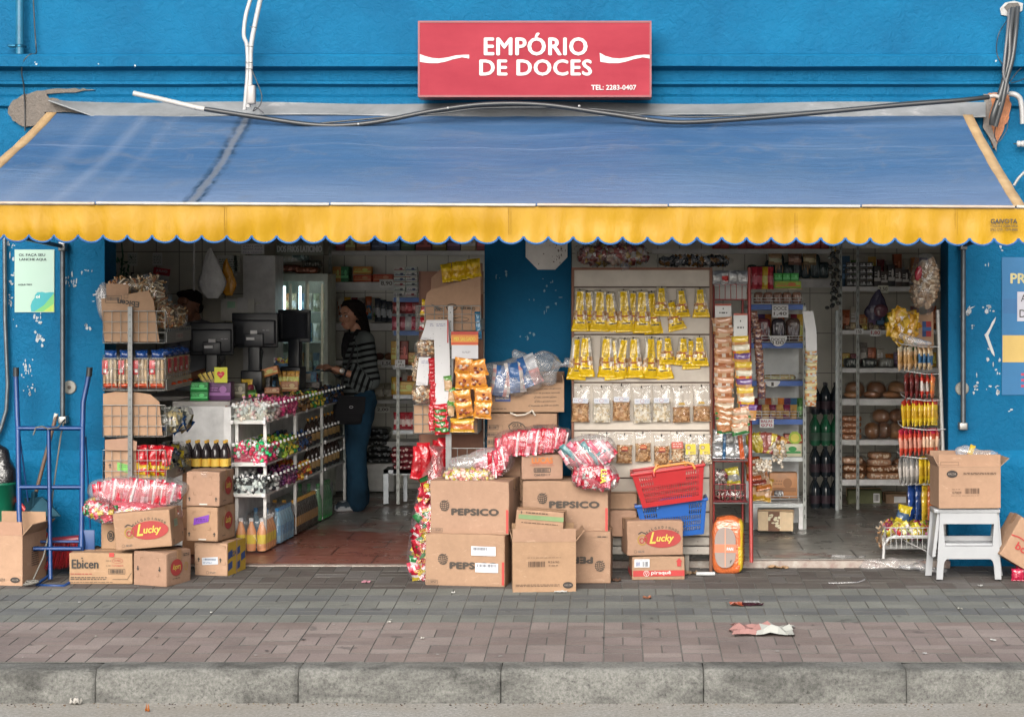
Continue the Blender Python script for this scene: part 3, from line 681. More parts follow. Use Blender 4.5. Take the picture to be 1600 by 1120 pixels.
def pr_ebi(pen,w,d,h):
    m=pen(); heavy(m,'Ebicen',-w/2+.098,h-.065,.160,.052,0,INK,t=.002); m.poly([(-w/2+.088+.008*math.cos(R(90+i*36))*(1 if i%2==0 else .4)-.008,0,h-.030+.008*math.sin(R(90+i*36))*(1 if i%2==0 else .4)) for i in range(10)],c=INK)
    m.ring(w/2-.09,h-.045,.034,.016,.002,c=RD); textmb(m,'QUEIJO',w/2-.09,h-.045,.045,.012,0,RD); textmb(m,'CAMARAO',w/2-.09,h-.075,.07,.010,0,RD); scrib(m,w/2-.145,h-.045,.03,.006); scrib(m,w/2-.145,h-.075,.03,.006)
    m.frame(w/2-.145,h-.125,w/2-.045,h-.095,.002); barcode(m,w/2-.095,h-.11,.085,.022)
    scrib(m,-w/2+.075,.062,.13,.010,RD); scrib(m,-w/2+.12,.035,.22,.022,INK,rows=2); scrib(m,-w/2+.14,.012,.26,.006); m.line([(w/2-.12,.03),(w/2-.03,.03),(w/2-.005,.07)],.0025)
    q=pen('plastic','sticker'); q.rect(-w/2+.245,h-.022,-w/2+.275,h+.003,-.001,C('#d6453c',.8))
carton('low cardboard carton lettered Ebicen lying on the pavement beside the hand truck',(108,912),.385,.30,.187,-1.5,group=g1,prints=pr_ebi,col=tuple(q*a for q,a in zip(CB,(.97,.98,.88))))
def pr_a3(pen,w,d,h):
    m=pen(); corners(m,w*.55,.06,h-.035); arrow(m,-w*.36,h*.5,.02,up=-1); arrow(m,w*.3,h*.5,.02,up=-1)
    r=pen(face='r'); r.ell(-.03,h*.52,.062,.05,0,c=RD); textmb(r,'Lucky',-.03,h*.52,.08,.04,-.0006,YL,flip=True,bold=.02); scrib(r,-.03,h*.52-.065,.08,.008); r.ring(.07,h*.5,.018,.025,.005,c=C('#c39a3c',.8)); scrib(r,.07,h*.85,.06,.02,rows=2)
carton('box with printed down arrows and a red oval side, under the tilted one',(260,917),.235,.255,.206,-23,side='r',group=g1,prints=pr_a3)
carton('cardboard box printed with a large letter B, mostly hidden behind the tilted carton',(158,902),.30,.2,.355,0,group=g1,prints=lambda pen,w,d,h:(pen().ring(-w/2+.06,h-.10,.022,.034,.006),textmb(pen(),'B',-w/2+.062,h-.10,.022,.04,-.0005,INK,bold=.03)))
def pr_luckyL(pen,w,d,h):
    pr_lucky(pen,w,d,h); m=pen('plastic','sticker','r'); m.rect(-.08,.11,.0,.155,-.0005,C('#5fae55',.7)); scrib(m,-.04,.133,.06,.03,C('#2c5c2a',.7),-.001,3); arrow(pen(face='r'),.10,.05,.02); arrow(pen(face='r'),-.11,.03,.02)
carton('tilted carton with red oval logo lying across two smaller boxes by the candy bags',(181,860),.345,.29,.222,-3,D=12.72,ry=-5,group=g1,prints=pr_luckyL)
g2='three cartons stacked before the bottle shelf'
def pr_col(sticker):
    def f(pen,w,d,h):
        m=pen(); corners(m,w*.55,.07,h-.03); arrow(m,-w*.40,.045,.018); arrow(m,w*.40,.045,.018)
        r=pen(face='r'); r.ell(.02,h*.55,.062,.055,0,c=RD); textmb(r,'Lucky',.02,h*.55,.085,.05,-.0006,YL,bold=.03,shear=.2); r.line([(-.075,h*.42),(-.06,h*.7)],.01,0,C('#b48638',.8)); scrib(r,-.05,.03,.05,.01)
        if sticker: q=pen('paper','sticker'); q.add([(-.055,0,.098),(.045,0,.122),(.050,0,.165),(-.050,0,.141)],[(0,1,2,3)],c=C('#8a3fc0',.8)); scrib(q,-.002,.132,.07,.02,C('#4c1c78',.8),-.0006,2)
        else: q=pen('film','tape_scrap'); q.rect(-.01,h-.035,.03,h,-.0006,(.8,.8,.8))
        t=pen('plastic','label_scrap'); t.rect(-.02,.008,.03,.016,-.0006,(.7,.66,.6))
    return f
def pr_bot(pen,w,d,h):
    m=pen(); corners(m,w*.9,.07,h-.02) ; arrow(m,-w*.36,.10,.018); arrow(m,w*.30,.10,.018); fragile(m,-.02,.02)
    q=pen('paper','sticker'); q.add([(-.055,0,.065),(.05,0,.073),(.048,0,.118),(-.057,0,.110)],[(0,1,2,3)],c=(.62,.66,.72)); barcode(q,-.004,.101,.085,.012,C('#35506e'),-.0006); scrib(q,-.02,.08,.06,.012,C('#5b7390'),-.0006,2)
    r=pen(face='r'); b=C('#3d5a9b',.8); y_=C('#e0b53c',.8)
    r.rect(-d/2+.0,.0,d/2,h,0,y_)
    for i,(a,c_) in enumerate(((-.10,.03),(-.10,.10),(.02,.02),(.02,.11),(.10,.07))): r.add([(a-.035,-.0006,c_),(a+.03,-.0006,c_+.015),(a+.03,-.0006,c_+.06),(a-.035,-.0006,c_+.045)],[(0,1,2,3)],c=b)
    textmb(r,'PIZZA',-.06,.13,.09,.03,-.0012,b,bold=.03,rot=8); r.rect(-.01,.0,.005,h,-.001,CB)
carton('bottom carton of three with a blue and yellow printed side and barcode sticker',(355,900),.217,.275,.206,-13,side='r',group=g2,prints=pr_bot)
carton('middle carton of three, with a purple sticker on its front',(340,846),.207,.27,.212,-13,D=12.99,side='r',group=g2,prints=pr_col(1))
carton('topmost carton of three, plain front with a torn bit of tape, below the dark bottles',(343,791),.215,.25,.212,-10,D=12.98,side='r',group=g2,prints=pr_col(0))
# centre pile
g3='large cartons piled before the blue pier'
def pr_pep(x=.0,z=.40,w_=.30,flip=False,stickers=False,red=True,short=False):
    def f(pen,w,d,h):
        m=pen(); s=-1 if flip else 1
        heavy(m,'PEPSICO',x*s,h*z,w_,.037,0,(.075,.058,.045),t=.0045,flip=flip,sp=1.04); globe(m,(x-w_/2-.045)*s,h*z+.036*s,.033,(.075,.058,.045)); 
        if not flip: m.frame(-w/2+.008,.012,-w/2+.075,.035,.0015); m.ring(-w/2+.02,.0235,.006,.006,.001); scrib(m,-w/2+.05,.0235,.035,.012,rows=2)
        else: scrib(m,w/2-.05,h-.03,.06,.012,rows=1)
        if red: q=pen('plastic','tape_strip'); q.rect(w/2-.016,.012 if stickers else .01,w/2-.002,.15,-.001,C('#d9473f',.85))
        if stickers:
            q=pen('paper','sticker')
            for (a,b_,ww,hh,r_) in ((.115,.215,.15,.055,-1),(.135,.115,.14,.055,-1)):
                q.add([(a-ww/2,-.0022,b_-hh/2),(a+ww/2,-.0022,b_-hh/2-.002),(a+ww/2,-.0022,b_+hh/2-.002),(a-ww/2,-.0022,b_+hh/2)],[(0,1,2,3)],c=(.72,.75,.80)); barcode(q,a-(.02 if b_>.2 else 0),b_+.012,ww*(.6 if b_>.2 else .85),.018,(.06,.06,.08),-.003,18); scrib(q,a,b_-.012,ww*.7,.014,(.3,.34,.4),-.003,2)
        r=pen(face='r'); 
        if d>.2 and not flip: arrow(r,-.05,h-.06,.02); r.frame(0,h-.085,.03,h-.05,.002); scrib(r,.05,h-.065,.04,.03,rows=2)
    return f
carton('large lower carton with a globe logo and two white barcode stickers on its front',(788.5,917),.487,.36,.312,-9,side='r',group=g3,prints=pr_pep(.055,.40,.29,stickers=True))
carton('large upper carton with a globe logo, stacked beside the standing candy bag',(795,835.5),.482,.36,.322,-8,D=12.69,side='r',group=g3,prints=pr_pep(.035,.42,.285))
carton('large upper carton with a globe logo, propping the small carton and two pink bags',(950,832),.52,.36,.312,-3,D=12.82,side='r',group=g3,prints=pr_pep(.055,.545,.30))
carton('large lower carton standing upside down, half hidden by the open box',(954,911),.52,.36,.312,-2,side='r',group=g3,prints=pr_pep(-.0,.45,.30,flip=True,red=False))
def pr_open(pen,w,d,h):
    m=pen(); g=C('#7d604c',.6); barcode(m,-.045,h*.56,.10,.033,g,0,20); textmb(m,'R2690',.055,h*.60,.065,.013,0,g); scrib(m,.055,h*.53,.06,.010,g); scrib(m,0,h*.69,.20,.005,g); scrib(m,-.04,.04,.26,.016,g,0,2)
    m.ell(w/2-.048,.040,.030,.019,c=C('#3c3431',.8)); textmb(m,'ARCOR',w/2-.048,.040,.045,.011,-.0006,(.35,.29,.24))
ob=carton('open carton standing in front of the big cartons with a smaller box inside it',(801,925),.375,.26,.295,4,group=g3,opened={'f':(-5,.078),'b':(-4,.085),'r':(38,.085),'l':(15,.06)},prints=pr_open)
m=MB(C('#c7a387',.8)); 
for i in range(60):
    a=rnd.uniform(-.17,.10); b_=rnd.uniform(.02,.065); m.rect(a,b_,a+.006,b_+.003,0)
carton('small carton with a green stripe standing inside the open carton',(805,829),.285,.16,.13,-4,D=12.62,ry=4,group=g3,name='cardboard_box',prints=lambda pen,w,d,h:(pen().rect(-w/2+.015,h-.055,w/2,h-.028,0,C('#8fae78',.8)),scrib(pen(),-.02,h-.015,.13,.014,C('#6b4f3c',.7),0,1),arrow(pen(),-w/2+.03,h-.015,.012),scrib(pen(),0,h-.075,.22,.01,C('#6b4f3c',.7),0,1)))
def pr_lu(pen,w,d,h):
    m=pen(); c=C('#e0874a',.9); heavy(m,'LUCAS',0,h-.035,.125,.033,0,c,t=.003); m.rect(-.06,h-.056,.065,h-.053,0,C('#d9563c')); textmb(m,'Salgadinho De Gaspar',0,h-.066,.15,.009,0,C('#b8543e')); m.frame(-.05,.045,.05,.068,.004); barcode(m,0,.056,.085,.016,n=14); textmb(m,'Cód.020117',0,.028,.10,.013,0,INK,.02)
carton('small carton with orange lettering set on the upper globe carton',(815,749),.252,.22,.152,5,D=12.87,group=g3,prints=pr_lu)
def pr_p1(pen,w,d,h):
    m=pen(); b=C('#4a5f9e',.8); m.rect(-w/2+.03,h*.36,-w/2+.125,h*.85,0,b); textmb(m,'batata',-w/2+.075,h*.72,.09,.03,-.0006,(.6,.52,.45),bold=.03); textmb(m,'ebicen',-w/2+.075,h*.5,.085,.026,-.0006,(.6,.52,.45),bold=.03)
    for i,t in enumerate(('Feito com puro óleo de girassol','Baixo teor de gordura saturada','Não contém glúten','Zero gordura trans','Redução de 25% em sódio')):
        x=(.215-.105,.215-.105,.13,.13,.12)[i]; ww=(.23,.215,.13,.125,.18)[i]; z=h*(.80-.145*i)
        textmb(m,t,x-.01,z,ww*.95,.010,0,INK,.012,rot=1.5,shear=.2); m.line([(x-ww/2-.022,z),(x-ww/2-.018,z-.006),(x-ww/2-.010,z+.008)],.002)
    scrib(m,-w/2+.06,.02,.09,.008)
    m.rect(0,0,.0001,.0001,0)
sup='cartons stacked against the blue pier'
carton('plain lowest carton against the blue pier, added as support, hidden by the large cartons',(766,868),.42,.24,.34,0,D=13.08,group=sup,col=CB)  # not seen in the image; added to hold up the cartons above
def pr_p2(pen,w,d,h):
    m=pen(); m.line([(-.03+.05*math.cos(a*.7)*(1+.15*math.sin(a*5)),h-.085+.032*math.sin(a*.7)*(1+.15*math.cos(a*4))) for a in range(10)],.006); textmb(m,'GULA',-.03,h-.073,.06,.022,-.0005,INK,.02); textmb(m,'GORJA',-.03,h-.098,.06,.018,-.0005,INK,.02)
    for sx in(-1,1):
        for q in range(3): zz=h-.085-.045*q; x=-.03+sx*.15-.0; m.frame(x-.05,zz-.014,x+.03,zz+.014,.002); barcode(m,x-.01,zz,.065,.018,n=10); m.frame(x+.035,zz-.012,x+.06,zz+.012,.001)
carton('carton printed with rows of small framed labels, under the open carton at the blue pier',(761.5,783),.43,.26,.548*.99,0,D=13.06,group=sup,prints=pr_p2)
carton('open carton with a tick list printed on its front, full of blue snack bags',(766,643.5),.455,.27,.178,1,D=13.04,group=sup,opened={'b':(-2,.06),'r':(-10,.05)},prints=pr_p1)
m=MB((.70,.62,.52)); 
o=thing('torn_tape','curl of pale packing tape between the two cartons at the blue pier','tape',W(815,648,13.03)); m.tube([(-.07,0,.012),(-.03,-.012,-.004),(.02,-.016,.002),(.06,-.012,.022),(.065,-.02,.03),(.085,-.012,-.004)],.006,5); m.build('strip','paper',o)
# right pile
g4='small cartons by the shopping baskets'
def pr_pir(pen,w,d,h):
    m=pen(); r=C('#c9403f',.9); m.rect(-w/2+.004,.022,w/2-.002,.058,0,r); m.ring(-.075,.040,.018,.018,.003,-.0006,c=(.75,.7,.66)); m.ring(-.075,.044,.008,.008,.002,-.0006,n=12,c=(.75,.7,.66)); m.rect(-.0765,.024,-.0735,.038,-.0006,(.75,.7,.66)); heavy(m,'piraquê',.015,.042,.12,.026,-.0006,(.75,.7,.66),t=.001)
    m.poly([(w/2-.055,0,.11),(w/2-.015,0,.11),(w/2-.035,0,.133)],c=r); m.rect(w/2-.047,.082,w/2-.023,.11,0,r)
    q=pen('paper','sticker'); q.rect(-w/2+.012,.078,-w/2+.105,.128,-.001,(.68,.70,.72)); barcode(q,-w/2+.035,.098,.028,.026,(.1,.12,.3),-.0016,9); barcode(q,-w/2+.08,.098,.035,.03,(.1,.1,.12),-.0016,10); scrib(q,-w/2+.058,.121,.08,.005,(.2,.2,.3),-.0016)
    pen(face='l').rect(-d/2+.004,.022,d/2-.002,.058,0,r)
carton('low carton with a red band and red arrow, under the oval logo carton',(988,906),.322,.24,.142,5,group=g4,prints=pr_pir)
carton('carton with red oval logo on top of the red banded carton, before the blue basket',(980,868),.345,.25,.212,8,D=12.88,group=g4,prints=pr_lucky)
carton('plain lower carton on the white plank behind the large cartons',(951,838),.175,.15,.165,0,D=13.09,group=g4,tape=False)
carton('plain upper carton on the white plank, beside the red basket',(951,796),.175,.15,.10,0,D=13.09,group=g4,prints=lambda pen,w,d,h:pen().line([(-w/2,.006),(w/2,.006)],.002))
# left display box and stool box
def pr_st(pen,w,d,h):
    m=pen(); g=C('#6f5140',.5); m.ell(-w/2+.08,h-.042,.034,.022,c=C('#3a302c',.8)); textmb(m,'ARCOR',-w/2+.08,h-.042,.050,.012,-.0006,(.40,.33,.28)); scrib(m,.06,h-.04,.2,.016,g,0,2); barcode(m,.015,.105,.09,.034,g,n=18); textmb(m,'07009',-.08,.095,.055,.014,0,g); scrib(m,-.085,.115,.05,.006,g); scrib(m,-.03,.077,.17,.004,g)
    m.frame(-w/2+.01,h+.01,-w/2+.12,h+.03,.0015,.004,c=g)
carton('open carton with upright flaps standing on the white plastic stool',(1467,794),.378,.27,.25,3,D=12.80,opened={'f':(-2,.075),'b':(-2,.08),'r':(48,.075),'l':(28,.07)},group='carton on the stool',prints=pr_st,col=tuple(q*.93 for q in CB))
def pr_bon(pen,w,d,h):
    m=pen(); r=C('#c8413c',.9); heavy(m,'bon o bon',.0,h*.38,.30,.045,0,r,t=.002); m.line([(-w/2+.0,h*.52),(-w/2+.05,h*.56),(-w/2+.09,h*.55)],.008,0,r)
o=carton('tipped carton with red lettering leaning beside the white stool',(1562,866),.42,.25,.27,6,D=12.80,ry=31,group='tipped carton',prints=pr_bon)

# ---------------- bulk sweet bags ----------------
def bits(m,pts,pal,sx,sz,st=.012,spin=None,seed=0,long=False):
    for i,p in enumerate(pts):
        r_=(rnd.uniform(-30,30),rnd.uniform(0,360) if spin is None else spin+rnd.gauss(0,14),rnd.uniform(-40,40))
        m.X=Matrix.Translation(p)@Euler([R(a) for a in r_]).to_matrix().to_4x4()@Matrix.Translation((0,0,-sz/2))
        c1=rnd.choice(pal); c2=rnd.choice(pal); c3=rnd.choice(pal)
        m.pouch(sx,sz,st,2,5,seed=i+seed,colf=lambda u,v,s_:c1 if v<.38 else (c2 if v<.5 else (C('#eadfdf',.9) if v<.62 and i%2 else c3)))
    m.X=Matrix()
def shellpts(rx,ry,rz,n,p=2.6,inner=.80):
    out=[]
    for i in range(n):
        a=math.asin(rnd.uniform(-.95,.95)); b_=rnd.uniform(0,math.tau); 
        if math.sin(b_)>.35: b_=-b_
        sg=lambda x,e: math.copysign(abs(x)**e,x); e=2/p
        out.append(Vector((rx*sg(math.cos(a),e)*sg(math.cos(b_),e),ry*sg(math.cos(a),e)*sg(math.sin(b_),e),rz*sg(math.sin(a),e)))*rnd.uniform(inner-.08,inner))
    return out
PINK=[C('#dc4a62',.9),C('#d4314a',.9),C('#e8aab4',.9),C('#e0708a',.9),C('#c81e35',.9),C('#d83a55',.9),C('#cf2a44',.9)]
LOL=[C('#d92f45',.8),C('#e8556b',.8),C('#e9cf4a',.8),C('#2f8a4b',.7),C('#f2e4df',.8),C('#c41f3a',.8)]
def bulkbag(label,center,rx,ry,rz,rot=(0,0,0),pal=PINK,n=70,sx=.022,sz=.075,fm='filmpink',spin=None,neck=None,group='clear bags of wrapped sweets',name='sweet_bag',cat='bag of sweets',core=None,amp=.35,long=False):
    o=thing(name,label,cat,center,rot,group)
    m=MB(core or tuple(q*.8 for q in pal[0])); m.blob(rx*.82,ry*.76,rz*.82,2.6,16,10,.2,6,seed=n); n0=n
    if spin is not None and abs(spin)<80 and rx>.12:
        nc=int(2*rx/.021); 
        for i in range(nc):
            x=-rx*.93+2*rx*.93*(i+.5)/nc; hh=rz*(1-abs(x/rx)**2.8)**.5*1.72; dep=ry*.80*(1-abs(x/rx)**3)**.5
            if hh<.03: continue
            c1,c2=rnd.choice(pal),rnd.choice(pal); wt=C('#ecdfdf',.95); kind=i%3
            m.X=Matrix.Translation((x,-dep+.01*(i%2),rnd.uniform(-.1,.1)*rz))@Euler((R(rnd.uniform(-6,6)),R(spin+rnd.gauss(0,5)),R(rnd.uniform(-25,25)))).to_matrix().to_4x4()@Matrix.Translation((0,0,-hh/2))
            m.pouch(.034,hh,.024,3,8,seed=i+rx,colf=lambda u,v,s_:(wt if kind==0 and u>.6 else (c2 if .42<v<.55 else c1)))
        m.X=Matrix(); n=0
    sz=min(sz,rz*1.35); sx*=1.35; bits(m,shellpts(rx-sz*.18,ry,rz-sz*.30,n,inner=.93),pal,sx,sz,.016,spin=spin); m.build('wrapped_sweets','wrap',o)['kind']='stuff'
    m=MB((.9,.9,.9)); m.blob(rx,ry,rz,2.8,30,20,amp*.55,11,seed=n0+3)
    if neck:
        (nx,ny,nz,r0,r1)=neck; d=Vector((nx,ny,nz)); st=Vector((nx,ny,nz)).normalized()*min(rx,rz)*.8
        a=[st+(d-st)*t for t in (0,.35,.55,.8,1)]; m.tube(a,[r0,r0*.6,.012,r1*.8,r1],10,cap=False)
    m.build('clear_wrap',fm,o); return o
gc='clear bags of wrapped sweets'
bulkbag('upper long pink candy bag lying below the tall wire rack',W(217,766,12.98),.285,.12,.092,(0,2,0),n=150,spin=8,pal=PINK+[C('#d4314a',.8)]*2,sx=.026,sz=.10,fm='filmhazy')
bulkbag('lower pink candy bag sagging out behind the tilted carton',W(212,797,12.93),.27,.11,.070,(0,3,0),n=110,spin=70,pal=PINK+LOL,sx=.024,sz=.06,fm='filmpink')
bulkbag('small twisted candy bag with a yellow printed end poking over the cartons',W(160,797,12.84),.115,.08,.068,(0,22,0),n=50,spin=60,pal=LOL,sx=.024,sz=.06)
bulkbag('arched pink candy bag lying over the small orange lettered carton',W(830,689,12.93),.235,.10,.090,(0,-6,0),n=120,spin=14,pal=PINK,sx=.028,sz=.11)
bulkbag('pink candy bag slumping from the arched bag down to the globe carton',W(764,730,12.90),.16,.09,.095,(0,-42,0),n=80,spin=40,pal=PINK,sx=.026,sz=.09)
bulkbag('rounded red candy bag on the corner of the upper globe carton',W(918,706,12.86),.165,.10,.100,(0,-8,0),n=80,spin=-30,pal=PINK+[C('#6fa8b0',.7)],sx=.03,sz=.10,fm='filmhazy')
o=bulkbag('lower red and white candy bag hanging over the globe carton corner',W(930,744,12.80),.140,.085,.088,(0,3,0),n=70,spin=90,pal=PINK+[C('#e6e3dd',.8)]*2,sx=.026,sz=.06)
m=MB(C('#efe04e',.9)); textmb(m,'LUA',.05,.01,.085,.035,-.088,C('#efe04e',.9),.03,rot=-90); m.build('lettering','paper',o)
o=bulkbag('flat clear bag of yellow and pink sweets on the globe carton',W(733,742,12.84),.165,.09,.052,(0,0,0),n=90,pal=[C('#e8cf4e',.9),C('#eeb3a0',.9),C('#f0d9b0',.9),C('#e28a80',.9),C('#f2e6c0',.9)],sx=.02,sz=.035,fm='film',amp=.5)
m=MB(); m.at((.0,.02,.09),(0,-15,0)); m.blob(.15,.05,.05,2,26,14,.9,9,seed=4); m.build('loose_film','filmhazy',o)
# tall bag standing on the pavement
p=G(665,905); o=thing('sweet_bag','tall clear bag of red lollipops standing against the large cartons','bag of sweets',p,(0,5,0),gc)
m=MB(C('#a32135',.7)); m.at((0,.02,.30)); m.blob(.085,.07,.27,3,14,10,.2,6)
pts=[Vector((rnd.uniform(-1,1)*(.095-.04*t),-.075*(1-.3*t),.04+.55*t+rnd.uniform(-.02,.02))) for t in [rnd.random() for _ in range(80)]]
m.X=Matrix(); bits(m,pts,[LOL[0],LOL[0],LOL[5],LOL[1],LOL[2],LOL[3]],.062,.075,.022)
for i in range(9):
    z=.06+i*.062; w_=.13-.05*i/9; m.at((-.03+.012*(i%2),-.098+.025*i/9,z),(0,rnd.uniform(-25,10),0)); textmb(m,'LOLLY',0,0,w_*.5,.02,0,LOL[2],.03); m.at((.05,-.095+.02*i/9,z+.02),(0,rnd.uniform(-30,20),0)); m.ring(0,0,.020,.020,.006,c=LOL[3]); m.ell(0,0,.014,.013,-.001,c=LOL[2])
m.X=Matrix(); m.build('wrapped_sweets','wrap',o)['kind']='stuff'
m=MB(); prof=[(.10,0),(.125,.05),(.128,.2),(.118,.36),(.10,.52),(.075,.64),(.04,.72),(.025,.76),(.05,.82),(.02,.80)]; m.at((0,0,0),(0,0,0),(1,.75,1)); m.lathe(prof,22); m.v=[q*1+Vector((.008*noise.noise(q*14),.012*noise.noise(q*18),0)) for q in m.v]; m.build('clear_wrap','filmpink',o)
# blue snack bags in clear film on the pier carton
o=thing('snack_bag','clear bag of blue and pink snack packs heaped in the ticked carton','bag of snacks',W(803,590,13.05),0,'clear bags of blue snack packs')
m=MB(); 
for i,(x,z,a) in enumerate(((-.09,-.02,8),(.02,.0,-6))):
    m.at((x,-.05,z-.09),(6,a,10)); m.pouch(.125,.19,.075,6,8,seed=i,colf=lambda u,v,s_:C('#3f6fae',.85) if .18<u<.75 else (C('#e9a9a4',.85) if rnd.random()<.5 else C('#e8ddd8',.85)))
m.X=Matrix(); m.build('snack_pack','wrap',o)
m=MB(); m.blob(.19,.11,.115,2.3,30,18,.45,9,seed=5); m.at((.03,0,.12),(0,-15,0)); m.blob(.05,.04,.06,2,16,10,.8,14); m.build('clear_wrap','filmhazy',o)
o=thing('snack_bag','second clear bag of a blue pack with its knotted end beside the blue pier','bag of snacks',W(843,577,13.03),0,'clear bags of blue snack packs')
m=MB(); m.at((-.03,-.03,-.095),(0,-22,0)); m.pouch(.13,.19,.07,6,8,seed=9,colf=lambda u,v,s_:C('#3f6fae',.85) if u<.55 else (C('#e58f8c',.85) if v<.5 else C('#dfe3ea',.85))); m.X=Matrix(); m.build('snack_pack','wrap',o)
m=MB(); m.at((0,0,0),(0,-14,0)); m.blob(.125,.09,.10,2.3,28,18,.5,10,seed=8); m.tube([(.09,0,.02),(.125,0,.0),(.15,0,-.01),(.18,0,0),(.20,0,.005)],[.05,.022,.012,.035,.02],12); m.build('clear_wrap','filmhazy',o)

# ---------------- hand truck, tools, bucket ----------------
BL=C('#1c4f96',.8); DT=12.95
o=thing('hand_truck','tall blue steel hand truck leaning by the blue wall behind an open box','hand truck',G(98,915)); o_=o.location.copy()
def Lc(px,py,D): return W(px,py,D)-o_
def tb(name,pts,r,c=BL,n=8,mat='paint',parent=None): m=MB(c); m.tube(pts,r,n); return m.build(name,mat,parent or o)
tb('side_rail',[Lc(25,578,13.2),Lc(25,590,13.2),Lc(27,650,13.16),Lc(28,668,13.14),Lc(30,800,12.95),Lc(33,868,12.85)],.0165)
tb('side_rail',[Lc(140,577,13.2),Lc(136,600,13.2),Lc(130,628,13.18),Lc(129,668,13.14),Lc(128,800,12.95),Lc(127,868,12.85)],.0165)
for px in (25,140): tb('grip',[Lc(px,574,13.2),Lc(px-(1 if px>99 else 0),588,13.2)],.0195,(.03,.035,.04),mat='plastic')
tb('crossbar',[Lc(27,669,13.13),Lc(129,669,13.13)],.014,n=4); tb('crossbar',[Lc(30,761,13.0),Lc(127,761,13.0)],.014,n=4); tb('crossbar',[Lc(52,857,12.84),Lc(127,857,12.84)],.014,n=4); tb('crossbar',[Lc(52,846,12.95),Lc(127,846,12.95)],.009,n=4)
tb('centre_bar',[Lc(76,672,13.12),Lc(79,905,12.78)],.014,n=4)
tb('brace',[Lc(31,682,13.14),Lc(46,800,13.2)],.005); tb('brace',[Lc(134,682,13.14),Lc(141,825,13.2)],.005)
m=MB(BL); a,b_,c_,d_=Lc(84,897,12.85),Lc(110,905,12.80),Lc(107,915,12.68),Lc(57,915,12.68)
m.tube([Lc(79,897,12.86),Lc(57,914,12.70),Lc(100,915,12.68),Lc(110,909,12.78)],.010,5); m.build('toe_frame','paint',o)
m=MB(C('#23569c',.75)); q=Lc(138,852,12.9); m.rbox(q.x-.038,q.x+.038,q.y,q.y+.006,q.z-.07,q.z+.095,.006); m.build('axle_plate','paint',o)
m=MB((.05,.05,.05)); q=Lc(150,880,12.98); m.at(q,(0,90,0)); m.lathe([(.06,-.02),(.105,-.022),(.11,0),(.105,.022),(.06,.02)],24); m.X=Matrix(); m.build('wheel','plastic',o)
m=MB((.05,.05,.05)); q=Lc(48,880,12.98); m.at(q,(0,90,0)); m.lathe([(.06,-.02),(.105,-.022),(.11,0),(.105,.022),(.06,.02)],24); m.X=Matrix(); m.build('wheel','plastic',o)
RP=(.22,.21,.19)
o=thing('rope','grey rope tied to the hand truck bar and trailing to the pavement','rope',W(98,660,13.1)); o_=o.location.copy()
tb('strand',[Lc(52,679,13.08),Lc(56,668,13.06),Lc(66,666,13.06),Lc(74,670,13.08),Lc(90,668,13.1),Lc(101,655,13.25),Lc(95,680,13.2),Lc(88,730,13.1),Lc(82,775,13.0),Lc(76,835,12.9),Lc(68,870,12.8),Lc(52,905,12.72)],.005,RP,6,'cloth')
m=MB(RP); q=Lc(46,914,12.66); m.X=Matrix.Translation(q); 
for i in range(3): m.tube([(.035*math.cos(t*.7+i)+.01*i,.02*math.sin(t*.7+i),.008+.007*i+.004*math.sin(t)) for t in range(10)],.006,5)
m.X=Matrix(); m.build('knot','cloth',o)
o=thing('shovel','worn wooden handled shovel leaning behind the hand truck','shovel',W(60,800,13.25)); o_=o.location.copy()
tb('handle',[Lc(88,648,13.33),Lc(52,785,13.25)],.0125,(.20,.12,.08),8,'wood'); tb('handle_end',[Lc(88,646,13.33),Lc(86,656,13.33)],.014,(.7,.68,.62),8,'paper')
m=MB((.03,.11,.16)); P_=[Lc(*a) for a in ((38,778,13.22),(66,776,13.18),(78,786,13.18),(95,806,13.2),(70,811,13.14),(40,806,13.12),(37,790,13.18))]; m.poly(P_); m.poly([p+Vector((0,.012,0)) for p in reversed(P_)]); 
for i in range(len(P_)): a,b_=P_[i],P_[(i+1)%len(P_)]; m.quad(a,b_,b_+Vector((0,.012,0)),a+Vector((0,.012,0)))
m.tube([Lc(54,770,13.24),Lc(52,795,13.16)],.02,8); m.build('blade','metal',o)
o=thing('broom','red broom with stiff red bristles lying behind the hand truck','broom',W(95,865,13.1)); o_=o.location.copy()
tb('handle',[Lc(10,762,13.22),Lc(78,842,13.1)],.014,C('#d9403f',.8),8,'plastic')
m=MB(C('#b02a30',.8))
for i in range(150):
    t=rnd.random(); a=Lc(86+36*t,848-1*t,13.1+rnd.uniform(-.03,.03)); u=t+rnd.gauss(0,.05); b_=Lc(70+58*u*.9,862+(20 if u<.7 else 14)*(1.1-.35*u)+rnd.uniform(0,8),13.0+rnd.uniform(-.05,.05)); m.tube([a,(a+b_)/2+Vector((0,0,.006)),b_],.0032,3,c=tuple(q*rnd.uniform(.6,1.2) for q in m.c),cap=False)
m.build('bristles','plastic',o)
m=MB(C('#8f2233',.8)); a,b_=Lc(80,846,13.1),Lc(124,842,13.1); m.tube([a,b_],.026,8); m.build('head','plastic',o)
o=thing('bucket','green plastic bucket stuffed with a black bag at the wall','bucket',W(0,808,13.15)); GR=C('#147a5c',.7)
m=MB(GR); m.lathe([(.068,-.19),(.085,-.04),(.098,.20),(.108,.205),(.108,.22),(.092,.22),(.08,0),(.0,-.01)],28); m.build('body','plastic',o)
m=MB((.012,.012,.014)); m.at((.0,0,.30)); m.blob(.085,.075,.15,2.4,22,16,.5,9); m.X=Matrix(); m.build('rubbish_bag','wrap',o)
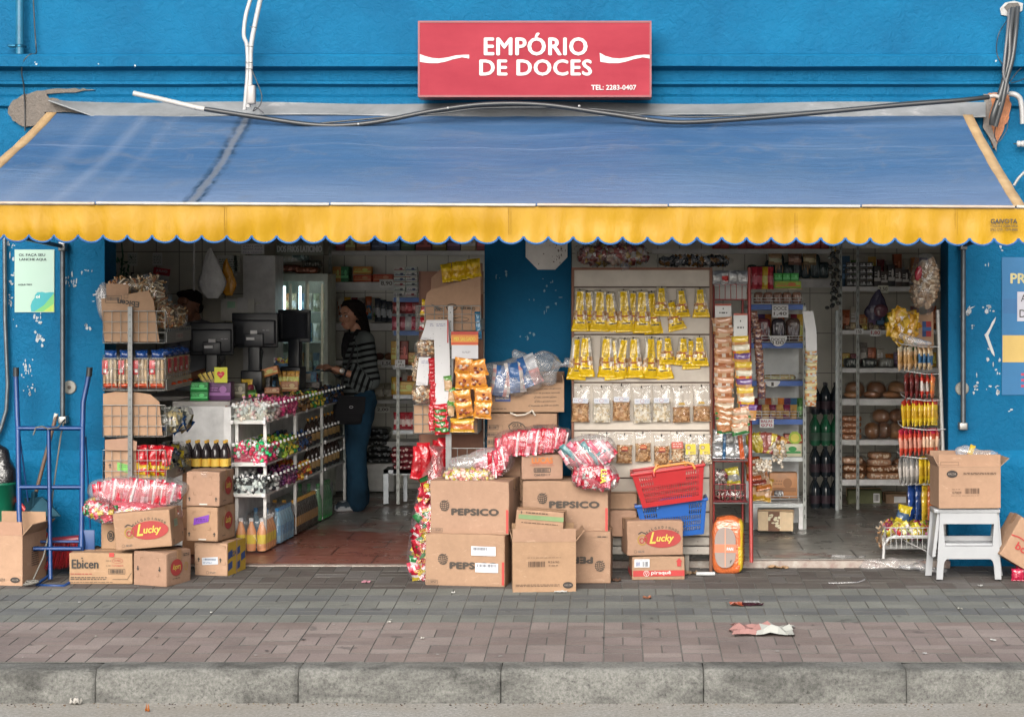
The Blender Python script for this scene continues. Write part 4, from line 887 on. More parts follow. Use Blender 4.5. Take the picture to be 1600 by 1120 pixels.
# ---------------- shopping baskets ----------------
def basket(label,BLp,BRp,TLp,TRp,D,col,hcol,ry,w,h,d,handle):
    p=(W(*BLp,D)+W(*BRp,D))/2; o=thing('shopping_basket',label,'shopping basket',p+Vector((0,d/2,0)),(0,ry,0),'plastic shopping baskets')
    wt,wb=w/2,w*.41; dt,db=d/2,d*.42; t=.004
    m=MB(col)
    def face(a0,a1,b0,b1,org,U,V,holes):
        "wall between bottom edge a0..a1 and top edge b0..b1, split in cells with real slots"
        ncol,rows=holes; rws=[0]
        def P(u,v): return (a0*(1-u)+a1*u)*(1-v)+(b0*(1-u)+b1*u)*v
        nrm=(a1-a0).cross(b0-a0).normalized()*t
        def q(u0,u1,v0,v1):
            A,B,C_,D_=P(u0,v0),P(u1,v0),P(u1,v1),P(u0,v1); m.add([A,B,C_,D_,A+nrm,B+nrm,C_+nrm,D_+nrm],[(0,1,2,3),(7,6,5,4),(0,4,5,1),(1,5,6,2),(2,6,7,3),(3,7,4,0)])
        q(0,1,0,.1); q(0,1,.9,1); q(0,.06,.1,.9); q(.94,1,.1,.9)
        for r_ in range(rows):
            v0=.1+.8*r_/rows; v1=.1+.8*(r_+1)/rows; vm=v0+(v1-v0)*.22; q(.06,.94,v0,vm)
            solid=org and r_>=rows-2
            for i in range(ncol):
                u0=.06+.88*i/ncol; u1=.06+.88*(i+1)/ncol; um=u0+(u1-u0)*.45
                if solid and .27<(u0+u1)/2<.73: q(u0,u1,vm,v1)
                else: q(u0,um,vm,v1)
    Vb=[Vector(a) for a in ((-wb,-db,0),(wb,-db,0),(wb,db,0),(-wb,db,0))]; Vt=[Vector(a) for a in ((-wt,-dt,h),(wt,-dt,h),(wt,dt,h),(-wt,dt,h))]
    face(Vb[0],Vb[1],Vt[0],Vt[1],1,0,0,(26,5)); face(Vb[1],Vb[2],Vt[1],Vt[2],0,0,0,(15,5)); face(Vb[2],Vb[3],Vt[2],Vt[3],0,0,0,(26,5)); face(Vb[3],Vb[0],Vt[3],Vt[0],0,0,0,(15,5))
    m.box(-wb,wb,-db,db,.002,.008); m.build('body','plastic',o)
    m=MB(tuple(q*1.05 for q in col)); e=.012; z0,z1=h-.012,h+.006
    m.rbox(-wt-e,wt+e,-dt-e,-dt+.004,z0,z1,.004); m.rbox(-wt-e,wt+e,dt-.004,dt+e,z0,z1,.004); m.rbox(-wt-e,-wt+.004,-dt+.004,dt-.004,z0+.001,z1-.001,.004); m.rbox(wt-.004,wt+e,-dt+.004,dt-.004,z0+.001,z1-.001,.004); m.build('rim','plastic',o)
    if handle:
        m=MB(hcol); a=.075*w/.44
        for yy,(x0,x1) in ((-dt-.010,(-a*1.2,a*2.2)),(dt-.03,(-a,a*1.6))): m.tube([(x0,yy,h-.02),(x0+.01,yy,h+.012),(x0+.04,yy+.01,h+.024),(x1-.04,yy+.01,h+.024),(x1-.01,yy,h+.012),(x1,yy,h-.02)],.0085,8); m.tube([(x0,yy,h+.0),(x0+.002,yy-.004,h-.03)],.010,6,c=col)
        m.build('handle','plastic',o)
    return o
basket('blue plastic shopping basket under the red one on the plank',(1008,839),(1101,839),(998,793),(1108,777),12.98,C('#1760b8',.85),C('#1760b8',.8),-6,.43,.215,.28,True)
basket('red plastic shopping basket with orange handle, nested in the blue one',(1008,794),(1094,781),(989,736),(1100,722),12.92,C('#d8262d',.68),C('#e8983f',.9),-8,.44,.215,.28,True)
# ---------------- white step stool ----------------
Dl=12.79; s_=F/Dl; p=G(1514,908); o=thing('step_stool','white two step plastic stool holding an open carton','stool',p,(0,0,0))
WC=C('#c9ccd0',.74); Z=lambda py:(908-py)/s_; X=lambda px:(px-1514)/s_; d=.30
m=MB(WC); m.rbox(X(1459),X(1563),-.004,d*.62,Z(801),Z(794.5),.006); m.build('seat','plastic',o)
def stoolframe(y0,y1,xl0,xl1,xr0,xr1,top,mid,name,ins=0):
    "outline panel with an upper window and an arch below"
    def leg(a0,a1,b0,b1,zt,zb):  # top a0..a1 to bottom b0..b1
        return [(a0,zt),(a1,zt),(b1,zb),(b0,zb)]
    m=MB(WC)
    m.prism([(X(xl0),Z(top)),(X(xr1),Z(top)),(X(xr1)+.003,Z(top+22)),(X(xl0)-.003,Z(top+22))][::-1],y0,y1)
    m.prism([(X(xl0)-.004,Z(top+22)),(X(xl0)+.027,Z(top+22)),(X(xl0)+.020,Z(mid)),(X(xl0)-.012,Z(mid))][::-1],y0,y1)
    m.prism([(X(xr1)-.027,Z(top+22)),(X(xr1)+.004,Z(top+22)),(X(xr1)+.012,Z(mid)),(X(xr1)-.020,Z(mid))][::-1],y0,y1)
    return m
def sframe(y0,y1,L0,R0,L1,R1,top,b,mid,arch=True):
    m=MB(WC); lerp=lambda t,a,b_:a+(b_-a)*t
    hT,hB=top,b
    xl=lambda py:X(lerp((py-hT)/(hB-hT),L0,L1)); xr=lambda py:X(lerp((py-hT)/(hB-hT),R0,R1))
    wl=.042
    m.prism([(xl(hT),Z(hT)),(xl(hT+22),Z(hT+22)),(xr(hT+22),Z(hT+22)),(xr(hT),Z(hT))],y0,y1)
    for sgn in (1,-1):
        f=(lambda py:xl(py)) if sgn==1 else (lambda py:xr(py))
        m.prism([(f(hT+22),Z(hT+22)),(f(mid),Z(mid)),(f(mid)+sgn*wl*1.0,Z(mid)),(f(hT+22)+sgn*wl*.55,Z(hT+22))][::sgn],y0,y1)
        a0=f(mid+20)
        arc=[(f(mid+20)+sgn*(wl*1.35),Z(mid+20)),(f(mid+24)+sgn*(wl*1.05),Z(mid+24)),(f(mid+30)+sgn*wl*.95,Z(mid+30)),(f(hB)+sgn*wl*.92,Z(hB))]
        m.prism(([(f(mid+20),Z(mid+20)),(f(hB),Z(hB))]+arc[::-1])[::sgn],y0,y1)
    m.prism([(xl(mid),Z(mid)),(xl(mid+20),Z(mid+20)),(xr(mid+20),Z(mid+20)),(xr(mid),Z(mid))],y0,y1)
    return m
sframe(0,.02,1469,1558,1463,1565,796,905,853).build('front_frame','plastic',o)
m=sframe(.17,.19,1460,1562,1452,1575,801,905,842); m.build('rear_frame','plastic',o)
for sgn,(a,b_) in ((1,(1465,1457)),(-1,(1562,1568))):
    m=MB(WC); m.add([(X(a),0.02,Z(801)),(X(a)+.02*sgn,.02,Z(801)),(X(b_)+.02*sgn,.02,Z(870)),(X(b_),.02,Z(870)),(X(a),.17,Z(801)),(X(a)+.02*sgn,.17,Z(801)),(X(b_)+.02*sgn,.17,Z(870)),(X(b_),.17,Z(870))],[(0,1,2,3),(7,6,5,4),(0,4,5,1),(1,5,6,2),(2,6,7,3),(3,7,4,0)]); m.build('side_web','plastic',o)
m=MB(WC); m.rbox(X(1468),X(1560),.0205,.165,Z(853),Z(849),.003); m.build('lower_step','plastic',o)
# orange shrink-wrapped bottles
p=G(1137,896); OR=C('#e87a44',.85)
o=thing('wrapped_pack','upright orange shrink wrapped pack of rolls standing by the red rack','wrapped pack',p,-6)
m=MB(OR); m.at((0,.06,.17)); m.blob(.10,.07,.17,5,26,18,.06,10,colf=lambda q:C('#e0be35',.9) if q.x>.072 and q.y<.05 else OR); m.X=Matrix(); m.build('outer_wrap','wrap',o)
m=MB(C('#b9a79c',.9)); m.at((-.014,-.026,.165)); n=30; m.add([(.066*math.copysign(abs(math.cos(a))**.8,math.cos(a)),.004*noise.noise(Vector((a,3,2))),.125*math.copysign(abs(math.sin(a))**.7,math.sin(a))) for a in [i*math.tau/n for i in range(n)]],[tuple(range(n))],c=C('#a89890',.85)); 
m.rect(-.066,-.03,.066,.02,-.002,C('#e8835e',.9)); textmb(m,'PAN',.03,-.008,.04,.02,-.003,(.8,.8,.85),.03); m.rect(-.003,-.12,.003,.12,-.003,C('#e0a080')); m.poly([(.03,-.003,-.10),(.045,-.003,-.075),(.03,-.003,-.08)],c=INK); m.X=Matrix(); m.build('clear_window','paper',o)
m=MB(OR); m.at((0,.05,.33)); m.blob(.075,.055,.028,2.2,18,8,.5,14); m.X=Matrix(); m.build('sealed_top','wrap',o)
m=MB(C('#e0c23a',.9)); m.at((.088,.01,.16),(0,0,70)); textmb(m,'PULLMAN'[:0]+'PAO DE FORMA',0,0,.2,.035,-.012,C('#8f2d1c',.9),.03,rot=90); m.X=Matrix(); m.build('lettering','paper',o)

o=thing('film_heap','crushed clear film and a yellow snack pack lying in the stool carton','packaging film',W(1520,708,12.93)); m=MB(); m.at((.03,0,-.01),(0,12,0)); m.blob(.10,.06,.035,2,24,12,1.0,14,seed=3); m.at((-.06,0,.0)); m.blob(.05,.04,.04,2,18,10,1.2,16,seed=8); m.X=Matrix(); m.build('film','filmhazy',o)
m=MB(); m.at((-.045,-.02,-.06),(0,22,0)); m.pouch(.035,.12,.03,5,6,seed=3,colf=lambda u,v,s_:C('#e8c43c',.9) if v>.5 else C('#c8642c',.9)); m.X=Matrix(); m.build('snack_pack','wrap',o)
m=MB((.35,.34,.32)); m.at((-.02,.02,-.20)); m.rbox(-.14,.16,-.06,.06,-.03,.17,.01); m.X=Matrix(); m.build('packed_bag','paper',o)
# ---------------- prototype packs ----------------
NUT=[C('#d9b48c',.85),C('#c99a6a',.8),C('#e6cba6',.85),C('#b9824f',.8),C('#e9d8bd',.85)]
def rootmesh(m,name,mat,label,cat,group,loc=(0,0,0)):
    o=m.build(name,mat,None,loc); return tag(o,label,cat,group)
YE=C('#f3c916',1.1); YE2=C('#e8b610',1.0)
def yellow_pack(w,h,lab):
    def cf(u,v,s_):
        if s_==1: return YE2
        if v<.17: return YE
        if v<.26: return YE2 if not .12<u<.88 else YE
        if v<.50: return rnd.choice(NUT) if not .33<u<.67 else YE
        if v<.93: return YE if .22<u<.78 else C('#cfc6b2',.8)
        return C('#d8cfb8',.8)
    m=MB(); m.at((0,0,-h)); m.pouch(w,h,.038,9,18,seed=w*99,colf=cf,flat=.4,tp=.55); o=rootmesh(m,'snack_pack','wrap',lab,'snack pack','yellow snack packs on the peg board')
    m=MB(); m.at((0,-.022,-h*.79),(2,0,0)); m.rect(-w*.34,-.004,w*.34,.004,0,(.05,.04,.03)); scrib(m,0,0,w*.5,.005,(.6,.5,.2),-.0006)
    m.rect(-w*.22,.04,w*.22,.047,.001,C('#c8452c',.8)); scrib(m,0,.09,w*.3,.03,(.35,.27,.05),.004,3); m.rect(-w*.2,.12,w*.2,.1215,.004,(.3,.22,.04)); m.build('label','paper',o)
    m=MB((.05,.04,.04)); m.tube([(0,.03,-.006),(0,-.012,-.006),(0,-.016,.002)],.003,5); m.build('hanging_hook','metal',o)
    return o
DB=13.20; sB=F/DB
# slat wall display board
pz=lambda py:CZ+(440-py)/sB; pxx=lambda px:(px-960)/sB
o=thing('display_board','tall slatted display board in a brown frame hung with snack packs','display board',(pxx(1002),DB,zp(13.2)),0); oz=zp(13.2)
m=MB(C('#d2c8bb',1.1)); m.X=Matrix.Translation((-pxx(1002),0,-oz))
slots=[449,523,598,673,747,800]
ys=[419]+slots+[838]
for i,(a,b_) in enumerate(zip(ys,ys[1:])): m.box(pxx(896),pxx(1109),.004,.02,pz(b_)+.006,pz(a)-.004)
m.build('board','matte',o)
m=MB((.10,.05,.03)); m.X=Matrix.Translation((-pxx(1002),0,-oz)); m.box(pxx(896),pxx(1109),.0205,.03,pz(838),pz(420)); m.build('backing','wood',o)
m=MB(C('#9c6244',.75)); m.X=Matrix.Translation((-pxx(1002),0,-oz)); m.box(pxx(893),pxx(897),-.01,.035,oz,pz(418)); m.box(pxx(1108.5),pxx(1113),-.012,.035,oz,pz(418)); m.box(pxx(897),pxx(1108.5),-.008,.033,pz(422),pz(418)); m.build('frame','wood',o)
for a,b_ in ((839,851),(853,865)):
    m=MB(C('#cfc8bd',.8)); m.X=Matrix.Translation((-pxx(1002),0,-oz)); m.rbox(pxx(897.5),pxx(1108),-.022,-.002,pz(b_),pz(a),.003); 
    for t in range(3): m.X=Matrix.Translation((-pxx(1002)+pxx(1020+t*35),-.0225,-oz+pz((a+b_)/2)))@Matrix.Rotation(R(90),4,'X'); m.lathe([(.003,0),(.003,.001)],6,c=(.1,.08,.07))
    m.build('plank','wood',o)
m=MB(C('#b9b0a2',.7)); m.X=Matrix.Translation((-pxx(1002),0,-oz)); m.rbox(pxx(952),pxx(1106),-.02,.22*0+.0,pz(839)-.0,pz(838),.001); m.rbox(pxx(1070),pxx(1077),.0,.04,oz,pz(866)); m.rbox(pxx(905),pxx(912),.0,.04,oz,pz(866)); m.build('foot','wood',o)
gy='yellow snack packs on the peg board'
big=yellow_pack(.088,.262,'first long yellow snack pack from the blue pier, top row'); small=yellow_pack(.083,.185,'first short yellow snack pack in the top row, beside the four long ones')
def place(proto,i,label,px,py,dy=0,ry=0,rz=0,D=DB):
    p=W(px,py,D-.03-dy); 
    if i==0: proto.location=p; proto.rotation_euler=(0,R(ry),R(rz)); proto['label']=label; return proto
    s_=rnd.uniform(.94,1.06); return dup(proto,label,p,(rnd.uniform(-4,4),ry+rnd.uniform(-2.5,2.5),rz+rnd.uniform(-14,14)),(s_*rnd.uniform(1.0,1.12),1,s_*.98))
n=0
for row,(lst,rn) in enumerate((([(906.5,452,0,0),(918,454,-.018,3),(937.7,453,0,-1),(951,456,-.018,5),(974,452,0,1),(990,455,-.018,-3),(1003,453,0,-1),(1017,455,-.018,4)],'top'),([(903,527,-.018,-6),(914.6,525,0,2),(947.6,526,0,0),(955,529,-.018,4),(976,528,-.018,-9),(990.5,527,0,4),(1017,526,0,0),(1031,528,-.018,7)],'second'))):
    for i,(px,py,dy,ry) in enumerate(lst): place(big,n,f'{ORD[i]} long yellow snack pack along the {rn} row, counted from the blue pier',px,py,-dy if 0 else dy,-ry,rnd.uniform(-12,12)); n+=1
n=0
for row,(lst,rn) in enumerate((([(1033.5,448,0,0),(1048,470,-.018,12),(1064,452,0,2),(1094,450,0,0)],'top'),([(1043,526,0,0),(1068,527,0,-2),(1078,530,-.018,4),(1093,525,0,2)],'second'))):
    for i,(px,py,dy,ry) in enumerate(lst): place(small,n,f'{ORD[i]} short yellow snack pack of the {rn} row, counted from the long packs',px,py,dy,-ry,rnd.uniform(-14,14)); n+=1
# clear bags of nuts
def clear_pack(w,h,pal,lab,fill=.55,labelc=(.66,.68,.74),lk=0,group='clear nut bags on the peg board'):
    m=MB(); m.at((0,0,-h)); m.pouch(w*.96,h*fill,.035,8,9,seed=w*31+lk,colf=lambda u,v,s_:rnd.choice(pal),seal=.06); 
    for i in range(46):
        m.X=Matrix.Translation((rnd.uniform(-.40,.40)*w,-.014-rnd.random()*.004,-h+h*fill*rnd.uniform(.08,.92)))@Euler([rnd.uniform(0,3) for _ in range(3)]).to_matrix().to_4x4(); m.blob(.010,.006,.006,2,5,3,c=rnd.choice(pal))
    m.X=Matrix(); o=rootmesh(m,'nut_bag','food',lab,'bag of nuts',group)
    m=MB(); m.at((0,0,-h)); m.pouch(w,h,.040,10,14,seed=lk+3,flat=.6); m.build('clear_bag','film',o)
    m=MB(labelc)
    if lk==0: m.at((0,-.024,-h*.42)); m.rbox(-w*.40,w*.40,-.0005,.0005,-.016,.016,.0004); textmb(m,'R$',-w*.26,0,w*.14,.012,-.0012,(.25,.3,.45)); m.ring(0,0,.013,.012,.002,-.0012,c=C('#b9583c',.8)); scrib(m,w*.25,0,w*.22,.016,(.3,.35,.5),-.0012,2)
    elif lk==1: m.at((0,-.026,-h*.56)); m.poly([(-.022,0,0),(.022,0,0),(.018,0,.018),(0,0,.024),(-.018,0,.018)],c=C('#c9562c',.9)); m.rect(-.018,-.008,.018,-.001,0,C('#7d1c16',.9)); textmb(m,'NUTS',0,.008,.03,.008,-.0008,C('#efdc9a',.9),.02)
    elif lk==2: m.at((0,-.026,-h*.5)); m.rect(-w*.36,-.03,w*.36,.035,0,C('#e6cf3a',.9)); m.ring(-.012,.012,.013,.013,.003,-.0008,c=C('#7a5a3a',.8)); m.ell(-.012,.012,.009,.009,-.0008,c=C('#c9b9a0',.9)); textmb(m,'MIX',.01,-.018,.03,.010,-.0008,(.25,.2,.1),.02)
    elif lk==3: m.at((0,-.026,-h*.45)); m.rect(-w*.40,-.02,w*.40,.02,0,C('#d8604f',.8)); scrib(m,0,0,w*.6,.03,(.7,.5,.45),-.0008,2)
    elif lk==4: m.at((0,-.026,-h*.52)); m.poly([(-.022,0,0),(.022,0,0),(.014,0,.014),(-.014,0,.014)],c=C('#dcb23c',.9)); scrib(m,0,.006,.03,.006,(.3,.2,.1),-.0008)
    m.build('label','paper',o); 
    m=MB((.05,.05,.05)); m.tube([(0,.03,-.012),(0,-.02,-.012),(0,-.024,-.002)],.0035,5); m.build('hanging_hook','metal',o)
    return o
PEAN=[C('#c99a6a',.8),C('#d8ae7e',.85),C('#b8814c',.8)]; WHT=[C('#e9ddc6',.9),C('#ddc9a5',.85),C('#f0e8d8',.9)]
gw='clear nut bags on the peg board'
tp=clear_pack(.125,.235,PEAN,'x',.52); specs=[(908,PEAN,0,'brown nuts'),(940,WHT,0,'white nuts'),(971,PEAN,0,'brown crisps'),(1002,WHT,0,'pale nuts'),(1033.5,WHT,0,'round pale biscuits'),(1064,PEAN,4,'brown nuts with a yellow label'),(1096,PEAN,4,'nuts with a yellow label')]
for i,(px,pal,lk,what) in enumerate(specs):
    o=clear_pack(.118,.232,pal,f'clear bag of {what}, {ORD[i]} from the pier, third row',.54 if lk==0 else .42,lk=lk); o.location=W(px,601+rnd.uniform(-2,3),DB-.03); o.rotation_euler=(0,R(rnd.uniform(-2,2)),R(rnd.uniform(-8,8)))
for o_ in [tp]+list(tp.children): bpy.data.objects.remove(o_)
for i,(px,pal,lk,what) in enumerate([(921,PEAN,1,'nuts'),(948,PEAN,1,'nuts'),(976,PEAN,1,'nuts'),(1004,PEAN,1,'nuts'),(1033.5,PEAN,1,'nuts'),(1058,NUT,3,'red labelled nuts'),(1079,WHT,2,'sweets on a yellow card'),(1099.5,WHT,2,'sweets on a yellow card')]):
    o=clear_pack(.105 if lk<2 else .088,.19,pal,f'clear bag of {what}, {ORD[i]} from the pier, bottom row',.60,lk=lk); o.location=W(px,675+rnd.uniform(-2,3),DB-.03); o.rotation_euler=(0,R(rnd.uniform(-3,3)),R(rnd.uniform(-8,8)))
m=MB((.07,.06,.05))
for py in (461,538,612): m.box(pxx(1020),pxx(1107),-.012,-.004,pz(py+24),pz(py+21)) if 0 else None
# big bag on top of the board
o=bulkbag('large tied clear bag of sweets lying on top of the display board',W(958,398,13.35),.235,.13,.075,(0,0,0),n=130,pal=[C('#d9a8a0',.8),C('#b85a52',.8),C('#e0c0a8',.8),C('#8f3a34',.8),C('#d8d0c8',.8),C('#caa23c',.8)],sx=.03,sz=.07,fm='film',core=(.25,.13,.10))
m=MB(); m.at((.05,-.10,-.05)); m.tube([(-.06,.04,.09),(0,-.01,.0),(.02,-.03,-.02),(.03,-.03,-.05)],[.04,.014,.03,.036],12,cap=False); m.build('knot','filmhazy',o)
MIXP=[C('#b8443a',.7),C('#d8b23c',.7),C('#e8e0d8',.8),C('#30343c',.7),C('#8a8f95',.7),C('#caa27a',.7)]
o=bulkbag('dark heap of glossy snack packs behind the top of the display board',W(1085,408,13.5),.24,.10,.035,(0,0,0),n=90,pal=[C('#50565c',.6),C('#9aa0a4',.7),C('#2b2f33',.6),C('#b8bcc0',.8),C('#c28a3c',.7)],sx=.03,sz=.06,fm='film',core=(.05,.05,.05))

# ---------------- wire racks ----------------
def grid(m,P0,U,V,nu,nv,r=.0022,c=None):
    P0,U,V=Vector(P0),Vector(U),Vector(V)
    for i in range(nu+1): m.tube([P0+U*i/nu,P0+U*i/nu+V],r,4,c,cap=False)
    for j in range(nv+1): m.tube([P0+V*j/nv,P0+V*j/nv+U],r*(1.5 if j in(0,nv) else 1),4,c,cap=False)
def wirebasket(x0,x1,y0,y1,z0,z1,nu=7,nv=3,nd=12,c=(.42,.42,.40),front=True):
    m=MB(c)
    if front: grid(m,(x0,y0,z0),(x1-x0,0,0),(0,0,z1-z0),nu,nv)
    grid(m,(x1,y0,z0),(0,y1-y0,0),(0,0,(z1-z0)*.45),nd,1); grid(m,(x0,y0,z0),(0,y1-y0,0),(0,0,(z1-z0)),nd,2); grid(m,(x0,y0,z0),(x1-x0,0,0),(0,y1-y0,0),5,nd)
    m.tube([(x1,y0,z1),(x1,y0+.10,z0+(z1-z0)*.45)],.003,5,cap=False)
    return m
DR=13.0; sR=F/DR; RX=lambda px:(px-960)/sR; RZ=lambda py:CZ+(440-py)/sR
ox=RX(210); oz=zp(13.0)
rk=thing('wire_rack','tall wire basket rack with a galvanised upright, beside the blue wall','wire rack',(ox,DR,oz))
def rr(m): m.X=Matrix.Translation((-ox,-DR,-oz)); return m
GALV=(.20,.21,.21)
m=rr(MB(GALV)); m.box(RX(201),RX(208),12.975,12.979,oz,RZ(479)); m.box(RX(201),RX(202),12.979,13.0,oz,RZ(479)); m.box(RX(207),RX(208),12.979,13.0,oz,RZ(479))
for py in range(492,880,11): m.X=Matrix.Translation((-ox+RX(204.5),-DR+12.9745,-oz+RZ(py)))@Matrix.Rotation(R(90),4,'X'); m.lathe([(.0035,0),(.0035,.0008)],6,c=(.02,.02,.02))
m.build('upright','metal',rk)
for (yt,yb) in ((486,536),(560,610),(633,682),(703,752)):
    b=wirebasket(RX(161),RX(258),13.0,13.78,RZ(yb),RZ(yt)); b.X=Matrix(); b.v=[q-Vector((ox,DR,oz)) for q in b.v]; bo=b.build('wire_basket','metal',rk)
    m=rr(MB(C('#8f938f',.8))); x=RX(258)+.004; m.box(x,x+.003,13.01,13.77,RZ(yb)+.002,RZ(yb)+.068)
    m.X=m.X@Matrix.Translation((x+.0035,13.4,RZ(yb)+.035))@Matrix.Rotation(R(90),4,'Z'); m.rect(-.12,-.02,.10,.02,0,C('#c9c2ba',.8)); textmb(m,'R$ 1,50',.02,0,.13,.024,-.001,C('#b02c38',.9),.02); textmb(m,'UN',-.08,0,.04,.02,-.001,INK); m.build('price_rail','plastic',bo)
# contents
def flatcard(label,pts,D,t=.005,rx=0,prints=None,group='cut cardboard liners in the racks',yy=0):
    P=[W(px,py,D) for px,py in pts]; cx=sum(p.x for p in P)/len(P); cz=min(p.z for p in P)
    o=thing('cardboard_liner',label,'cardboard sheet',(cx,D,cz),(rx,0,0),group)
    m=MB(cardcol()); m.prism([(p.x-cx,p.z-cz) for p in P],0,t); m.build('sheet','card',o)
    if prints: q=MB(INK); q.at((0,-.002,0)); prints(q,lambda px,py:((px-960)/F*D-cx,CZ+(440-py)/F*D-cz)); q.build('printing','matte',o)
    return o
def p1(q,L): a=L(188,480); textmb(q,'Ebicen',*L(200.5,474),.135,.036,0,INK,.03,flip=True,rot=-7); q.frame(*L(165,473),*L(190,462),.0025); barcode(q,*L(177,467),.085,.022,n=12,c=tuple(v*2 for v in INK)); q.frame(*L(194,466),*L(200,460),.002)
flatcard('bent cardboard with upside down lettering lining the top wire basket',[(159,488),(158,467),(232,454),(240,470),(249,534),(163,534)],13.015,prints=p1)
flatcard('small cardboard flap standing behind the upside down lettered cardboard',[(166,470),(166,443),(201,444),(201,462),(190,468)],13.05)
flatcard('torn edged cardboard lining the third wire basket',[(162,680),(161,615),(180,612),(215,613),(235,616),(249,628),(250,640),(254,680)],13.015)
o=flatcard('creased cardboard with a green sticker in the lowest wire basket',[(164,752),(164,700),(212,700),(214,752)],13.02,prints=lambda q,L:arrow(q,*L(172,727),.02))
m=MB(C('#7ccc5c',.8)); m.at((.03,-.004,.075)); m.add([(-.05,0,-.005),(.045,0,-.03),(.045,0,.02),(-.05,0,.045)],[(0,1,2,3)]); scrib(m,0,.02,.08,.02,(.08,.2,.06),-.001,2); m.build('sticker','paper',o)
o=flatcard('crumpled cardboard flap above the green sticker cardboard',[(164,703),(164,687),(200,684),(214,690),(213,704)],12.99)
# pasta-like snack bags on top basket, bread sticks, silver packs
def filledbag(label,center,rx,ry,rz,pal,n=50,rot=(0,0,0),sz=(.012,.05),fm='film',group=None,cat='bag of snacks',core=None,name='snack_bag',amp=.8,mat='food'):
    o=thing(name,label,cat,center,rot,group); m=MB(core or tuple(q*.5 for q in pal[0])); m.blob(rx*.8,ry*.8,rz*.8,2.3,14,10,.3)
    for p in shellpts(rx,ry,rz,n,2.3,.86):
        a=Vector((rnd.gauss(0,1),rnd.gauss(0,.4),rnd.gauss(0,1))).normalized()*sz[1]/2; m.tube([p-a,p+Vector((0,-.004,0)),p+a],sz[0]/2,5,c=rnd.choice(pal))
    m.build('contents',mat,o)['kind']='stuff'; m=MB(); m.blob(rx,ry,rz,2.3,26,16,amp*.5,12,seed=rnd.random()*9); m.build('clear_bag',fm,o); return o
PASTA=[C('#d8b98c',.85),C('#c79a62',.8),C('#e8d6b4',.85),C('#b5763f',.8)]
gp='clear bags of twisted snacks on the wire rack'
filledbag('clear bag of crisp snacks heaped behind the top basket cardboard',W(205,447,13.2),.15,.09,.055,PASTA,70,group=gp)
filledbag('clear bag of long orange snacks slumping down the rack toward the man',W(243,462,13.25),.075,.10,.14,PASTA,80,(0,-20,0),(.012,.08),group=gp)
filledbag('clear bag of pale twisted snacks low at the corner of the top basket',W(258,493,13.2),.07,.10,.085,PASTA,60,(0,-10,0),(.016,.05),group=gp)
filledbag('clear bag of thin rolled snacks beside the head of the cashier',W(276,494,13.45),.06,.12,.075,PASTA,60,(0,10,0),(.014,.05),group=gp)
filledbag('loose clear film bag bulging out against the blue wall',W(162,470,13.1),.05,.06,.12,[(.6,.6,.62)],8,fm='filmhazy',group=gp)
def bread(label,center,w,h,d,rz=0):
    o=thing('breadstick_pack',label,'pack of breadsticks',center,(0,0,rz),'packs of breadsticks in the second wire basket')
    m=MB()
    nx=4
    for i in range(nx):
        for j in range(2): x=-w/2+w*(i+.5)/nx; m.tube([(x,-d/4+j*d/2,.012),(x+rnd.uniform(-.004,.004),-d/4+j*d/2,h*.5),(x,-d/4+j*d/2,h*.86)],w/nx*.5,7,c=rnd.choice([C('#e8c9a0',.85),C('#dcae7c',.85),C('#eed8b8',.85)]))
    m.build('breadstick','food',o)
    m=MB((.8,.8,.8)); m.pouch(w*1.12,h*1.0,d*1.1,7,8,seed=center[0]*9); m.build('clear_bag','film',o)
    m=MB(C('#cc2430',.9)); m.at((-w*.28,-d*.56,h*.42)); m.rbox(-w*.2,w*.2,-.001,.002,-.0,h*.42,.001); m.rect(-w*.1,.01,w*.1,.03,-.002,(.7,.68,.65)); m.build('label','plastic',o)
    m=MB(C('#d8572f',.9)); m.at((0,-d*.02,0)); m.pouch(w*1.1,h*.17,d*1.12,6,4,seed=2); m.at((0,0,h*.86)); m.pouch(w*.9,h*.28,d*.9,6,4,seed=3,c=C('#1f4f9a',.85)); m.X=Matrix(); m.build('printed_end','wrap',o)
    return o
for i,px in enumerate((173,197,221,246)): bread(f'clear pack of breadsticks with red label, {ORD[i]} from the blue wall',W(px,606,13.05),.088,.205,.07,rnd.uniform(-6,6))
for i in range(4): bread(f'pack of breadsticks in the side row of the basket, {ORD[i]} from the pavement end',W(259-5,606,13.02)+Vector((-.03,.17+.17*i,0)),.13,.21,.10,80)
m=MB(C('#28488f',.8)); 
o=bulkbag('pile of silver and blue snack packs in the third wire basket',W(273,655,13.35),.085,.28,.075,(0,0,0),n=60,pal=[C('#b8bab0',.8),C('#d8d8cc',.8),C('#8f958a',.7),C('#2f5f9a',.7),C('#c8b88a',.8)],sx=.06,sz=.09,fm='film',core=(.2,.2,.18))
def snackpack(label,loc,w,h,t,pal,rot=(0,0,0),group=None,txt=None,name='snack_pack',bands=((.0,0),(.25,1),(.6,0)),mat='wrap',tc=None,cat='snack pack'):
    def cf(u,v,s_):
        k_=0
        for a,b_ in bands:
            if v+.12*(u-.5)>=a: k_=b_
        return pal[k_]
    m=MB(); m.pouch(w,h,t,7,10,seed=loc[0]*7+loc[2]*3,colf=cf); o=m.build(name,mat,None,loc,rot); tag(o,label,cat,group)
    if txt: m=MB(); textmb(m,txt,0,h*.62,w*.62,h*.13,-t*.56-.002,tc or pal[-1],.03,rot=8); m.build('lettering','paper',o)
    return o
gq='red and yellow snack packs in the lowest wire basket'
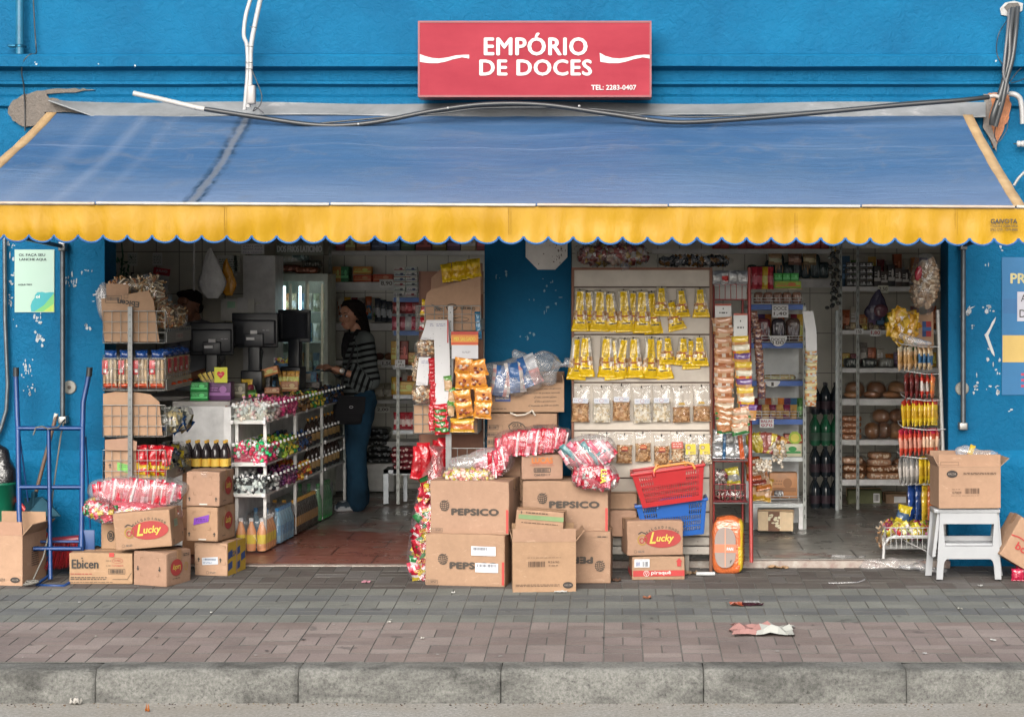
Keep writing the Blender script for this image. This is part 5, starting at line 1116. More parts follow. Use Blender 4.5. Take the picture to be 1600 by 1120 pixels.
for i,(px,ry) in enumerate(((224,-6),(238,4),(252,10))): snackpack(f'red and yellow snack pack, {ORD[i]} from the green sticker cardboard',W(px,747,13.05+.05*i),.085,.205,.06,[C('#d8212c',.9),C('#e8c224',.9),C('#c81a28',.9)],(0,ry,0),gq,bands=((0,1),(.18,0),(.30,1),(.45,0),(.8,2)))
o=bulkbag('heap of dark and clear snack packs at the end of the lowest wire basket',W(268,716,13.5),.09,.2,.11,(0,0,0),n=60,pal=[C('#38405a',.6),C('#a8a088',.8),C('#c9b23c',.8),C('#22262e',.6),C('#8a8a80',.7)],sx=.04,sz=.08,fm='film',core=(.05,.05,.06))
# ---------------- centre rack with hanging strips ----------------
ox=RX(702); rk2=thing('wire_rack','wire basket rack with grey upright before the blue pier, hung with snack strips','wire rack',(ox,DR,oz:=zp(13.0)))
def rr2(m): m.X=Matrix.Translation((-ox,-DR,-oz)); return m
m=rr2(MB((.28,.28,.28))); m.box(RX(701),RX(709),12.955,12.96,RZ(600),RZ(478)); m.box(RX(697),RX(706),12.965,12.972,oz,RZ(560))
for py in range(488,596,14): m.X=Matrix.Translation((-ox+RX(705),-DR+12.9545,-oz+RZ(py)))@Matrix.Rotation(R(90),4,'X'); m.lathe([(.004,0),(.004,.0008)],6,c=(.02,.02,.02))
m.build('upright','metal',rk2)
for (x0,x1,yt,yb) in ((650,751,478,517),(646,747,632,677),(655,760,700,745)):
    b=wirebasket(RX(x0),RX(x1),12.99,13.38,RZ(yb),RZ(yt),7,3,6); b.X=Matrix(); b.v=[q-Vector((ox,DR,oz)) for q in b.v]; b.build('wire_basket','metal',rk2)
def pq(q,L): 
    heavy(q,'Guaraya',*L(731,482),.09,.026,0,INK,t=.001,rot=180); q.poly([(*L(672,474)[:1],0,L(672,474)[1]),(L(691,482)[0],0,L(691,482)[1]),(L(686,486)[0],0,L(686,486)[1])],c=tuple(v*3 for v in INK)); q.ring(*L(706,480),.035,.022,.006); textmb(q,'COUSA',*L(686,484),.06,.018,-.0005,INK,.02,flip=True); q.ring(*L(720,499),.05,.015,.004); scrib(q,*L(700,497),.12,.012,tuple(v*2 for v in INK))
flatcard('cut cardboard box side lining the upper basket of the centre rack',[(662,516),(664,470),(667,458),(674,452),(751,432),(751,516)],13.0,prints=pq)
flatcard('dull cardboard flap with clipped corner behind the yellow bags on the centre rack',[(673,460),(674,434),(700,410),(754,411),(755,460)],13.12)
flatcard('cardboard lining the lower basket of the centre rack',[(647,632),(744,630),(746,676),(647,676)],13.0)
o=thing('wooden_board','brown board standing upright behind the centre rack','board',W(706,745,13.36)); m=MB(C('#a36a4c',.75)); m.box(-.20,.20,0,.012,0,1.30); m.build('panel','wood',o); m=MB(C('#7c3d28',.7)); m.box(-.208,-.2001,-.006,.018,0,1.30); m.build('edge','wood',o)
for i,(px,py,r_) in enumerate(((700,420,-8),(712,416,6),(722,420,-4),(734,414,8),(744,418,-6))): snackpack(f'yellow snack bag, {ORD[i]} along the centre rack top, counted toward the pier',W(px,441-i*2,13.06),.07,.115,.06,[YE,YE2,C('#d8a81e',.9)],(0,r_,0),'yellow snack bags on top of the centre rack')
snackpack('small yellow pack poking from the side of the centre rack above a red one',W(662,493,13.05),.05,.10,.03,[YE,C('#d8402c',.8),YE2],(0,8,0),'loose packs at the side of the centre rack'); snackpack('small red pack poking from the side of the centre rack',W(660,516,13.05),.05,.08,.03,[C('#c82838',.8),C('#e8e0d8',.8),C('#c82838',.8)],(0,8,0),'loose packs at the side of the centre rack')
snackpack('narrow blue pack at the pier side of the centre rack',W(748,530,13.0),.04,.17,.02,[C('#1f7fae',.8),C('#2b90c0',.8),C('#1f7fae',.8)],(0,-2,0),'loose packs at the side of the centre rack')
def strip(label,pts,D,w,c=(.70,.70,.72),red=None,dots=True,group='white card hang strips'):
    P=[W(px,py,D) for px,py in pts]; o=thing('hang_strip',label,'hang strip',P[0],0,group); m=MB(c)
    for i,(a,b_) in enumerate(zip(P,P[1:])):
        a=a-P[0];b_=b_-P[0]; m.add([(a.x-w/2,a.y,a.z),(a.x+w/2,a.y,a.z),(b_.x+w/2,b_.y,b_.z),(b_.x-w/2,b_.y,b_.z)],[(0,3,2,1)]); 
        m.add([(a.x-w/2,a.y+.001,a.z),(a.x+w/2,a.y+.001,a.z),(b_.x+w/2,b_.y+.001,b_.z),(b_.x-w/2,b_.y+.001,b_.z)],[(0,1,2,3)])
    m.build('card','paper',o)
    if dots:
        m=MB((.25,.25,.3)); a,b_=P[0]-P[0],P[-1]-P[0]; n=5
        for i in range(n):
            q=a+(b_-a)*(i+.5)/n; m.ell(q.x+rnd.uniform(-.3,.3)*w,q.z,.002,.002,q.y-.003,8)
        scrib(m,a.x,a.z-.03,w*.6,.02,(.35,.35,.5),a.y-.003,2); m.build('printing','matte',o)
    if red: m=MB(red); a=P[0]-P[0]; m.rect(a.x+w/2-.008,-.14,a.x+w/2,0,-.003); m.build('red_edge','paper',o)
    return o
strip('short tilted white hang strip at the top of the centre rack',[(680,500),(676,515),(670,531)],12.92,.105)
strip('long white hang strip down the middle of the centre rack',[(689,500),(691,560),(692,635)],12.90,.092,red=C('#c83a3a',.9))
strip('narrow white hang strip between two nut bags on the centre rack',[(664,558),(661,580),(659,602)],12.92,.072)
gh='snack packs hanging on strips at the centre rack'
filledbag('small clear bag of nuts with red label under the short white strip',W(666,543,12.93),.066,.03,.055,NUT,40,sz=(.016,.02),group=gh); filledbag('small clear bag of nuts hanging lowest at the outer side of the centre rack',W(658,615,12.93),.060,.03,.062,NUT,40,sz=(.016,.02),group=gh); filledbag('flat clear bag of nuts behind the narrow white strip',W(652,575,12.97),.03,.03,.09,NUT,30,sz=(.014,.02),group=gh)
REDP=[C('#d2202e',.9),C('#e8e0dc',.9),C('#c41a28',.9),C('#e8b83c',.9)]
for i in range(9): snackpack(f'small red sachet, {ORD[i]} from the top of the narrow red strip',W(676,575+i*12.2,12.91),.045,.062,.018,[REDP[0],REDP[2],REDP[0]],(0,rnd.uniform(-8,8),rnd.uniform(-20,20)),'red sachets on the narrow strip')
for i in range(4): snackpack(f'red and green snack pack, {ORD[i]} below the long white strip',W(690+rnd.uniform(-2,2),650+i*9.5,12.88),.088,.075,.03,[REDP[0],C('#3c8a3c',.8),REDP[2]],(8,rnd.uniform(-8,8),0),'red packs below the long white strip')
o=thing('header_card','orange and white header card at the top of the orange snack strip','header card',W(726,518,12.86),0); m=MB(C('#e88f3a',.95))
w_,h1=.165,.165; m.rect(-w_/2,-h1*.5,w_/2,0,0); m.rect(-w_/2+.004,-h1,w_/2-.0,-h1*.5,-.0,(.66,.66,.70)); m.rect(-w_/2,-.02,w_/2,0,-.001,C('#c8402c',.9)); m.rect(-w_/2,-h1*.48,w_/2,-h1*.40,-.001,C('#d9532c',.9)); m.build('card','paper',o)
m=MB(); heavy(m,'MIX SALGADO',0,-.045,.13,.024,-.002,C('#f0d44c',.9),t=.001); scrib(m,.01,-.125,.05,.012,(.2,.2,.2),-.002,2); m.build('lettering','paper',o)
k_=0
for r_ in range(4):
    for c_ in range(2):
        px=720+c_*27+r_*2.5+rnd.uniform(-4,4); py=584+r_*23.5+rnd.uniform(-4,4); k_+=1
        o=snackpack(f'orange snack pack, row {ORD[r_]} from the top, {"inner" if c_==0 else "outer"} column of the strip',W(px,py,12.87-.012*c_),.112,.104,.034,[C('#f0a03a',1.1),C('#e0944c',1.0),C('#e07a3c',1.0)],(14+rnd.uniform(-8,8),rnd.uniform(-11,11),rnd.uniform(-16,16)),'orange snack packs hanging at the centre rack',bands=((0,0),(.3,1),(.72,0)))
        m=MB(); 
        for i in range(7): m.at((rnd.uniform(-.03,.03),-.022,.03+rnd.uniform(0,.04)),(rnd.uniform(0,90),)*3); m.blob(.012,.006,.008,2,6,4,c=rnd.choice([C('#9c3c2c',.8),C('#c86a3c',.8),C('#e8d0c0',.9),C('#7c2c24',.8)]))
        m.X=Matrix(); m.build('printed_picture','paper',o)
for i,(px,py) in enumerate(((703,640),(706,618),(701,600))): snackpack(f'green and yellow pack, {ORD[i]} from the bottom, tucked beside the orange packs',W(px,py+10,12.89),.05,.09,.02,[C('#5d9a3c',.85),C('#e0b88a',.85),C('#4c8a34',.85)],(0,rnd.uniform(-9,9),0),'green packs beside the orange strip',bands=((0,1),(.5,1),(.7,0)))
snackpack('yellow snack pack hanging alone below the orange packs',W(722,675,12.9),.15,.085,.04,[C('#e8b43c',.9),C('#d8783c',.85),C('#e0a030',.9)],(0,0,0),'orange snack packs hanging at the centre rack')
for i in range(8): snackpack(f'red shiny bag at the foot of the centre rack, {ORD[i]} in the row',W(650+i*6,752-abs(i-2)*2,12.98+.03*(i%3)),.075,.20+.03*(i%2),.05,[REDP[0],C('#b01824',.9),REDP[2]],(0,rnd.uniform(-12,12),rnd.uniform(-40,40)),'red shiny bags at the foot of the centre rack')

# ---------------- red display rack ----------------
DQ=13.25; sQ=F/DQ; QX=lambda px:(px-960)/sQ; QZ=lambda py:CZ+(440-py)/sQ; ox,oz=QX(1142),zp(13.25)
o=rk3=thing('wire_rack','narrow red metal display rack between the slatted board and the grey shelving','display rack',(ox,DQ,oz))
def rr3(c=(.5,.5,.5)): m=MB(c); m.X=Matrix.Translation((-ox,-DQ,-oz)); return m
RR=C('#b93a34',.8)
m=rr3(RR); m.tube([(QX(1170),13.2,QZ(418)),(QX(1170),13.2,QZ(520))],.011,8); m.tube([(QX(1169),13.15,QZ(520)),(QX(1170),13.0,QZ(870))],.012,8); m.tube([(QX(1115),13.24,QZ(430)),(QX(1115),13.24,QZ(866))],.007,6); m.tube([(QX(1164),13.5,QZ(430)),(QX(1164),13.5,oz)],.008,6); m.build('post','paint',rk3)
m=rr3(RR); 
for py in (444,468,716,720,783): m.tube([(QX(1114),13.22,QZ(py)),(QX(1168),13.22,QZ(py))],.004,5)
for i in range(7): m.tube([(QX(1115+i*8.8),13.22,QZ(445)),(QX(1115+i*8.8),13.22,QZ(468))],.0025,4)
m.build('rail','paint',rk3)
for py in (444,717,783):
    m=rr3(C('#9a9c9c',.7)); m.box(QX(1114),QX(1168),13.225,13.5,QZ(py)-.012,QZ(py)); m.build('shelf','metal',rk3)
m=rr3((.55,.54,.52)); m.box(QX(1115),QX(1167),13.30,13.305,QZ(468),QZ(447)); m.build('white_panel','paper',rk3)
b=wirebasket(QX(1116),QX(1164),13.19,13.45,QZ(782),QZ(755),6,3,6,c=C('#b0303a',.8)); b.v=[q-Vector((ox,DQ,oz)) for q in b.v]; b.build('wire_basket','paint',rk3)
m=MB((.3,.3,.3)); 
SIL=[C('#c8cace',.8),C('#e0e0e0',.8),C('#9a9ea4',.7),C('#2b4f8a',.7),C('#f0f0ee',.8)]
def foilrow(label,x0,x1,py,D,n,w,h,pals,group,t=.03,tilt=6,txt=None,mat='foil'):
    for i in range(n):
        px=x0+(x1-x0)*(i+.5)/n; pl=pals[i%len(pals)]
        snackpack(label.replace('#',ORD[i%20]),W(px,py,D+rnd.uniform(0,.02)),w,h,t,pl,(rnd.uniform(-4,4),rnd.uniform(-tilt,tilt),rnd.uniform(-15,15)),group,txt=txt,mat=mat)
foilrow('silver snack pack on the red rack top shelf, # from the board',1115,1166,444,13.2,4,.075,.085,[[SIL[0],SIL[1],SIL[2]],[SIL[1],C('#c8322c',.8),SIL[0]],[SIL[0],SIL[4],SIL[3]]],'silver packs on the red rack top shelf')
foilrow('silver snack pack on the red rack middle shelf upper row, # from the board',1115,1164,696,13.18,3,.085,.10,[[SIL[1],SIL[4],SIL[0]]],'silver packs on the red rack middle shelf')
foilrow('silver snack pack on the red rack middle shelf lower row, # from the board',1115,1164,716,13.16,3,.085,.09,[[SIL[0],SIL[1],C('#7a2430',.8)]],'silver packs on the red rack middle shelf')
snackpack('small blue pack between the silver packs of the red rack',W(1131,717,13.13),.022,.17,.015,[C('#1f5f8f',.8)]*3,(0,2,0),'odd packs on the red rack'); snackpack('orange pack standing by the red post beside silver packs',W(1160,717,13.13),.03,.16,.02,[C('#d8622c',.8)]*3,(0,-6,0),'odd packs on the red rack')
snackpack('yellow pack standing behind the red wire basket',W(1147,757,13.3),.09,.11,.03,[C('#c8b83c',.8),C('#8f8f8a',.8),C('#c8b83c',.8)],(0,-10,0),'odd packs on the red rack'); bulkbag('dark clear pack of sweets beside the yellow pack on the red rack',W(1124,745,13.3),.05,.05,.05,n=30,pal=[C('#6f5a50',.7),C('#a89890',.8),C('#8f3a44',.7)],sx=.02,sz=.03,fm='film',core=(.1,.07,.06))
bulkbag('pale bundle of small packs inside the red wire basket',W(1142,772,13.3),.09,.07,.035,n=40,pal=[C('#6f3a34',.7),C('#b8a088',.8)],sx=.02,sz=.03,fm='film',core=(.1,.05,.05))
# hanging sachet strips
def sachets(label,pts,D,n,w,h,pal,group,header=None,tilt=8):
    P=[W(px,py,D) for px,py in pts]; o=thing('hang_strip',label,'hang strip',P[0],0,group)
    tot=len(P)-1
    for i in range(n):
        t=(i+.5)/n*tot; a=int(min(t,tot-1)); q=P[a]+(P[a+1]-P[a])*(t-a)-P[0]; pl=pal[i%len(pal)] if isinstance(pal[0],list) else pal
        m=MB(); m.pouch(w*rnd.uniform(.92,1.05),h,.028,5,6,seed=i*1.7+D,colf=lambda u,v,s_:pl[0] if v>.66 else (rnd.choice(pl[1:]))); m.build('sachet','wrap',o,(q.x,q.y-.004*i*0,q.z-h/2),(16,rnd.uniform(-5,5),rnd.uniform(-tilt,tilt)))
    if header:
        m=MB((.68,.68,.66)); hw,hh=header; m.box(-hw/2,hw/2,-.004,0,.005,hh); m.rect(-hw/2,hh-.012,hw/2,hh,-.005,C('#b8503a',.8)); scrib(m,0,hh*.45,hw*.5,.02,INK,-.005); m.ell(0,hh*.7,.004,.006,-.005,10,c=INK); m.build('header_card','paper',o)
    return o
gs='strips of small nut sachets'
PK=[C('#d9a27c',.85),C('#c98a5c',.8),C('#e0c09c',.85),C('#e8d8c8',.85),C('#b86f44',.8)]
sachets('wide strip of nut sachets next to the slatted board, white header card on top',[(1130,500),(1131,570),(1131,640)],13.05,9,.125,.105,PK,gs,(.10,.10))
for i in range(4): snackpack(f'green banded nut pack, {ORD[i]} of those hanging under the widest nut strip',W(1131+i*1.2,650+i*9,13.02),.115,.08,.03,[C('#c98a5c',.85),C('#3c8a4c',.8),C('#e0c8ac',.85)],(12,rnd.uniform(-9,9),0),'green banded packs under the nut strip',bands=((0,1),(.22,0),(.75,2)))
sachets('strip of yellow and red snack sachets hanging before the red post',[(1157,530),(1162,590),(1168,650)],13.0,9,.11,.10,[[C('#e8c43c',.9),C('#d99a5c',.85),C('#e0b48c',.85)],[C('#e8e0c8',.9),C('#d8643c',.85),C('#e8b83c',.85)],[C('#7a5a9a',.8),C('#e0b48c',.85),C('#d9a05c',.85)]],gs,(.085,.16))
for i in range(3): snackpack(f'green tipped nut pack, {ORD[i]} of those hanging by the red post',W(1160-i*1,655+i*12,12.98),.11,.08,.03,[C('#3c8a4c',.8),C('#e0c8ac',.85),C('#c98a5c',.85)],(12,-12,0),'green tipped packs by the red post',bands=((0,0),(.3,1),(.7,2)))
sachets('narrow edge-on strip of dark sachets behind the red post',[(1177,490),(1186,550),(1190,620)],13.3,14,.055,.07,[C('#a0705c',.8),C('#8f5a4c',.8),C('#c8a890',.8),C('#5f4a6a',.7)],gs)
# garlic-like puffs and orange packs at the red post
o=thing('snack_bag','bundle of white puffed snacks and red packs hanging at the red post','bag of snacks',W(1200,705,13.4),0,'snacks hanging at the red post')
m=MB(); 
for i in range(120):
    a=rnd.uniform(-.6,1.0); r_=rnd.uniform(.05,.13); p=Vector((-.02+r_*math.cos(a)*1.0,-.03+rnd.uniform(-.03,.03),r_*math.sin(a)*.9-.01+rnd.uniform(-.02,.02))) if i<70 else Vector((-.04+rnd.uniform(-.055,.055),-.05,-.08+rnd.uniform(-.04,.03))); m.X=Matrix.Translation(p); m.blob(.012,.011,.012,2,6,4,.2,c=rnd.choice([C('#e0d2be',.85),C('#efe6d8',.9),C('#c8b090',.8)]))
m.X=Matrix(); m.build('puffed_snack','food',o)['kind']='stuff'
m=MB()
for i in range(9): m.at((-.06+i*.012,-.02,.01-.004*i),(0,-55+i*11,rnd.uniform(-20,20))); m.pouch(.05,.13,.02,4,6,seed=i,c=rnd.choice([C('#a8564c',.8),C('#8f3a34',.8),C('#c89a4c',.8),C('#d8c03c',.8)]))
m.X=Matrix(); m.build('striped_pack','wrap',o)
for i,(px,py,c1) in enumerate(((1178,750,'#d9632c'),(1186,757,'#8f3424'),(1194,765,'#c8742c'),(1184,782,'#c89a2c'),(1192,783,'#d8a838'))): snackpack(f'orange or brown snack pack, {ORD[i]} from the top beneath the puffed snacks',W(px,py,13.5+.03*i),.10,.15,.04,[C(c1,.8),C('#e0b48c',.7),C(c1,.75)],(0,rnd.uniform(-15,15),0),'packs beneath the puffed snacks')

# ---------------- candy wire rack at the far pier ----------------
DZ=13.5; sZ=F/DZ; ZX=lambda px:(px-960)/sZ; ZZ=lambda py:CZ+(440-py)/sZ; ox,oz=ZX(1430),ZF+.02
rk4=thing('wire_rack','white wire rack of hanging sweet packs beside the right doorway edge','wire rack',(ox,DZ,oz)); rk4['label']='white wire rack of hanging sweet packs behind the white stool'
def r4(c=(.55,.55,.54)): m=MB(c); m.X=Matrix.Translation((-ox,-DZ,-oz)); return m
m=r4((.50,.50,.48)); m.tube([(ZX(1462),13.42,ZZ(484)),(ZX(1470),13.42,ZZ(700)),(ZX(1474),13.42,ZZ(860))],.013,4); m.build('upright','paint',rk4)
m=r4((.60,.60,.59)); m.tube([(ZX(1374),13.3,ZZ(866)),(ZX(1375),13.3,ZZ(845)),(ZX(1382),13.3,ZZ(835)),(ZX(1392),13.3,ZZ(832)),(ZX(1470),13.3,ZZ(832))],.010,8); m.tube([(ZX(1400),13.4,ZZ(836)),(ZX(1450),13.2,ZZ(858))],.004,5); m.tube([(ZX(1385),13.7,ZZ(858)),(ZX(1386),13.7,ZZ(840)),(ZX(1470),13.7,ZZ(832))],.008,6); m.build('leg','paint',rk4)
b=wirebasket(ZX(1377),ZX(1458),13.28,13.6,ZZ(850),ZZ(818),10,2,6,c=(.6,.6,.59)); b.v=[q-Vector((ox,DZ,oz)) for q in b.v]; b.build('wire_basket','paint',rk4)
rows=[(541,1405,1456,[['#d8b48a','#c89a5c','#e8dcc0'],['#e0c49a','#3f6f9a','#c8a070']],38,7,'gold and tan'),(583,1415,1460,[['#7c2f2c','#5f2420','#8a3a34'],['#7c2f2c','#5f2420','#8a3a34'],['#c83c2c','#e8e0d8','#c83c2c'],['#e8702c','#f09a4c','#e0602c']],40,6,'orange and brown'),(624,1412,1462,[['#e8c42c','#d8a81f','#c8402c']],42,8,'yellow'),(669,1408,1466,[['#d8503c','#e8a08a','#c8324c'],['#c85a3c','#e8c0a0','#d83a5c']],43,9,'red and pink'),(713,1406,1462,[['#9a9690','#c8c0b8','#8a8a88'],['#e8c42c','#d8b030','#e8c42c']],44,9,'yellow and grey')]
for (py,x0,x1,pals,hh,n,cn) in rows:
    m=r4((.62,.62,.61)); a=[(ZX(x1+8),13.42,ZZ(py)),(ZX(x1-10),13.36,ZZ(py)-.0),(ZX((x0+x1)/2),13.30,ZZ(py-1)),(ZX(x0-4),13.30,ZZ(py-5)),(ZX(x0-8),13.36,ZZ(py-9)),(ZX(x0-2),13.6,ZZ(py-10)),(ZX(x1),13.6,ZZ(py-6))]; m.tube(a,.0035,5); m.build('hanging_rail','paint',rk4)
    for i in range(n):
        pl=[C(h_,.9) for h_ in (pals[0] if (len(pals)==2 and i<3 and cn!='gold and tan') else pals[min(len(pals)-1,i*len(pals)//n)])]
        px=x0+(x1-x0)*(i+.5)/n; h=hh/sZ*.95
        snackpack(f'{cn} sweet pack, {ORD[i]} along its rail counted from the bread shelves',W(px-1+i*.3,py,13.30+.012*i)-Vector((0,0,h)),.10,h,.022,[pl[0],pl[1],pl[2]],(0,-3+rnd.uniform(-3,3)+(i-n/2)*1.5,rnd.uniform(58,78)),f'{cn} sweet packs on the white wire rack',bands=((0,0),(.25,1),(.6,0),(.8,2)))
for i,(px,c1) in enumerate(((1424,'#24488f'),(1436,'#1f3f7a'),(1446,'#d8b42c'),(1455,'#c86a2c'))): snackpack(f'long pack above the low basket of the white wire rack, {ORD[i]} from the bread shelves',W(px,812,13.38),.085,.22,.03,[C(c1,.8),C(c1,.9),C(c1,.7)],(0,0,50),'long packs above the low basket')
o=bulkbag('yellow sweets packs heaped in the low wire basket',W(1415,826,13.42),.15,.12,.055,n=70,pal=[C('#d8bf2c',.9),C('#e8d84c',.9),C('#c8322c',.8),C('#8a9a2c',.8),C('#c8a83c',.8),C('#b83a7a',.8)],sx=.05,sz=.08,fm='film',core=(.3,.2,.03))
snackpack('crumpled yellow and blue pack standing on the heap in the low basket',W(1408,818,13.35),.09,.12,.05,[C('#d8bf2c',.9),C('#4c6a8f',.8),C('#e0c83c',.9)],(0,14,0),'packs in the low basket'); filledbag('clear bag of brown snacks at the outer end of the low basket',W(1381,835,13.5),.05,.08,.10,NUT,40,sz=(.014,.03),group='packs in the low basket')
# popcorn and yellow bags above
o=filledbag('long clear bag of white popcorn hanging at the edge of the doorway with bread shelves',W(1445,443,13.5),.092,.07,.19,[C('#c8a98a',.8),C('#b08c68',.75),C('#dcc6aa',.85)],150,(0,4,0),(.03,.03),'film',group='big clear bags above the white wire rack',amp=.35,core=(.45,.38,.30))
m=MB(C('#b8243c',.8)); m.at((-.055,-.06,.06),(0,6,0)); m.blob(.025,.012,.05,2,8,6,.4); m.X=Matrix(); m.build('label','wrap',o)
bulkbag('clear bag of yellow snack packs hanging below the popcorn bag',W(1410,510,13.4),.092,.07,.11,(0,12,0),n=40,pal=[C('#d8a81e',.9),C('#e0b83c',.9),C('#c8921c',.9)],sx=.07,sz=.09,fm='film',core=C('#c8921c',.7))
o=thing('clear_wrap','twisted tail of clear film resting under the yellow snack bag','clear film',W(1425,532,13.3)); m=MB(); m.tube([(-.08,0,.04),(-.03,0,.01),(.02,0,-.01),(.06,0,-.012),(.12,.02,-.02)],[.012,.03,.034,.02,.012],12); m.build('film','filmhazy',o)
flatcard('pale cardboard behind the popcorn bag with a red and blue square',[(1433,493),(1458,487),(1459,545),(1433,548)],13.6,prints=lambda q,L:(q.rect(*L(1441,526),*L(1455,502),0,C('#2b4f8a',.8)),q.rect(*L(1447,526),*L(1455,502),-.0006,C('#b8343c',.8)),q.rect(*L(1441,517),*L(1455,511),-.001,C('#3f6fae',.8))))
# ---------------- interior furniture and goods ----------------
PAL=2.35  # interior light painted in: indoor mesh colours brightened
def shelfunit(name,label,cat,x0,x1,D,dp,pys,post=True,c=(.45,.46,.42),th=.022,pytop=378,back=None,fronth=None,posts=None):
    "shelves whose front top edges lie at the image rows pys, at depth D"
    s=F/D; X=lambda px:(px-960)/s; Z=lambda py:CZ+(440-py)/s; ox=(X(x0)+X(x1))/2; o=thing(name,label,cat,(ox,D,ZF))
    def q(cc=c): m=MB(cc); m.X=Matrix.Translation((-ox,-D,-ZF)); return m
    for i,py in enumerate(pys):
        m=q(); hh=(fronth[i] if fronth else th); m.box(X(x0),X(x1),D,D+dp,Z(py)-hh,Z(py)); m.build('shelf','paint',o)
    for px in (posts if posts is not None else (x0,x1)) if post else ():
        m=q((.10,.105,.10)); m.box(X(px)-.012,X(px)+.012,D-.012,D-.001,ZF-.0,Z(pytop)); 
        zz=ZF+.1
        while zz<Z(pytop): m.box(X(px)-.004,X(px)+.004,D-.0135,D-.0121,zz,zz+.025,c=(.03,.03,.03)); zz+=.06
        m.build('upright','metal',o)
    if back: m=q(back); m.box(X(x0)+.001,X(x1)-.001,D+dp+.002,D+dp+.012,ZF,Z(pytop)); m.build('back_panel','matte',o)
    return o,X,Z,s
def item(kind,label,px,py,D,w,h,d,col,group,rz=0,col2=None,cat=None,ry=0):
    p=W(px,py,D); c2=col2 or tuple(min(.8,v*2.2+.05) for v in col)
    if kind=='box':
        m=MB(col); m.rbox(-w/2,w/2,0,d,0,h,.003); o=m.build('goods_box','paint',None,p,(0,ry,rz)); tag(o,label,cat or 'box of goods',group)
        m=MB(c2); m.rect(-w*.46,h*.25,w*.46,h*.42,-.0015); m.ell(w*.15,h*.6,w*.16,h*.2,-.002,14); scrib(m,-w*.22,h*.62,w*.35,h*.25,c2,-.002,2); m.build('printing','paper',o)
    elif kind=='pack': o=snackpack(label,p,w,h,d,[col,c2,tuple(v*.7 for v in col)],(0,ry,rz),group)
    elif kind=='loaf':
        m=MB(); m.at((0,0,h/2)); m.blob(w/2,d/2,h/2,2.3,16,10,.15,8,c=col); m.X=Matrix(); o=m.build('bread_loaf','food',None,p,(0,ry,rz)); tag(o,label,cat or 'loaf of bread',group)
        m=MB(); m.at((0,0,h/2)); m.blob(w*.54,d*.54,h*.54,2.5,18,12,.4,12,seed=px); m.build('clear_bag','film',o)
    elif kind=='flat':
        m=MB(); m.at((0,0,h/2)); m.blob(w/2,d/2,h/2,4,18,8,.12,12,c=col,seed=px); 
        for i in range(10): m.X=Matrix.Translation((rnd.uniform(-.4,.4)*w,-d/2*.97,h*rnd.uniform(.3,.7))); m.blob(w*.05,.006,h*.18,2,6,4,c=c2)
        m.X=Matrix(); o=m.build('flat_pack','wrap',None,p,(0,ry,rz)); tag(o,label,cat or 'packet',group)
    return o
def bottle(mat_c,cap,label_c,h,r,lab=True):
    o=bpy.data.objects.new('bottle',None); COL.objects.link(o)
    m=MB(mat_c); m.lathe([(r*.8,0),(r,h*.04),(r,h*.28),(r*.94,h*.34),(r,h*.42),(r,h*.62),(r*.55,h*.80),(r*.28,h*.88),(r*.28,h*.93)],14); m.build('body','glassdark',o)
    m=MB(label_c); m.lathe([(r*1.02,h*.16),(r*1.02,h*.42)],14,cap=False) if lab else None
    if lab: m.build('label','paper',o)
    m=MB(cap); m.lathe([(r*.36,h*.92),(r*.36,h),(r*.2,h*1.005)],10); m.build('cap','plastic',o); return o
def putbottle(proto,first,label,p,group,name='bottle'):
    if first: proto.location=p; proto.name=name; tag(proto,label,'bottle',group); return proto
    o=dup(proto,label,p,group=group); return o
# --- left: service counter
DC=14.25; s=F/DC; X=lambda px:(px-960)/s; Z=lambda py:CZ+(440-py)/s
o=thing('counter','white fronted shop counter with a brown edge, behind the wire basket rack','counter',(X(325),DC,ZF))
zt=Z(634)-ZF
def ctr(c): m=MB(c); m.X=Matrix.Translation((-X(325),-DC,0)); return m
xa=X(352); xb=X(357)
m=ctr((.50,.49,.46)); m.box(X(270),xa,DC,DC+.02,0,zt); m.build('front_panel','paint',o)
m=ctr(C('#8f5a3a',.7)); m.box(xa,xb,DC-.004,DC+.02,0,zt); m.build('edge_strip','wood',o)
dx,dy=.075,1.0; L_=3.0
m=ctr((.42,.42,.40)); m.add([(xb,DC+.02,0),(xb+dx*L_,DC+L_,0),(xb+dx*L_,DC+L_,zt),(xb,DC+.02,zt),(xb-.02,DC+.02,0),(xb-.02+dx*L_,DC+L_,0),(xb-.02+dx*L_,DC+L_,zt),(xb-.02,DC+.02,zt)],[(0,1,2,3),(7,6,5,4),(3,2,6,7),(0,3,7,4),(1,5,6,2)]); m.build('side_panel','paint',o)
m=ctr((.20,.19,.18)); m.add([(X(270),DC-.01,zt+.002),(xb+.01,DC-.01,zt+.002),(xb+.01+dx*L_,DC+L_,zt+.002),(xb-.75+dx*L_,DC+L_,zt+.002),(xb-.75,DC+.6,zt+.002),(X(270),DC+.6,zt+.002)]+[(a,b_,zt+.03) for a,b_ in ((X(270),DC-.01),(xb+.01,DC-.01),(xb+.01+dx*L_,DC+L_),(xb-.75+dx*L_,DC+L_),(xb-.75,DC+.6),(X(270),DC+.6))],[(5,4,3,2,1,0),(6,7,8,9,10,11)]+[(i,(i+1)%6,6+(i+1)%6,6+i) for i in range(6)]); m.build('counter_top','paint',o)
ZC=ZF+zt+.031
def onctr(px,D): return Vector(((px-960)/F*D,D,ZC))
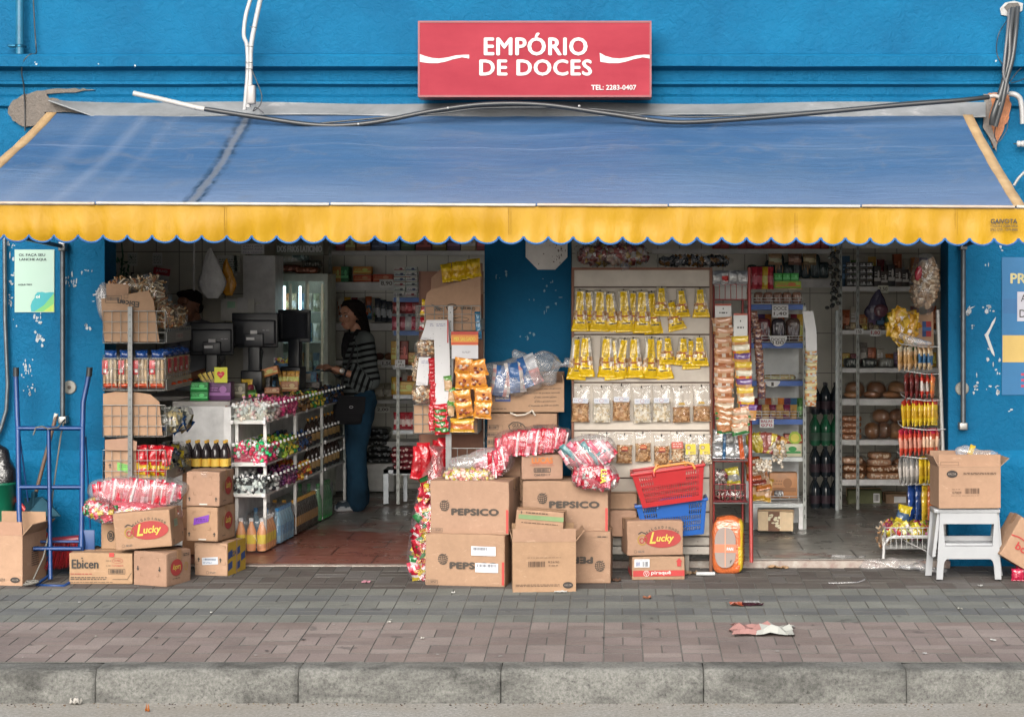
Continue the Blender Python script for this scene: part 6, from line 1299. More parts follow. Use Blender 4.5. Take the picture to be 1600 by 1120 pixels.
# monitors
def monitor(label,px,D,w,h,rz,back=True,zup=.12):
    p=onctr(px,D); o=thing('monitor',label,'monitor',p,(0,0,rz),'black monitors on the counter'); K=(.005,.006,.008)
    m=MB(K); m.rbox(-w/2,w/2,0,.02,zup,zup+h,.008); m.build('casing','plastic',o)
    m=MB((.013,.014,.017))
    if back:
        m.rbox(-w*.46,w*.46,-.03,-.001,zup+.02,zup+h*.80,.014); m.rbox(-w*.20,w*.22,-.05,-.031,zup+.005,zup+h*.42,.01); m.build('rear_shell','plastic',o)
        m=MB((.5,.5,.52)); m.rect(-.02,zup+h*.40,.03,zup+h*.50,-.0515); m.rect(-.05,zup+h*.22,.01,zup+h*.30,-.0515); scrib(m,.09,zup+h*.5,.05,.01,(.25,.25,.27),-.0315); m.build('sticker','paper',o)
    else:
        m.box(-w*.40,w*.40,-.002,-.0005,zup+.03,zup+h-.03); m.build('screen','glassdark',o); m=MB(K); 
        for a in (('t'),): m.rbox(-w/2,w/2,-.012,-.001,zup+h-.026,zup+h,.003); m.rbox(-w/2,w/2,-.012,-.001,zup,zup+.026,.003); m.rbox(-w/2,-w/2+.03,-.012,-.001,zup+.026,zup+h-.026,.003); m.rbox(w/2-.03,w/2,-.012,-.001,zup+.026,zup+h-.026,.003)
        m.build('bezel','plastic',o)
    m=MB(K); m.rbox(-.045,.045,-.02,.05,.01,zup+.03,.01); m.rbox(-.13,.13,-.09,.09,0,.012,.004); m.rbox(-.09,.07,-.06,.06,.012,zup*.5,.01); m.build('stand','plastic',o)
    m=MB(K); m.tube([(.02,.02,zup+.05),(.06,.0,zup-.03),(.03,-.05,.02),(.10,-.06,.005)],.004,5); m.build('cable','plastic',o)
    return o
monitor('black monitor seen from behind, nearest the wire basket rack',331,15.1,.31,.235,6,zup=.28); monitor('black monitor seen from behind, between the other two screens',398,15.3,.34,.25,-4,zup=.33); monitor('black framed screen turned to the customer in the striped jumper',460,15.6,.25,.24,-14,False,zup=.36)
m=MB(C('#3b3f44',.7))
for (px,D,w,h,d,c1,lab,g) in ((311,14.35,.12,.06,.12,'#1f8a3f','lower green box with white script on the counter','green boxes on the counter'),(343,14.4,.155,.12,.14,'#5a2a5f','purple box of sweets with a yellow card standing in it','display boxes on the counter'),(372,14.7,.10,.10,.10,'#6f6a5a','small grey tub beside the purple box on the counter','display boxes on the counter'),(400,15.4,.13,.05,.1,'#8f7a5a','low beige box under the tilted orange box on the counter','display boxes on the counter'),(425,15.2,.11,.045,.1,'#a86a4c','low pinkish box before the tilted orange box','display boxes on the counter'),(452,15.5,.13,.075,.11,'#a8704c','open brown box holding orange snacks on the counter','display boxes on the counter'),(487,15.9,.12,.05,.1,'#3a332e','dark open box nearest the customer on the counter','display boxes on the counter')):
    p=onctr(px,D); o=item('box',lab,0,0,1,w,h,d,C(c1,.6),g); o.location=p
o=item('box','upper green box with white script on the counter',0,0,1,.12,.06,.12,C('#1f8a3f',.6),'green boxes on the counter'); o.location=onctr(311,14.35)+Vector((0,0,.062))
p=onctr(345,14.36)+Vector((0,0,.12)); o=thing('greeting_card','yellow card with a red heart standing in the purple box','card',p,(0,0,-4)); m=MB(C('#e8c23c',.8)); m.box(-.045,.045,0,.003,0,.105); m.build('card','paper',o); m=MB(C('#b8303c',.8)); n=24; m.add([(.024*math.sin(t*math.tau/n)**3*1.1,-.002,.055+.0018*(13*math.cos(t*math.tau/n)-5*math.cos(2*t*math.tau/n)-2*math.cos(3*t*math.tau/n)-math.cos(4*t*math.tau/n))) for t in range(n)],[tuple(range(n))]); m.build('heart','paper',o); m=MB((.75,.7,.65)); scrib(m,0,.056,.03,.007,(.75,.7,.65),-.003); m.build('lettering','paper',o)
o=item('box','tilted orange and cream snack box propped on the counter',0,0,1,.17,.06,.09,C('#b8743c',.7),'display boxes on the counter',ry=-16); o.location=onctr(418,15.3)+Vector((0,0,.12))
o=item('box','plain dark stand beneath the tilted orange box',0,0,1,.13,.14,.10,(.03,.03,.03),'display boxes on the counter'); o.location=onctr(408,15.42)+Vector((0,0,0))
for i in range(7): snackpack(f'orange snack stick pack, {ORD[i]} along the open brown counter box',onctr(440+i*4,15.52)+Vector((0,0,.05)),.03,.10,.02,[C('#d8843c',.8),C('#e8b05c',.8),C('#b8602c',.8)],(0,rnd.uniform(-14,14),0),'orange sticks in the open brown box')
for i in range(5): snackpack(f'pale sweet tube, {ORD[i]} leaning in the purple box on the counter',onctr(328+i*5,14.42)+Vector((0,0,.07)),.025,.13,.015,[C('#b8a04c',.7),C('#8f7a5a',.7),C('#c8b48a',.7)],(0,-35+i*6,0),'sweet tubes leaning in the purple box')
p=onctr(443,15.75)+Vector((0,0,.10)); o=thing('sweet_tub','round tub of bright wrapped sweets under the framed screen','tub of sweets',p); m=MB(C('#5a7a9a',.5)); m.lathe([(.05,0),(.065,.02),(.07,.09),(.075,.10)],18); m.build('tub','plastic',o)
m=MB(); bits(m,[Vector((rnd.uniform(-.06,.06),rnd.uniform(-.05,.05),.10+rnd.uniform(0,.03))) for _ in range(40)],[C('#c8843c',.8),C('#c8b04c',.8),C('#d8d0c0',.7),C('#4c6a9a',.6),C('#8f4c6a',.6)],.02,.03); m.build('wrapped_sweets','wrap',o)['kind']='stuff'
o=thing('box_stand','small dark stand under the round sweet tub','stand',onctr(443,15.75)); m=MB((.03,.03,.03)); m.rbox(-.07,.07,-.06,.06,0,.099,.004); m.build('block','plastic',o)
# --- candy trays along the counter side
D0=13.95; ang=-math.degrees(math.atan(.070)); Lr=2.75
xr0=(413-960)/F*D0; o=thing('candy_shelf','white three tier shelf of loose wrapped candy running along the counter side','candy shelf',(xr0,D0,ZF),(0,0,ang)); wd=.215
sec=['white','magenta','brown'],['mixed','green','dark'],['zebra','purple','orange']
PALS={'white':[C('#d8d0c4',.8),C('#b8a89c',.8),C('#e8e0d8',.9),C('#c89a9a',.7)],'magenta':[C('#b83a6a',.7),C('#c8647f',.7),C('#8f2f5a',.7)],'brown':[C('#7a5a3a',.6),C('#a8864c',.7),C('#4c3424',.6)],'mixed':[C('#c8325a',.8),C('#1f9a5a',.8),C('#d8b8bc',.8),C('#b82444',.8),C('#c83c5a',.8)],'green':[C('#2f7a3c',.6),C('#8fa83c',.7),C('#c8a83c',.7)],'dark':[C('#2f4c7a',.5),C('#22303f',.5),C('#5a3f2f',.6)],'zebra':[C('#d0d4d8',.85),C('#14181f',.6),C('#c8d8e0',.8),C('#22262c',.6)],'purple':[C('#6a2f5a',.6),C('#8f4c6a',.6),C('#4c244c',.6)],'orange':[C('#c8742c',.7),C('#a84c2c',.7),C('#d8a03c',.7)]}
m=MB((.42,.42,.40)); m.box(-wd-.055,-wd-.006,-.012,Lr,0,CZ+(440-636)/(F/D0)-ZF); m.build('back_panel','paint',o)
for ti,(py,pbh) in enumerate(((659,.105),(725,.12),(773,.11))):
    zb=CZ+(440-py)/(F/D0)-ZF; m=MB((.34,.34,.33)); m.box(-wd,0,0,Lr,zb-.014,zb); m.box(-wd,0,-.004,0,zb,zb+.012); m.build('tray','paint',o)
    m=MB((.9,.9,.9)); m.add([(.0,0,zb),(.0,Lr,zb),(.03,Lr,zb+pbh),(.03,0,zb+pbh)],[(0,1,2,3)]); m.add([(-wd,-.003,zb),(0,-.003,zb),(.03,-.02,zb+pbh),(-wd,-.02,zb+pbh)],[(0,1,2,3)]); m.build('clear_front','glass',o)
    for si in range(6):
        if ti and si>2: continue
        key=sec[ti][si] if si<3 else rnd.choice(['brown','dark','purple','green']); m=MB(); y0,y1=si*Lr/6+.01,(si+1)*Lr/6-.01
        if si==0: y1=Lr/6*.8
        pal=PALS[key]
        nb=int(150 if si<2 else 90)
        m.box(-wd+.01,.005,y0,y1,zb+.002,zb+pbh*.55,c=tuple(v*.4 for v in pal[0]))
        for q in range(nb):
            fr=q<nb*.35
            xx,yy,zz=(rnd.uniform(-wd+.015,.012),(y0+.012 if si==0 and q%2 else rnd.uniform(y0,y1)),zb+pbh*rnd.uniform(.6,1.12)) if not fr else (rnd.uniform(.0,.018) if si or q%2 else rnd.uniform(-wd+.01,.01),(rnd.uniform(y0,y1) if si or q%2 else y0-.008),zb+rnd.uniform(.01,pbh))
            m.X=Matrix.Translation((xx,yy,zz))@Euler([rnd.uniform(0,6) for _ in range(3)]).to_matrix().to_4x4(); c_=rnd.choice(pal); m.blob(.0165,.0125,.0115,3,6,4,.25,20,q,c_)
            if key in('white','mixed','magenta') : m.add([(-.027,0,-.008),(-.015,0,0),(-.027,0,.008)],[(0,1,2)],c=c_); m.add([(.027,0,-.008),(.015,0,0),(.027,0,.008)],[(0,1,2)],c=c_)
        m.X=Matrix(); m.build('loose_candy','wrap',o)['kind']='stuff'
    m=MB((.42,.41,.37))
    n=24
    for i in range(n+1):
        yy=i*Lr/n; m.rbox(.024,.038,yy-.009,yy+.009,zb+pbh-.006,zb+pbh+.012,.003); 
        if i<7: m.rbox(-wd-.002,-wd+.018,yy*1.0-.010,yy+.010,zb+pbh-.005,zb+pbh+.018,.003)
    for xx in (-wd+.0,.0): m.rbox(xx-.012,xx+.014,-.03,-.005,zb-.014,zb+.012,.003)
    for yy in (.62,1.25,1.9): m.rbox(.002,.016,yy,yy+.02,zb-.012,zb+.014,.003)
    m.build('price_clip','plastic',o)
for xx in (-wd+.02,-.006):
    for yy in (.05,.95,1.85,Lr-.03): m=MB((.34,.34,.33)); m.box(xx-.010,xx+.010,yy-.010,yy+.010,0,CZ+(440-659)/(F/D0)-ZF-.015); m.build('leg','paint',o)
o=thing('lollipop','lollipops on sticks standing out of the top candy tray','lollipop',Vector((xr0-.16,D0+.35,ZF+CZ*0+.95)),0)
m=MB((.7,.68,.65)); 
for i in range(8): a=Vector((rnd.uniform(-.04,.06),rnd.uniform(-.1,.2),-.05)); b_=a+Vector((rnd.uniform(-.03,.03),0,.10)); m.tube([a,b_],.002,4); m.X=Matrix.Translation(b_); m.blob(.012,.012,.012,2,8,6,c=rnd.choice([C('#c8849a',.8),C('#b83a5a',.8),C('#d8b84c',.8)])); m.X=Matrix()
m.build('sweet','wrap',o)
# bottles at the far end of the candy shelf
shR=Matrix.Translation((xr0,D0,ZF))@Matrix.Rotation(R(ang),4,'Z')
pr=bottle((.018,.012,.010),C('#b8863c',.6),C('#c89a5c',.5),.20,.030); first=True; gb='dark bottles at the inner end of the candy shelf'
for ti,(py,tt) in enumerate(((725,'middle'),(773,'lowest'))):
    zb=CZ+(440-py)/(F/D0)-ZF
    for i in range(8): putbottle(pr,first,f'dark gold banded bottle, {ORD[i]} along the aisle side of the {tt} candy tray',shR@Vector((-.035,1.50+i*.145,zb+.003)),gb); first=False
# shrink-wrapped bottle packs on the floor
def shrink(label,yy,L,w,h,nb,mat_c,cap,lab,fm,topc=None,name='bottle_pack'):
    o=thing(name,label,'bottle pack',shR@Vector((-.09,yy,0)),(0,0,ang),'shrink wrapped bottle packs on the floor'); r=.033
    nx=max(2,int(w/(2*r))); ny=max(2,int(L/(2*r)))
    for i in range(nx):
        for j in range(ny):
            if j>0 and i<nx-1: continue
            m=MB(mat_c); m.at((-w/2+(i+.5)*w/nx,(j+.5)*L/ny,0)); m.lathe([(r*.9,0),(r,.02),(r,h*.55),(r*.8,h*.66),(r*.35,h*.86),(r*.35,h*.92)],10); m.lathe([(r*1.02,h*.22),(r*1.02,h*.5)],10,c=lab,cap=False); m.lathe([(r*.45,h*.9),(r*.45,h*1.0)],8,c=cap); m.X=Matrix(); m.build('bottle','plastic',o)
    m=MB(topc or (.9,.9,.9)); m.at((0,L/2,h/2)); m.blob(w/2*1.05,L/2*1.05,h/2*1.03,7,22,14,.12,10,seed=yy); m.X=Matrix(); m.build('clear_wrap',fm,o); return o
shrink('pack of small peach drinks with white caps, nearest the pavement',-.02,.34,.21,.215,0,C('#c8845c',.7),(.6,.58,.55),C('#c8a83c',.7),'film')
shrink('blue wrapped pack of bottles behind the peach drinks',.40,.45,.22,.235,0,C('#6fa0b8',.6),C('#2f7ab0',.7),C('#4c8ab0',.6),'filmhazy')
shrink('pack of dark bottles with gold caps behind the blue pack',.93,.75,.20,.235,0,(.02,.015,.012),C('#b8863c',.8),C('#8f6a3c',.7),'film')
shrink('green wrapped pack of bottles at the inner end of the row',1.75,.45,.20,.27,0,C('#3c8a4c',.5),C('#3c8a4c',.6),C('#4c9a5c',.5),'filmhazy')
# dark bottles near the front rack
cr=thing('wooden_crate','low brown crate carrying dark bottles behind the three stacked cartons','crate',W(325,735,13.85)*1,0); zz=cr.location.z-ZF; cr.location.z=ZF
m=MB(C('#8a6244',.6)); m.rbox(-.15,.14,-.09,.20,0,zz,.004); m.build('case','wood',cr)
m=MB(C('#6f4c34',.6)); [m.box(-.151,.141,-.0925,-.0905,zz*t,zz*t+.012) for t in (.3,.55,.8)]; m.build('slat','wood',cr)
pr2=bottle((.014,.011,.012),C('#b08a3c',.8),C('#c8923c',.8),.20,.030)
for i in range(5):
    for j in range(2):
        q=putbottle(pr2,i==0 and j==0,f'dark bottle with orange label, {ORD[i]} from the wire rack in the {"front" if j==0 else "rear"} row',cr.location+Vector((-.125+i*.061,-.055+j*.065,zz+.001)),'dark bottles with orange labels on the crate')
for i in range(5):
    q=thing('bottle_label','dummy','x',(0,0,0)); bpy.data.objects.remove(q)
m=MB(C('#3c1f14',.8)); m.X=Matrix.Translation(cr.location+Vector((0,-.088,zz+.058)))
# --- left interior back shelving behind the customer
DS2=17.9; s=F/DS2
o,X2,Z2,s2=shelfunit('shelf_unit','tall pale shelving on the tiled wall behind the customer','shelf unit',516,757,DS2,.36,[392,441,505,563,625,690],c=(.43,.44,.38),fronth=[.035,.07,.06,.035,.03,.06],posts=(516,),pytop=370)
cols=['#8a2f3a','#6a5a2c','#3a5a8a','#a8884c','#5a3a5a','#2f5a3c','#8f5a2c','#b8a88a','#7a2c2c','#2c3a5a']
px=524; i=0
while px<755:
    w_=rnd.uniform(12,26); item('box',f'boxed goods on the topmost shelf behind the customer, {ORD[min(i,19)]} from the white upright',px+w_/2,391.5,DS2+.03,w_/s2*.95,rnd.uniform(.11,.16),.15,C(cols[(i*3)%10],.6),'boxes on the topmost shelf behind the customer',rnd.uniform(-4,4)); px+=w_; i+=1
i=0
for px,w_,hh,c1 in ((526,14,.13,'#b8803c'),(538,14,.13,'#2f7a4c'),(566,30,.06,'#c8542c'),(566,30,.13,'#c8842c'),(598,32,.065,'#b84c2c'),(627,26,.05,'#a8503c')):
    item('box' ,f'orange or green biscuit box, {ORD[i]} on the second shelf behind the customer',px,440.5-(12 if hh==.13 and w_==30 else 0),DS2+.02,w_/s2*.95,hh if w_<30 or hh<.1 else .065,.14,C(c1,.65),'biscuit boxes on the second shelf behind the customer',rnd.uniform(-5,5)); i+=1
for i in range(7): item('pack',f'small white pack with black print, {ORD[i]} on the third shelf behind the customer',590+i*9,503,DS2+.05+.01*i,.05,.20-.012*i,.04,(.02,.025,.035),'dark packs on the third shelf behind the customer',col2=(.3,.32,.35))
for i in range(5): item('loaf',f'clear boxed bread, {ORD[i]} on the fourth shelf behind the customer',592+i*16,562,DS2+.14,.085,.06,.12,C(rnd.choice(['#8f5a3a','#a87a5a','#6a3a2c']),.6),'breads on the fourth shelf behind the customer')
for i in range(3): item('pack',f'clear pillow pack, {ORD[i]} on the fifth shelf behind the customer',592+i*14,624,DS2+.08,.075,.14,.05,C('#8f8a7a',.6),'pillow packs on the fifth shelf behind the customer',col2=C('#b8b4a8',.6))
for i in range(6): item('flat',f'black folded bag pack, {ORD[i]} up the dark heap behind the customer\'s legs',592+rnd.uniform(-3,3),722-i*9,DS2+.1,.22,.055,.26,(.015,.017,.018),'black bag packs heaped behind the legs',col2=(.12,.13,.14),rz=rnd.uniform(-8,8))
o=thing('plinth','pale low plinth under the black bag packs','plinth',Vector((X2(560),DS2+.0,ZF))); m=MB((.38,.38,.34)); m.rbox(-.35,.30,0,.34,.0,CZ+(440-724)/s2-ZF,.006); m.build('block','paint',o)
def tag_sign(label,px,py,D,w,h,txt,c=(.45,.47,.38),tc=INK,group='hand written price tags',rows=None,shape='r'):
    o=thing('price_tag',label,'price tag',W(px,py,D),0,group); m=MB(c)
    if shape=='r': m.box(-w/2,w/2,-.002,0,-h/2,h/2)
    else: m.prism([(-w/2,h/2),(w/2,h/2)]+[(w/2*math.cos(a),h/2-h*math.sin(a)) for a in [i*math.pi/12 for i in range(1,12)]],-.002,0)
    m.build('card','paper',o); m=MB(tc); t=txt.split('\n'); n=len(t)
    for i,l in enumerate(t): textmb(m,l,0,h*(.5-(i+.5)/n)*(.85 if shape=='r' else .6),w*.8*(.8 if len(l)<4 and shape!='r' else 1)*(min(1,len(l)/4) if n==1 else (.5 if len(l)<3 else 1)),h/n*.58,-.0032,tc,.015)
    m.build('lettering','matte',o); return o
tag_sign('price tag reading 8,90 on the shelf edge behind the customer',604,443,DS2-.01,.12,.07,'8,90'); tag_sign('price tag reading 1,50 at the fourth shelf behind the customer',605,568,DS2-.02,.10,.06,'1,50'); tag_sign('small two line price tag beside the brown packs near the centre rack',625,568,16.8,.08,.06,'R$\n1,45',c=(.55,.52,.40)); tag_sign('pale green price tag low behind the customer',598,640,DS2-.02,.12,.05,'2,00',c=(.38,.42,.32))
# rack with blue shelf edges (between customer and centre rack)
DK=16.9
o,X3,Z3,s3=shelfunit('shelf_unit','narrow grey shelving with blue edges between the customer and the centre rack','shelf unit',614,690,DK,.34,[465,517,571,617,672,734],c=(.30,.32,.34),fronth=[.035,.035,.03,.03,.03,.04],posts=(622,),pytop=460)
for py in (465,517): m=MB(C('#1f4f8f',.7)); q=W(652,py,DK); m.box(-.19,.19,-.006,-.001,-.036,.001); m.build('blue_edge','paint',o,q-o.location)
m=MB((.13,.14,.15)); q=W(603,734,DK)-o.location; m.box(q.x-.02,q.x+.02,0,.02,0,q.z); m.box(q.x-.02,q.x+.35,0,.34,q.z-.03,q.z); m.box(q.x+.12,q.x+.15,.2,.22,0,q.z-.03); m.build('foot_frame','metal',o)
k_=0
for r_ in range(6):
    for c_ in range(2): k_+=1; item('box',f'small white printed carton in the pale stack, row {ORD[r_]} from the blue edge, {"inner" if c_==0 else "outer"} one',624+c_*19+rnd.uniform(-1,1),464-r_*8,DK+.05,.092,.036,.12,C(rnd.choice(['#b8bab0','#c8cac4','#a8b0ac']),.75),'small white cartons stacked above the blue shelf edge',rnd.uniform(-6,6),col2=C(rnd.choice(['#3a4048','#2f3a5a','#6a2c34']),.7))
for i in range(4): item('pack',f'pink and white pack, {ORD[i]} between the two blue shelf edges',618+i*10,516,DK+.04,.06,.11,.04,C(rnd.choice(['#8f4450','#a8a8ac','#4c6a6a','#9a3a4a']),.7),'packs between the blue edges'); item('pack',f'red and white upper pack, {ORD[i]} under the upper blue shelf edge',619+i*10,490,DK+.10,.06,.10,.04,C(rnd.choice(['#8f2f34','#7a3a3a','#a04c50']),.6),'packs between the blue edges')
for i,(px,c1) in enumerate(((630,'#7a2f24'),(645,'#a87a3c'),(618,'#b8923c'),(640,'#8f3424'))): item('box',f'red or yellow box below the lower blue edge, {ORD[i]}',px,570,DK+.05+.02*i,.075,.10 if i%2 else .19,.1,C(c1,.65),'boxes below the lower blue edge')
o=item('box','yellow open display box of clear packs on the fourth grey shelf',634,616,DK+.03,.17,.10,.16,C('#b8923c',.7),'display boxes on the grey shelving')
for i in range(4): item('pack',f'red wrapped pack, {ORD[i]} in the row above the wire loop shelf',620+i*9,671,DK+.03,.055,.14,.04,C('#8f2c34',.7),'red packs on the fifth grey shelf',col2=C('#c8a8a4',.7)); item('flat',f'dark red flat pack, {ORD[i]} up the pile on the lowest grey shelf',630+rnd.uniform(-4,4),733-i*9,DK+.12,.20,.05,.2,C('#6a242c',.7),'dark red flat packs on the lowest shelf',col2=C('#c8a09c',.7))
# fridge
DFR=17.2; sf=F/DFR; p=W(471,560,DFR); p.z=ZF; o=thing('fridge','tall glass fronted drinks fridge with lit shelves behind the monitors','fridge',p); hz=CZ+(440-428)/sf-ZF; w_=82/sf
FR=(.30,.33,.29)
m=MB(FR); m.box(-w_/2,-w_/2+.03,0,.5,0,hz); m.box(w_/2-.03,w_/2,0,.5,0,hz); m.box(-w_/2+.03,w_/2-.03,0,.5,hz-.06,hz); m.box(-w_/2+.03,w_/2-.03,0,.5,0,.5); m.box(-w_/2+.03,w_/2-.03,.48,.5,.5,hz-.06); m.build('cabinet','paint',o)
for x in (-w_*.01+.05,): m=MB(FR); m.box(x-.012,x+.012,-.012,-.001,.5,hz-.03); m.build('door_frame','paint',o)
m=MB((.9,.9,.9)); m.box(-w_/2+.03,w_/2-.03,-.004,-.001,.5,hz-.06); m.build('glass_door','glass',o)
k=NT('lamp_tube'); k.b.inputs['Emission Color'].default_value=(.75,.9,1,1); k.b.inputs['Emission Strength'].default_value=3.5; M['lamp']=k.m
for x in (-w_*.36,-w_*.06): m=MB(); m.tube([(x,.1,hz-.52),(x,.1,hz-.10)],.010,8); m.build('lamp_tube','lamp',o)
k_=0
for r_ in range(5):
    z=.55+r_*.245; m=MB((.45,.46,.44)); m.box(-w_/2+.032,w_/2-.032,.12,.46,z-.012,z); m.build('shelf','paint',o)
    for c_ in range(6): k_+=1; item('pack',f'drink or dairy pack in the fridge, row {ORD[r_]} from the base, {ORD[c_]} from the monitors',0,0,1,.055,.15,.05,C(['#b8a88a','#5a7a9a','#c8c4b8','#8f9a7a','#a8744c'][(r_+c_)%5],.6),'packs in the drinks fridge').location=p+Vector((-w_/2+.055+c_*.063,.20,z+.001))
m=MB((.42,.36,.28)); 
for x in (-w_*.2,w_*.13,w_*.40): m.box(x-.010,x+.010,-.016,-.0125,.52,hz-.08)
m.build('door_trim','metal',o)
# pale tall cabinet between bags and fridge, hanging bags, notices
p=W(403,560,16.5); p.z=ZF; o=thing('cabinet','tall pale cabinet panel between the hanging bags and the fridge','cabinet',p); m=MB((.42,.41,.36)); m.box(-.115,.135,0,.4,0,1.98); m.build('case','paint',o); m=MB((.25,.25,.22)); m.box(-.115,.02,-.003,-.0005,1.60,1.612); m.build('rail','metal',o)
o=thing('paper_notice','small paper notice with three lines high on the pale cabinet','notice',W(395,389,16.48)); m=MB((.5,.5,.46)); m.box(-.09,.09,-.002,0,-.04,.04); m.build('sheet','paper',o); m=MB((.08,.08,.2)); textmb(m,'A PAZ E AMOR',0,.02,.15,.016,-.003,(.1,.08,.15)); textmb(m,'SENHA AQUI',0,-.003,.15,.016,-.003,(.1,.08,.15)); textmb(m,'FILA ÚNICA',0,-.026,.15,.016,-.003,(.1,.08,.15)); m.build('lettering','matte',o)
o=thing('wall_lettering','pale raised lettering above the fridge for cold cuts and dairy','sign',W(468,389,17.15)); m=MB((.50,.50,.44)); heavy(m,'DOS FRIOS LATICINIO',0,0,.36,.05,0,(.50,.50,.44),t=.003); m.box(-.19,.19,.01,.02,-.05,.05,c=(.12,.13,.11)); m.build('letters','paper',o)
for i,(px,py,w1,c1) in enumerate(((455,410,.20,'#b8b8b0'),(470,408,.15,'#5a6a6a'),(450,425,.22,'#6a3a2c'),(490,418,.14,'#3a3a34'),(480,428,.2,'#7a4a34'))): item('flat',f'folded pack in the heap above the fridge, {ORD[i]} from the top',px,py,17.3,w1,.06,.2,C(c1,.6),'packs heaped above the fridge')
def hangbag(name,label,px0,px1,py0,py1,D,c,group=None):
    a=W((px0+px1)/2,py0,D); w1=(px1-px0)/F*D; h1=(py1-py0)/F*D; o=thing(name,label,'plastic bag',a,0,group); m=MB(c); v=[];f=[];n=10;r_=12
    for i in range(r_+1):
        t=i/r_; ww=w1/2*(.08+.92*min(1,t/.62)**.9)*(1-(max(0,t-.66)/.34)**2*.62)
        for j in range(n): 
            b_=j*math.tau/n; v.append((ww*math.cos(b_)+.02*noise.noise(Vector((t*3,j,1)))-.03*t+(.05 if name=='carrier_bag' else 0)*t,.25*ww*math.sin(b_)*(1+.3*noise.noise(Vector((t*7,j*1.1,3)))),-h1*t))
    for i in range(r_):
        for j in range(n): f.append((i*n+j,i*n+(j+1)%n,(i+1)*n+(j+1)%n,(i+1)*n+j))
    m.add(v,f,True); m.build('bag','wrap',o); return o
hangbag('carrier_bag','hanging bundle of white carrier bags beside the thin pole',306,351,388,466,15.6,(.46,.46,.43)); hangbag('carrier_bag','hanging yellow carrier bag next to the white bundle',341,367,404,462,15.75,C('#b8801f',.7))
o=thing('pole','thin pale vertical pole beside the hanging white bags','pole',W(303,452,15.7)); m=MB((.5,.48,.42)); m.tube([(0,0,-1.5),(0,0,.95)],.008,8); m.build('tube','paint',o)
m=MB((.4,.4,.36))
for i,(px,py,w1,h1,txt,c1) in enumerate((( 207,405,.075,.105,'poster',(.30,.31,.30)),(246,405,.075,.10,'list',(.45,.46,.42)),(355,415,.16,.16,'notice',(.42,.42,.33)),(370,410,.05,.14,'notes',(.35,.42,.30)))):
    D_=16.58; o=thing('paper_notice',['small framed grey notice on the tiled wall','green and white striped list on the tiled wall','paper notice behind the yellow carrier bag','green banknote strip behind the yellow carrier bag'][i],'notice',W(px,py,D_)); m=MB(c1); m.box(-w1/2,w1/2,-.003,0,-h1/2,h1/2); m.build('sheet','paper',o); m=MB((.1,.1,.1)); scrib(m,0,0,w1*.8,h1*.7,(.12,.16,.13),-.0045,6); m.build('printing','matte',o)
o=thing('calendar','tilted wall calendar with a red heading on the tiled wall','calendar',W(252,430,16.57),(0,8,0)); m=MB((.55,.55,.52)); m.box(-.065,.065,-.004,0,-.17,.0); m.box(-.065,.065,-.004,0,.001,.055,c=C('#9a2c3a',.7)); m.build('sheet','paper',o); m=MB((.1,.1,.1)); textmb(m,'JULHO',0,.03,.09,.025,-.006,(.6,.5,.5),.02); [scrib(m,0,-.03-.028*i,.11,.010,(.1,.1,.12),-.006) for i in range(5)]; m.build('printing','matte',o)
o=thing('green_vine','dark green dried garland hanging at the blue wall edge inside','garland',W(190,400,16.3)); m=MB((.02,.07,.04)); 
for i in range(70): m.X=Matrix.Translation((rnd.gauss(0,.035),rnd.gauss(0,.02),-rnd.random()*.30))@Euler([rnd.uniform(0,6)]*3).to_matrix().to_4x4(); m.add([(-.02,0,0),(0,.006,.006),(.02,0,0),(0,-.006,-.006)],[(0,1,2,3)],c=(.02,rnd.uniform(.04,.09),.035))
m.X=Matrix(); m.tube([(0,0,.1),(.01,0,0),(-.01,0,-.2),(0,0,-.32)],.006,5); m.build('leaves','matte',o)
o=thing('wall_box','pale box on brackets on the tiled wall behind the cashier','box',W(222,436,16.55)); m=MB((.36,.33,.28)); m.rbox(-.06,.06,-.10,0,-.10,.04,.004); m.build('case','paint',o); m=MB((.02,.02,.02)); m.box(-.075,-.062,-.05,0,-.1,.05); m.box(.062,.075,-.05,0,-.1,.05); m.build('bracket','metal',o)
o=thing('bank_note_holder','green framed holder of slips on the wall above the middle monitor','slip holder',W(372,477,16.4)); m=MB((.36,.40,.33)); m.box(-.13,.13,-.02,0,-.12,.05); m.box(-.08,-.02,-.024,-.0205,-.02,.03,c=(.2,.35,.25)); m.box(.0,.08,-.026,-.0205,-.04,.06,c=(.55,.57,.50)); m.build('case','paint',o)
# --- right interior
DTS=16.9
o,X4,Z4,s4=shelfunit('wall_shelf','long pale shelf high across the bread shelf room carrying red boxes','shelf',1020,1306,DTS,.35,[389],post=False,c=(.36,.40,.36),fronth=[.038])
i=0; px=1112
for px in range(1120,1302,13): item('box',f'red or dark box on the long high shelf, {ORD[i]} from the board',px,388.5,DTS+.03,13/s4*.95,rnd.uniform(.12,.15),.2,C(['#a8362c','#8f2c28','#b8423a','#2f6a7a','#8f5a3a'][(i*2)%5 if i<3 else i%3],.7),'boxes on the long high shelf',rnd.uniform(-3,3)); i+=1
o,X5,Z5,s5=shelfunit('wall_shelf','short pale shelf at the back wall behind the grey rack','shelf',1165,1300,17.1,.3,[436],post=False,c=(.36,.40,.36),fronth=[.07])
for i in range(9): item('flat',f'dark bundle under the high shelf, {ORD[i]} from the red rack',1175+i*14,435,17.15,.085,rnd.uniform(.10,.22),.12,(.02,.035,.04),'dark bundles on the short shelf',col2=C('#a88a6a',.6) if i%3==0 else None)
for i,(px,c1) in enumerate(((1211,'#a88a6a'),(1265,'#8f7a5a'),(1242,'#7a5a4c'))): item('pack',f'tan pack hanging just under the long high shelf, {ORD[i]}',px,414,16.85,.11,.09,.04,C(c1,.6),'tan packs under the long high shelf')
DG2=15.0
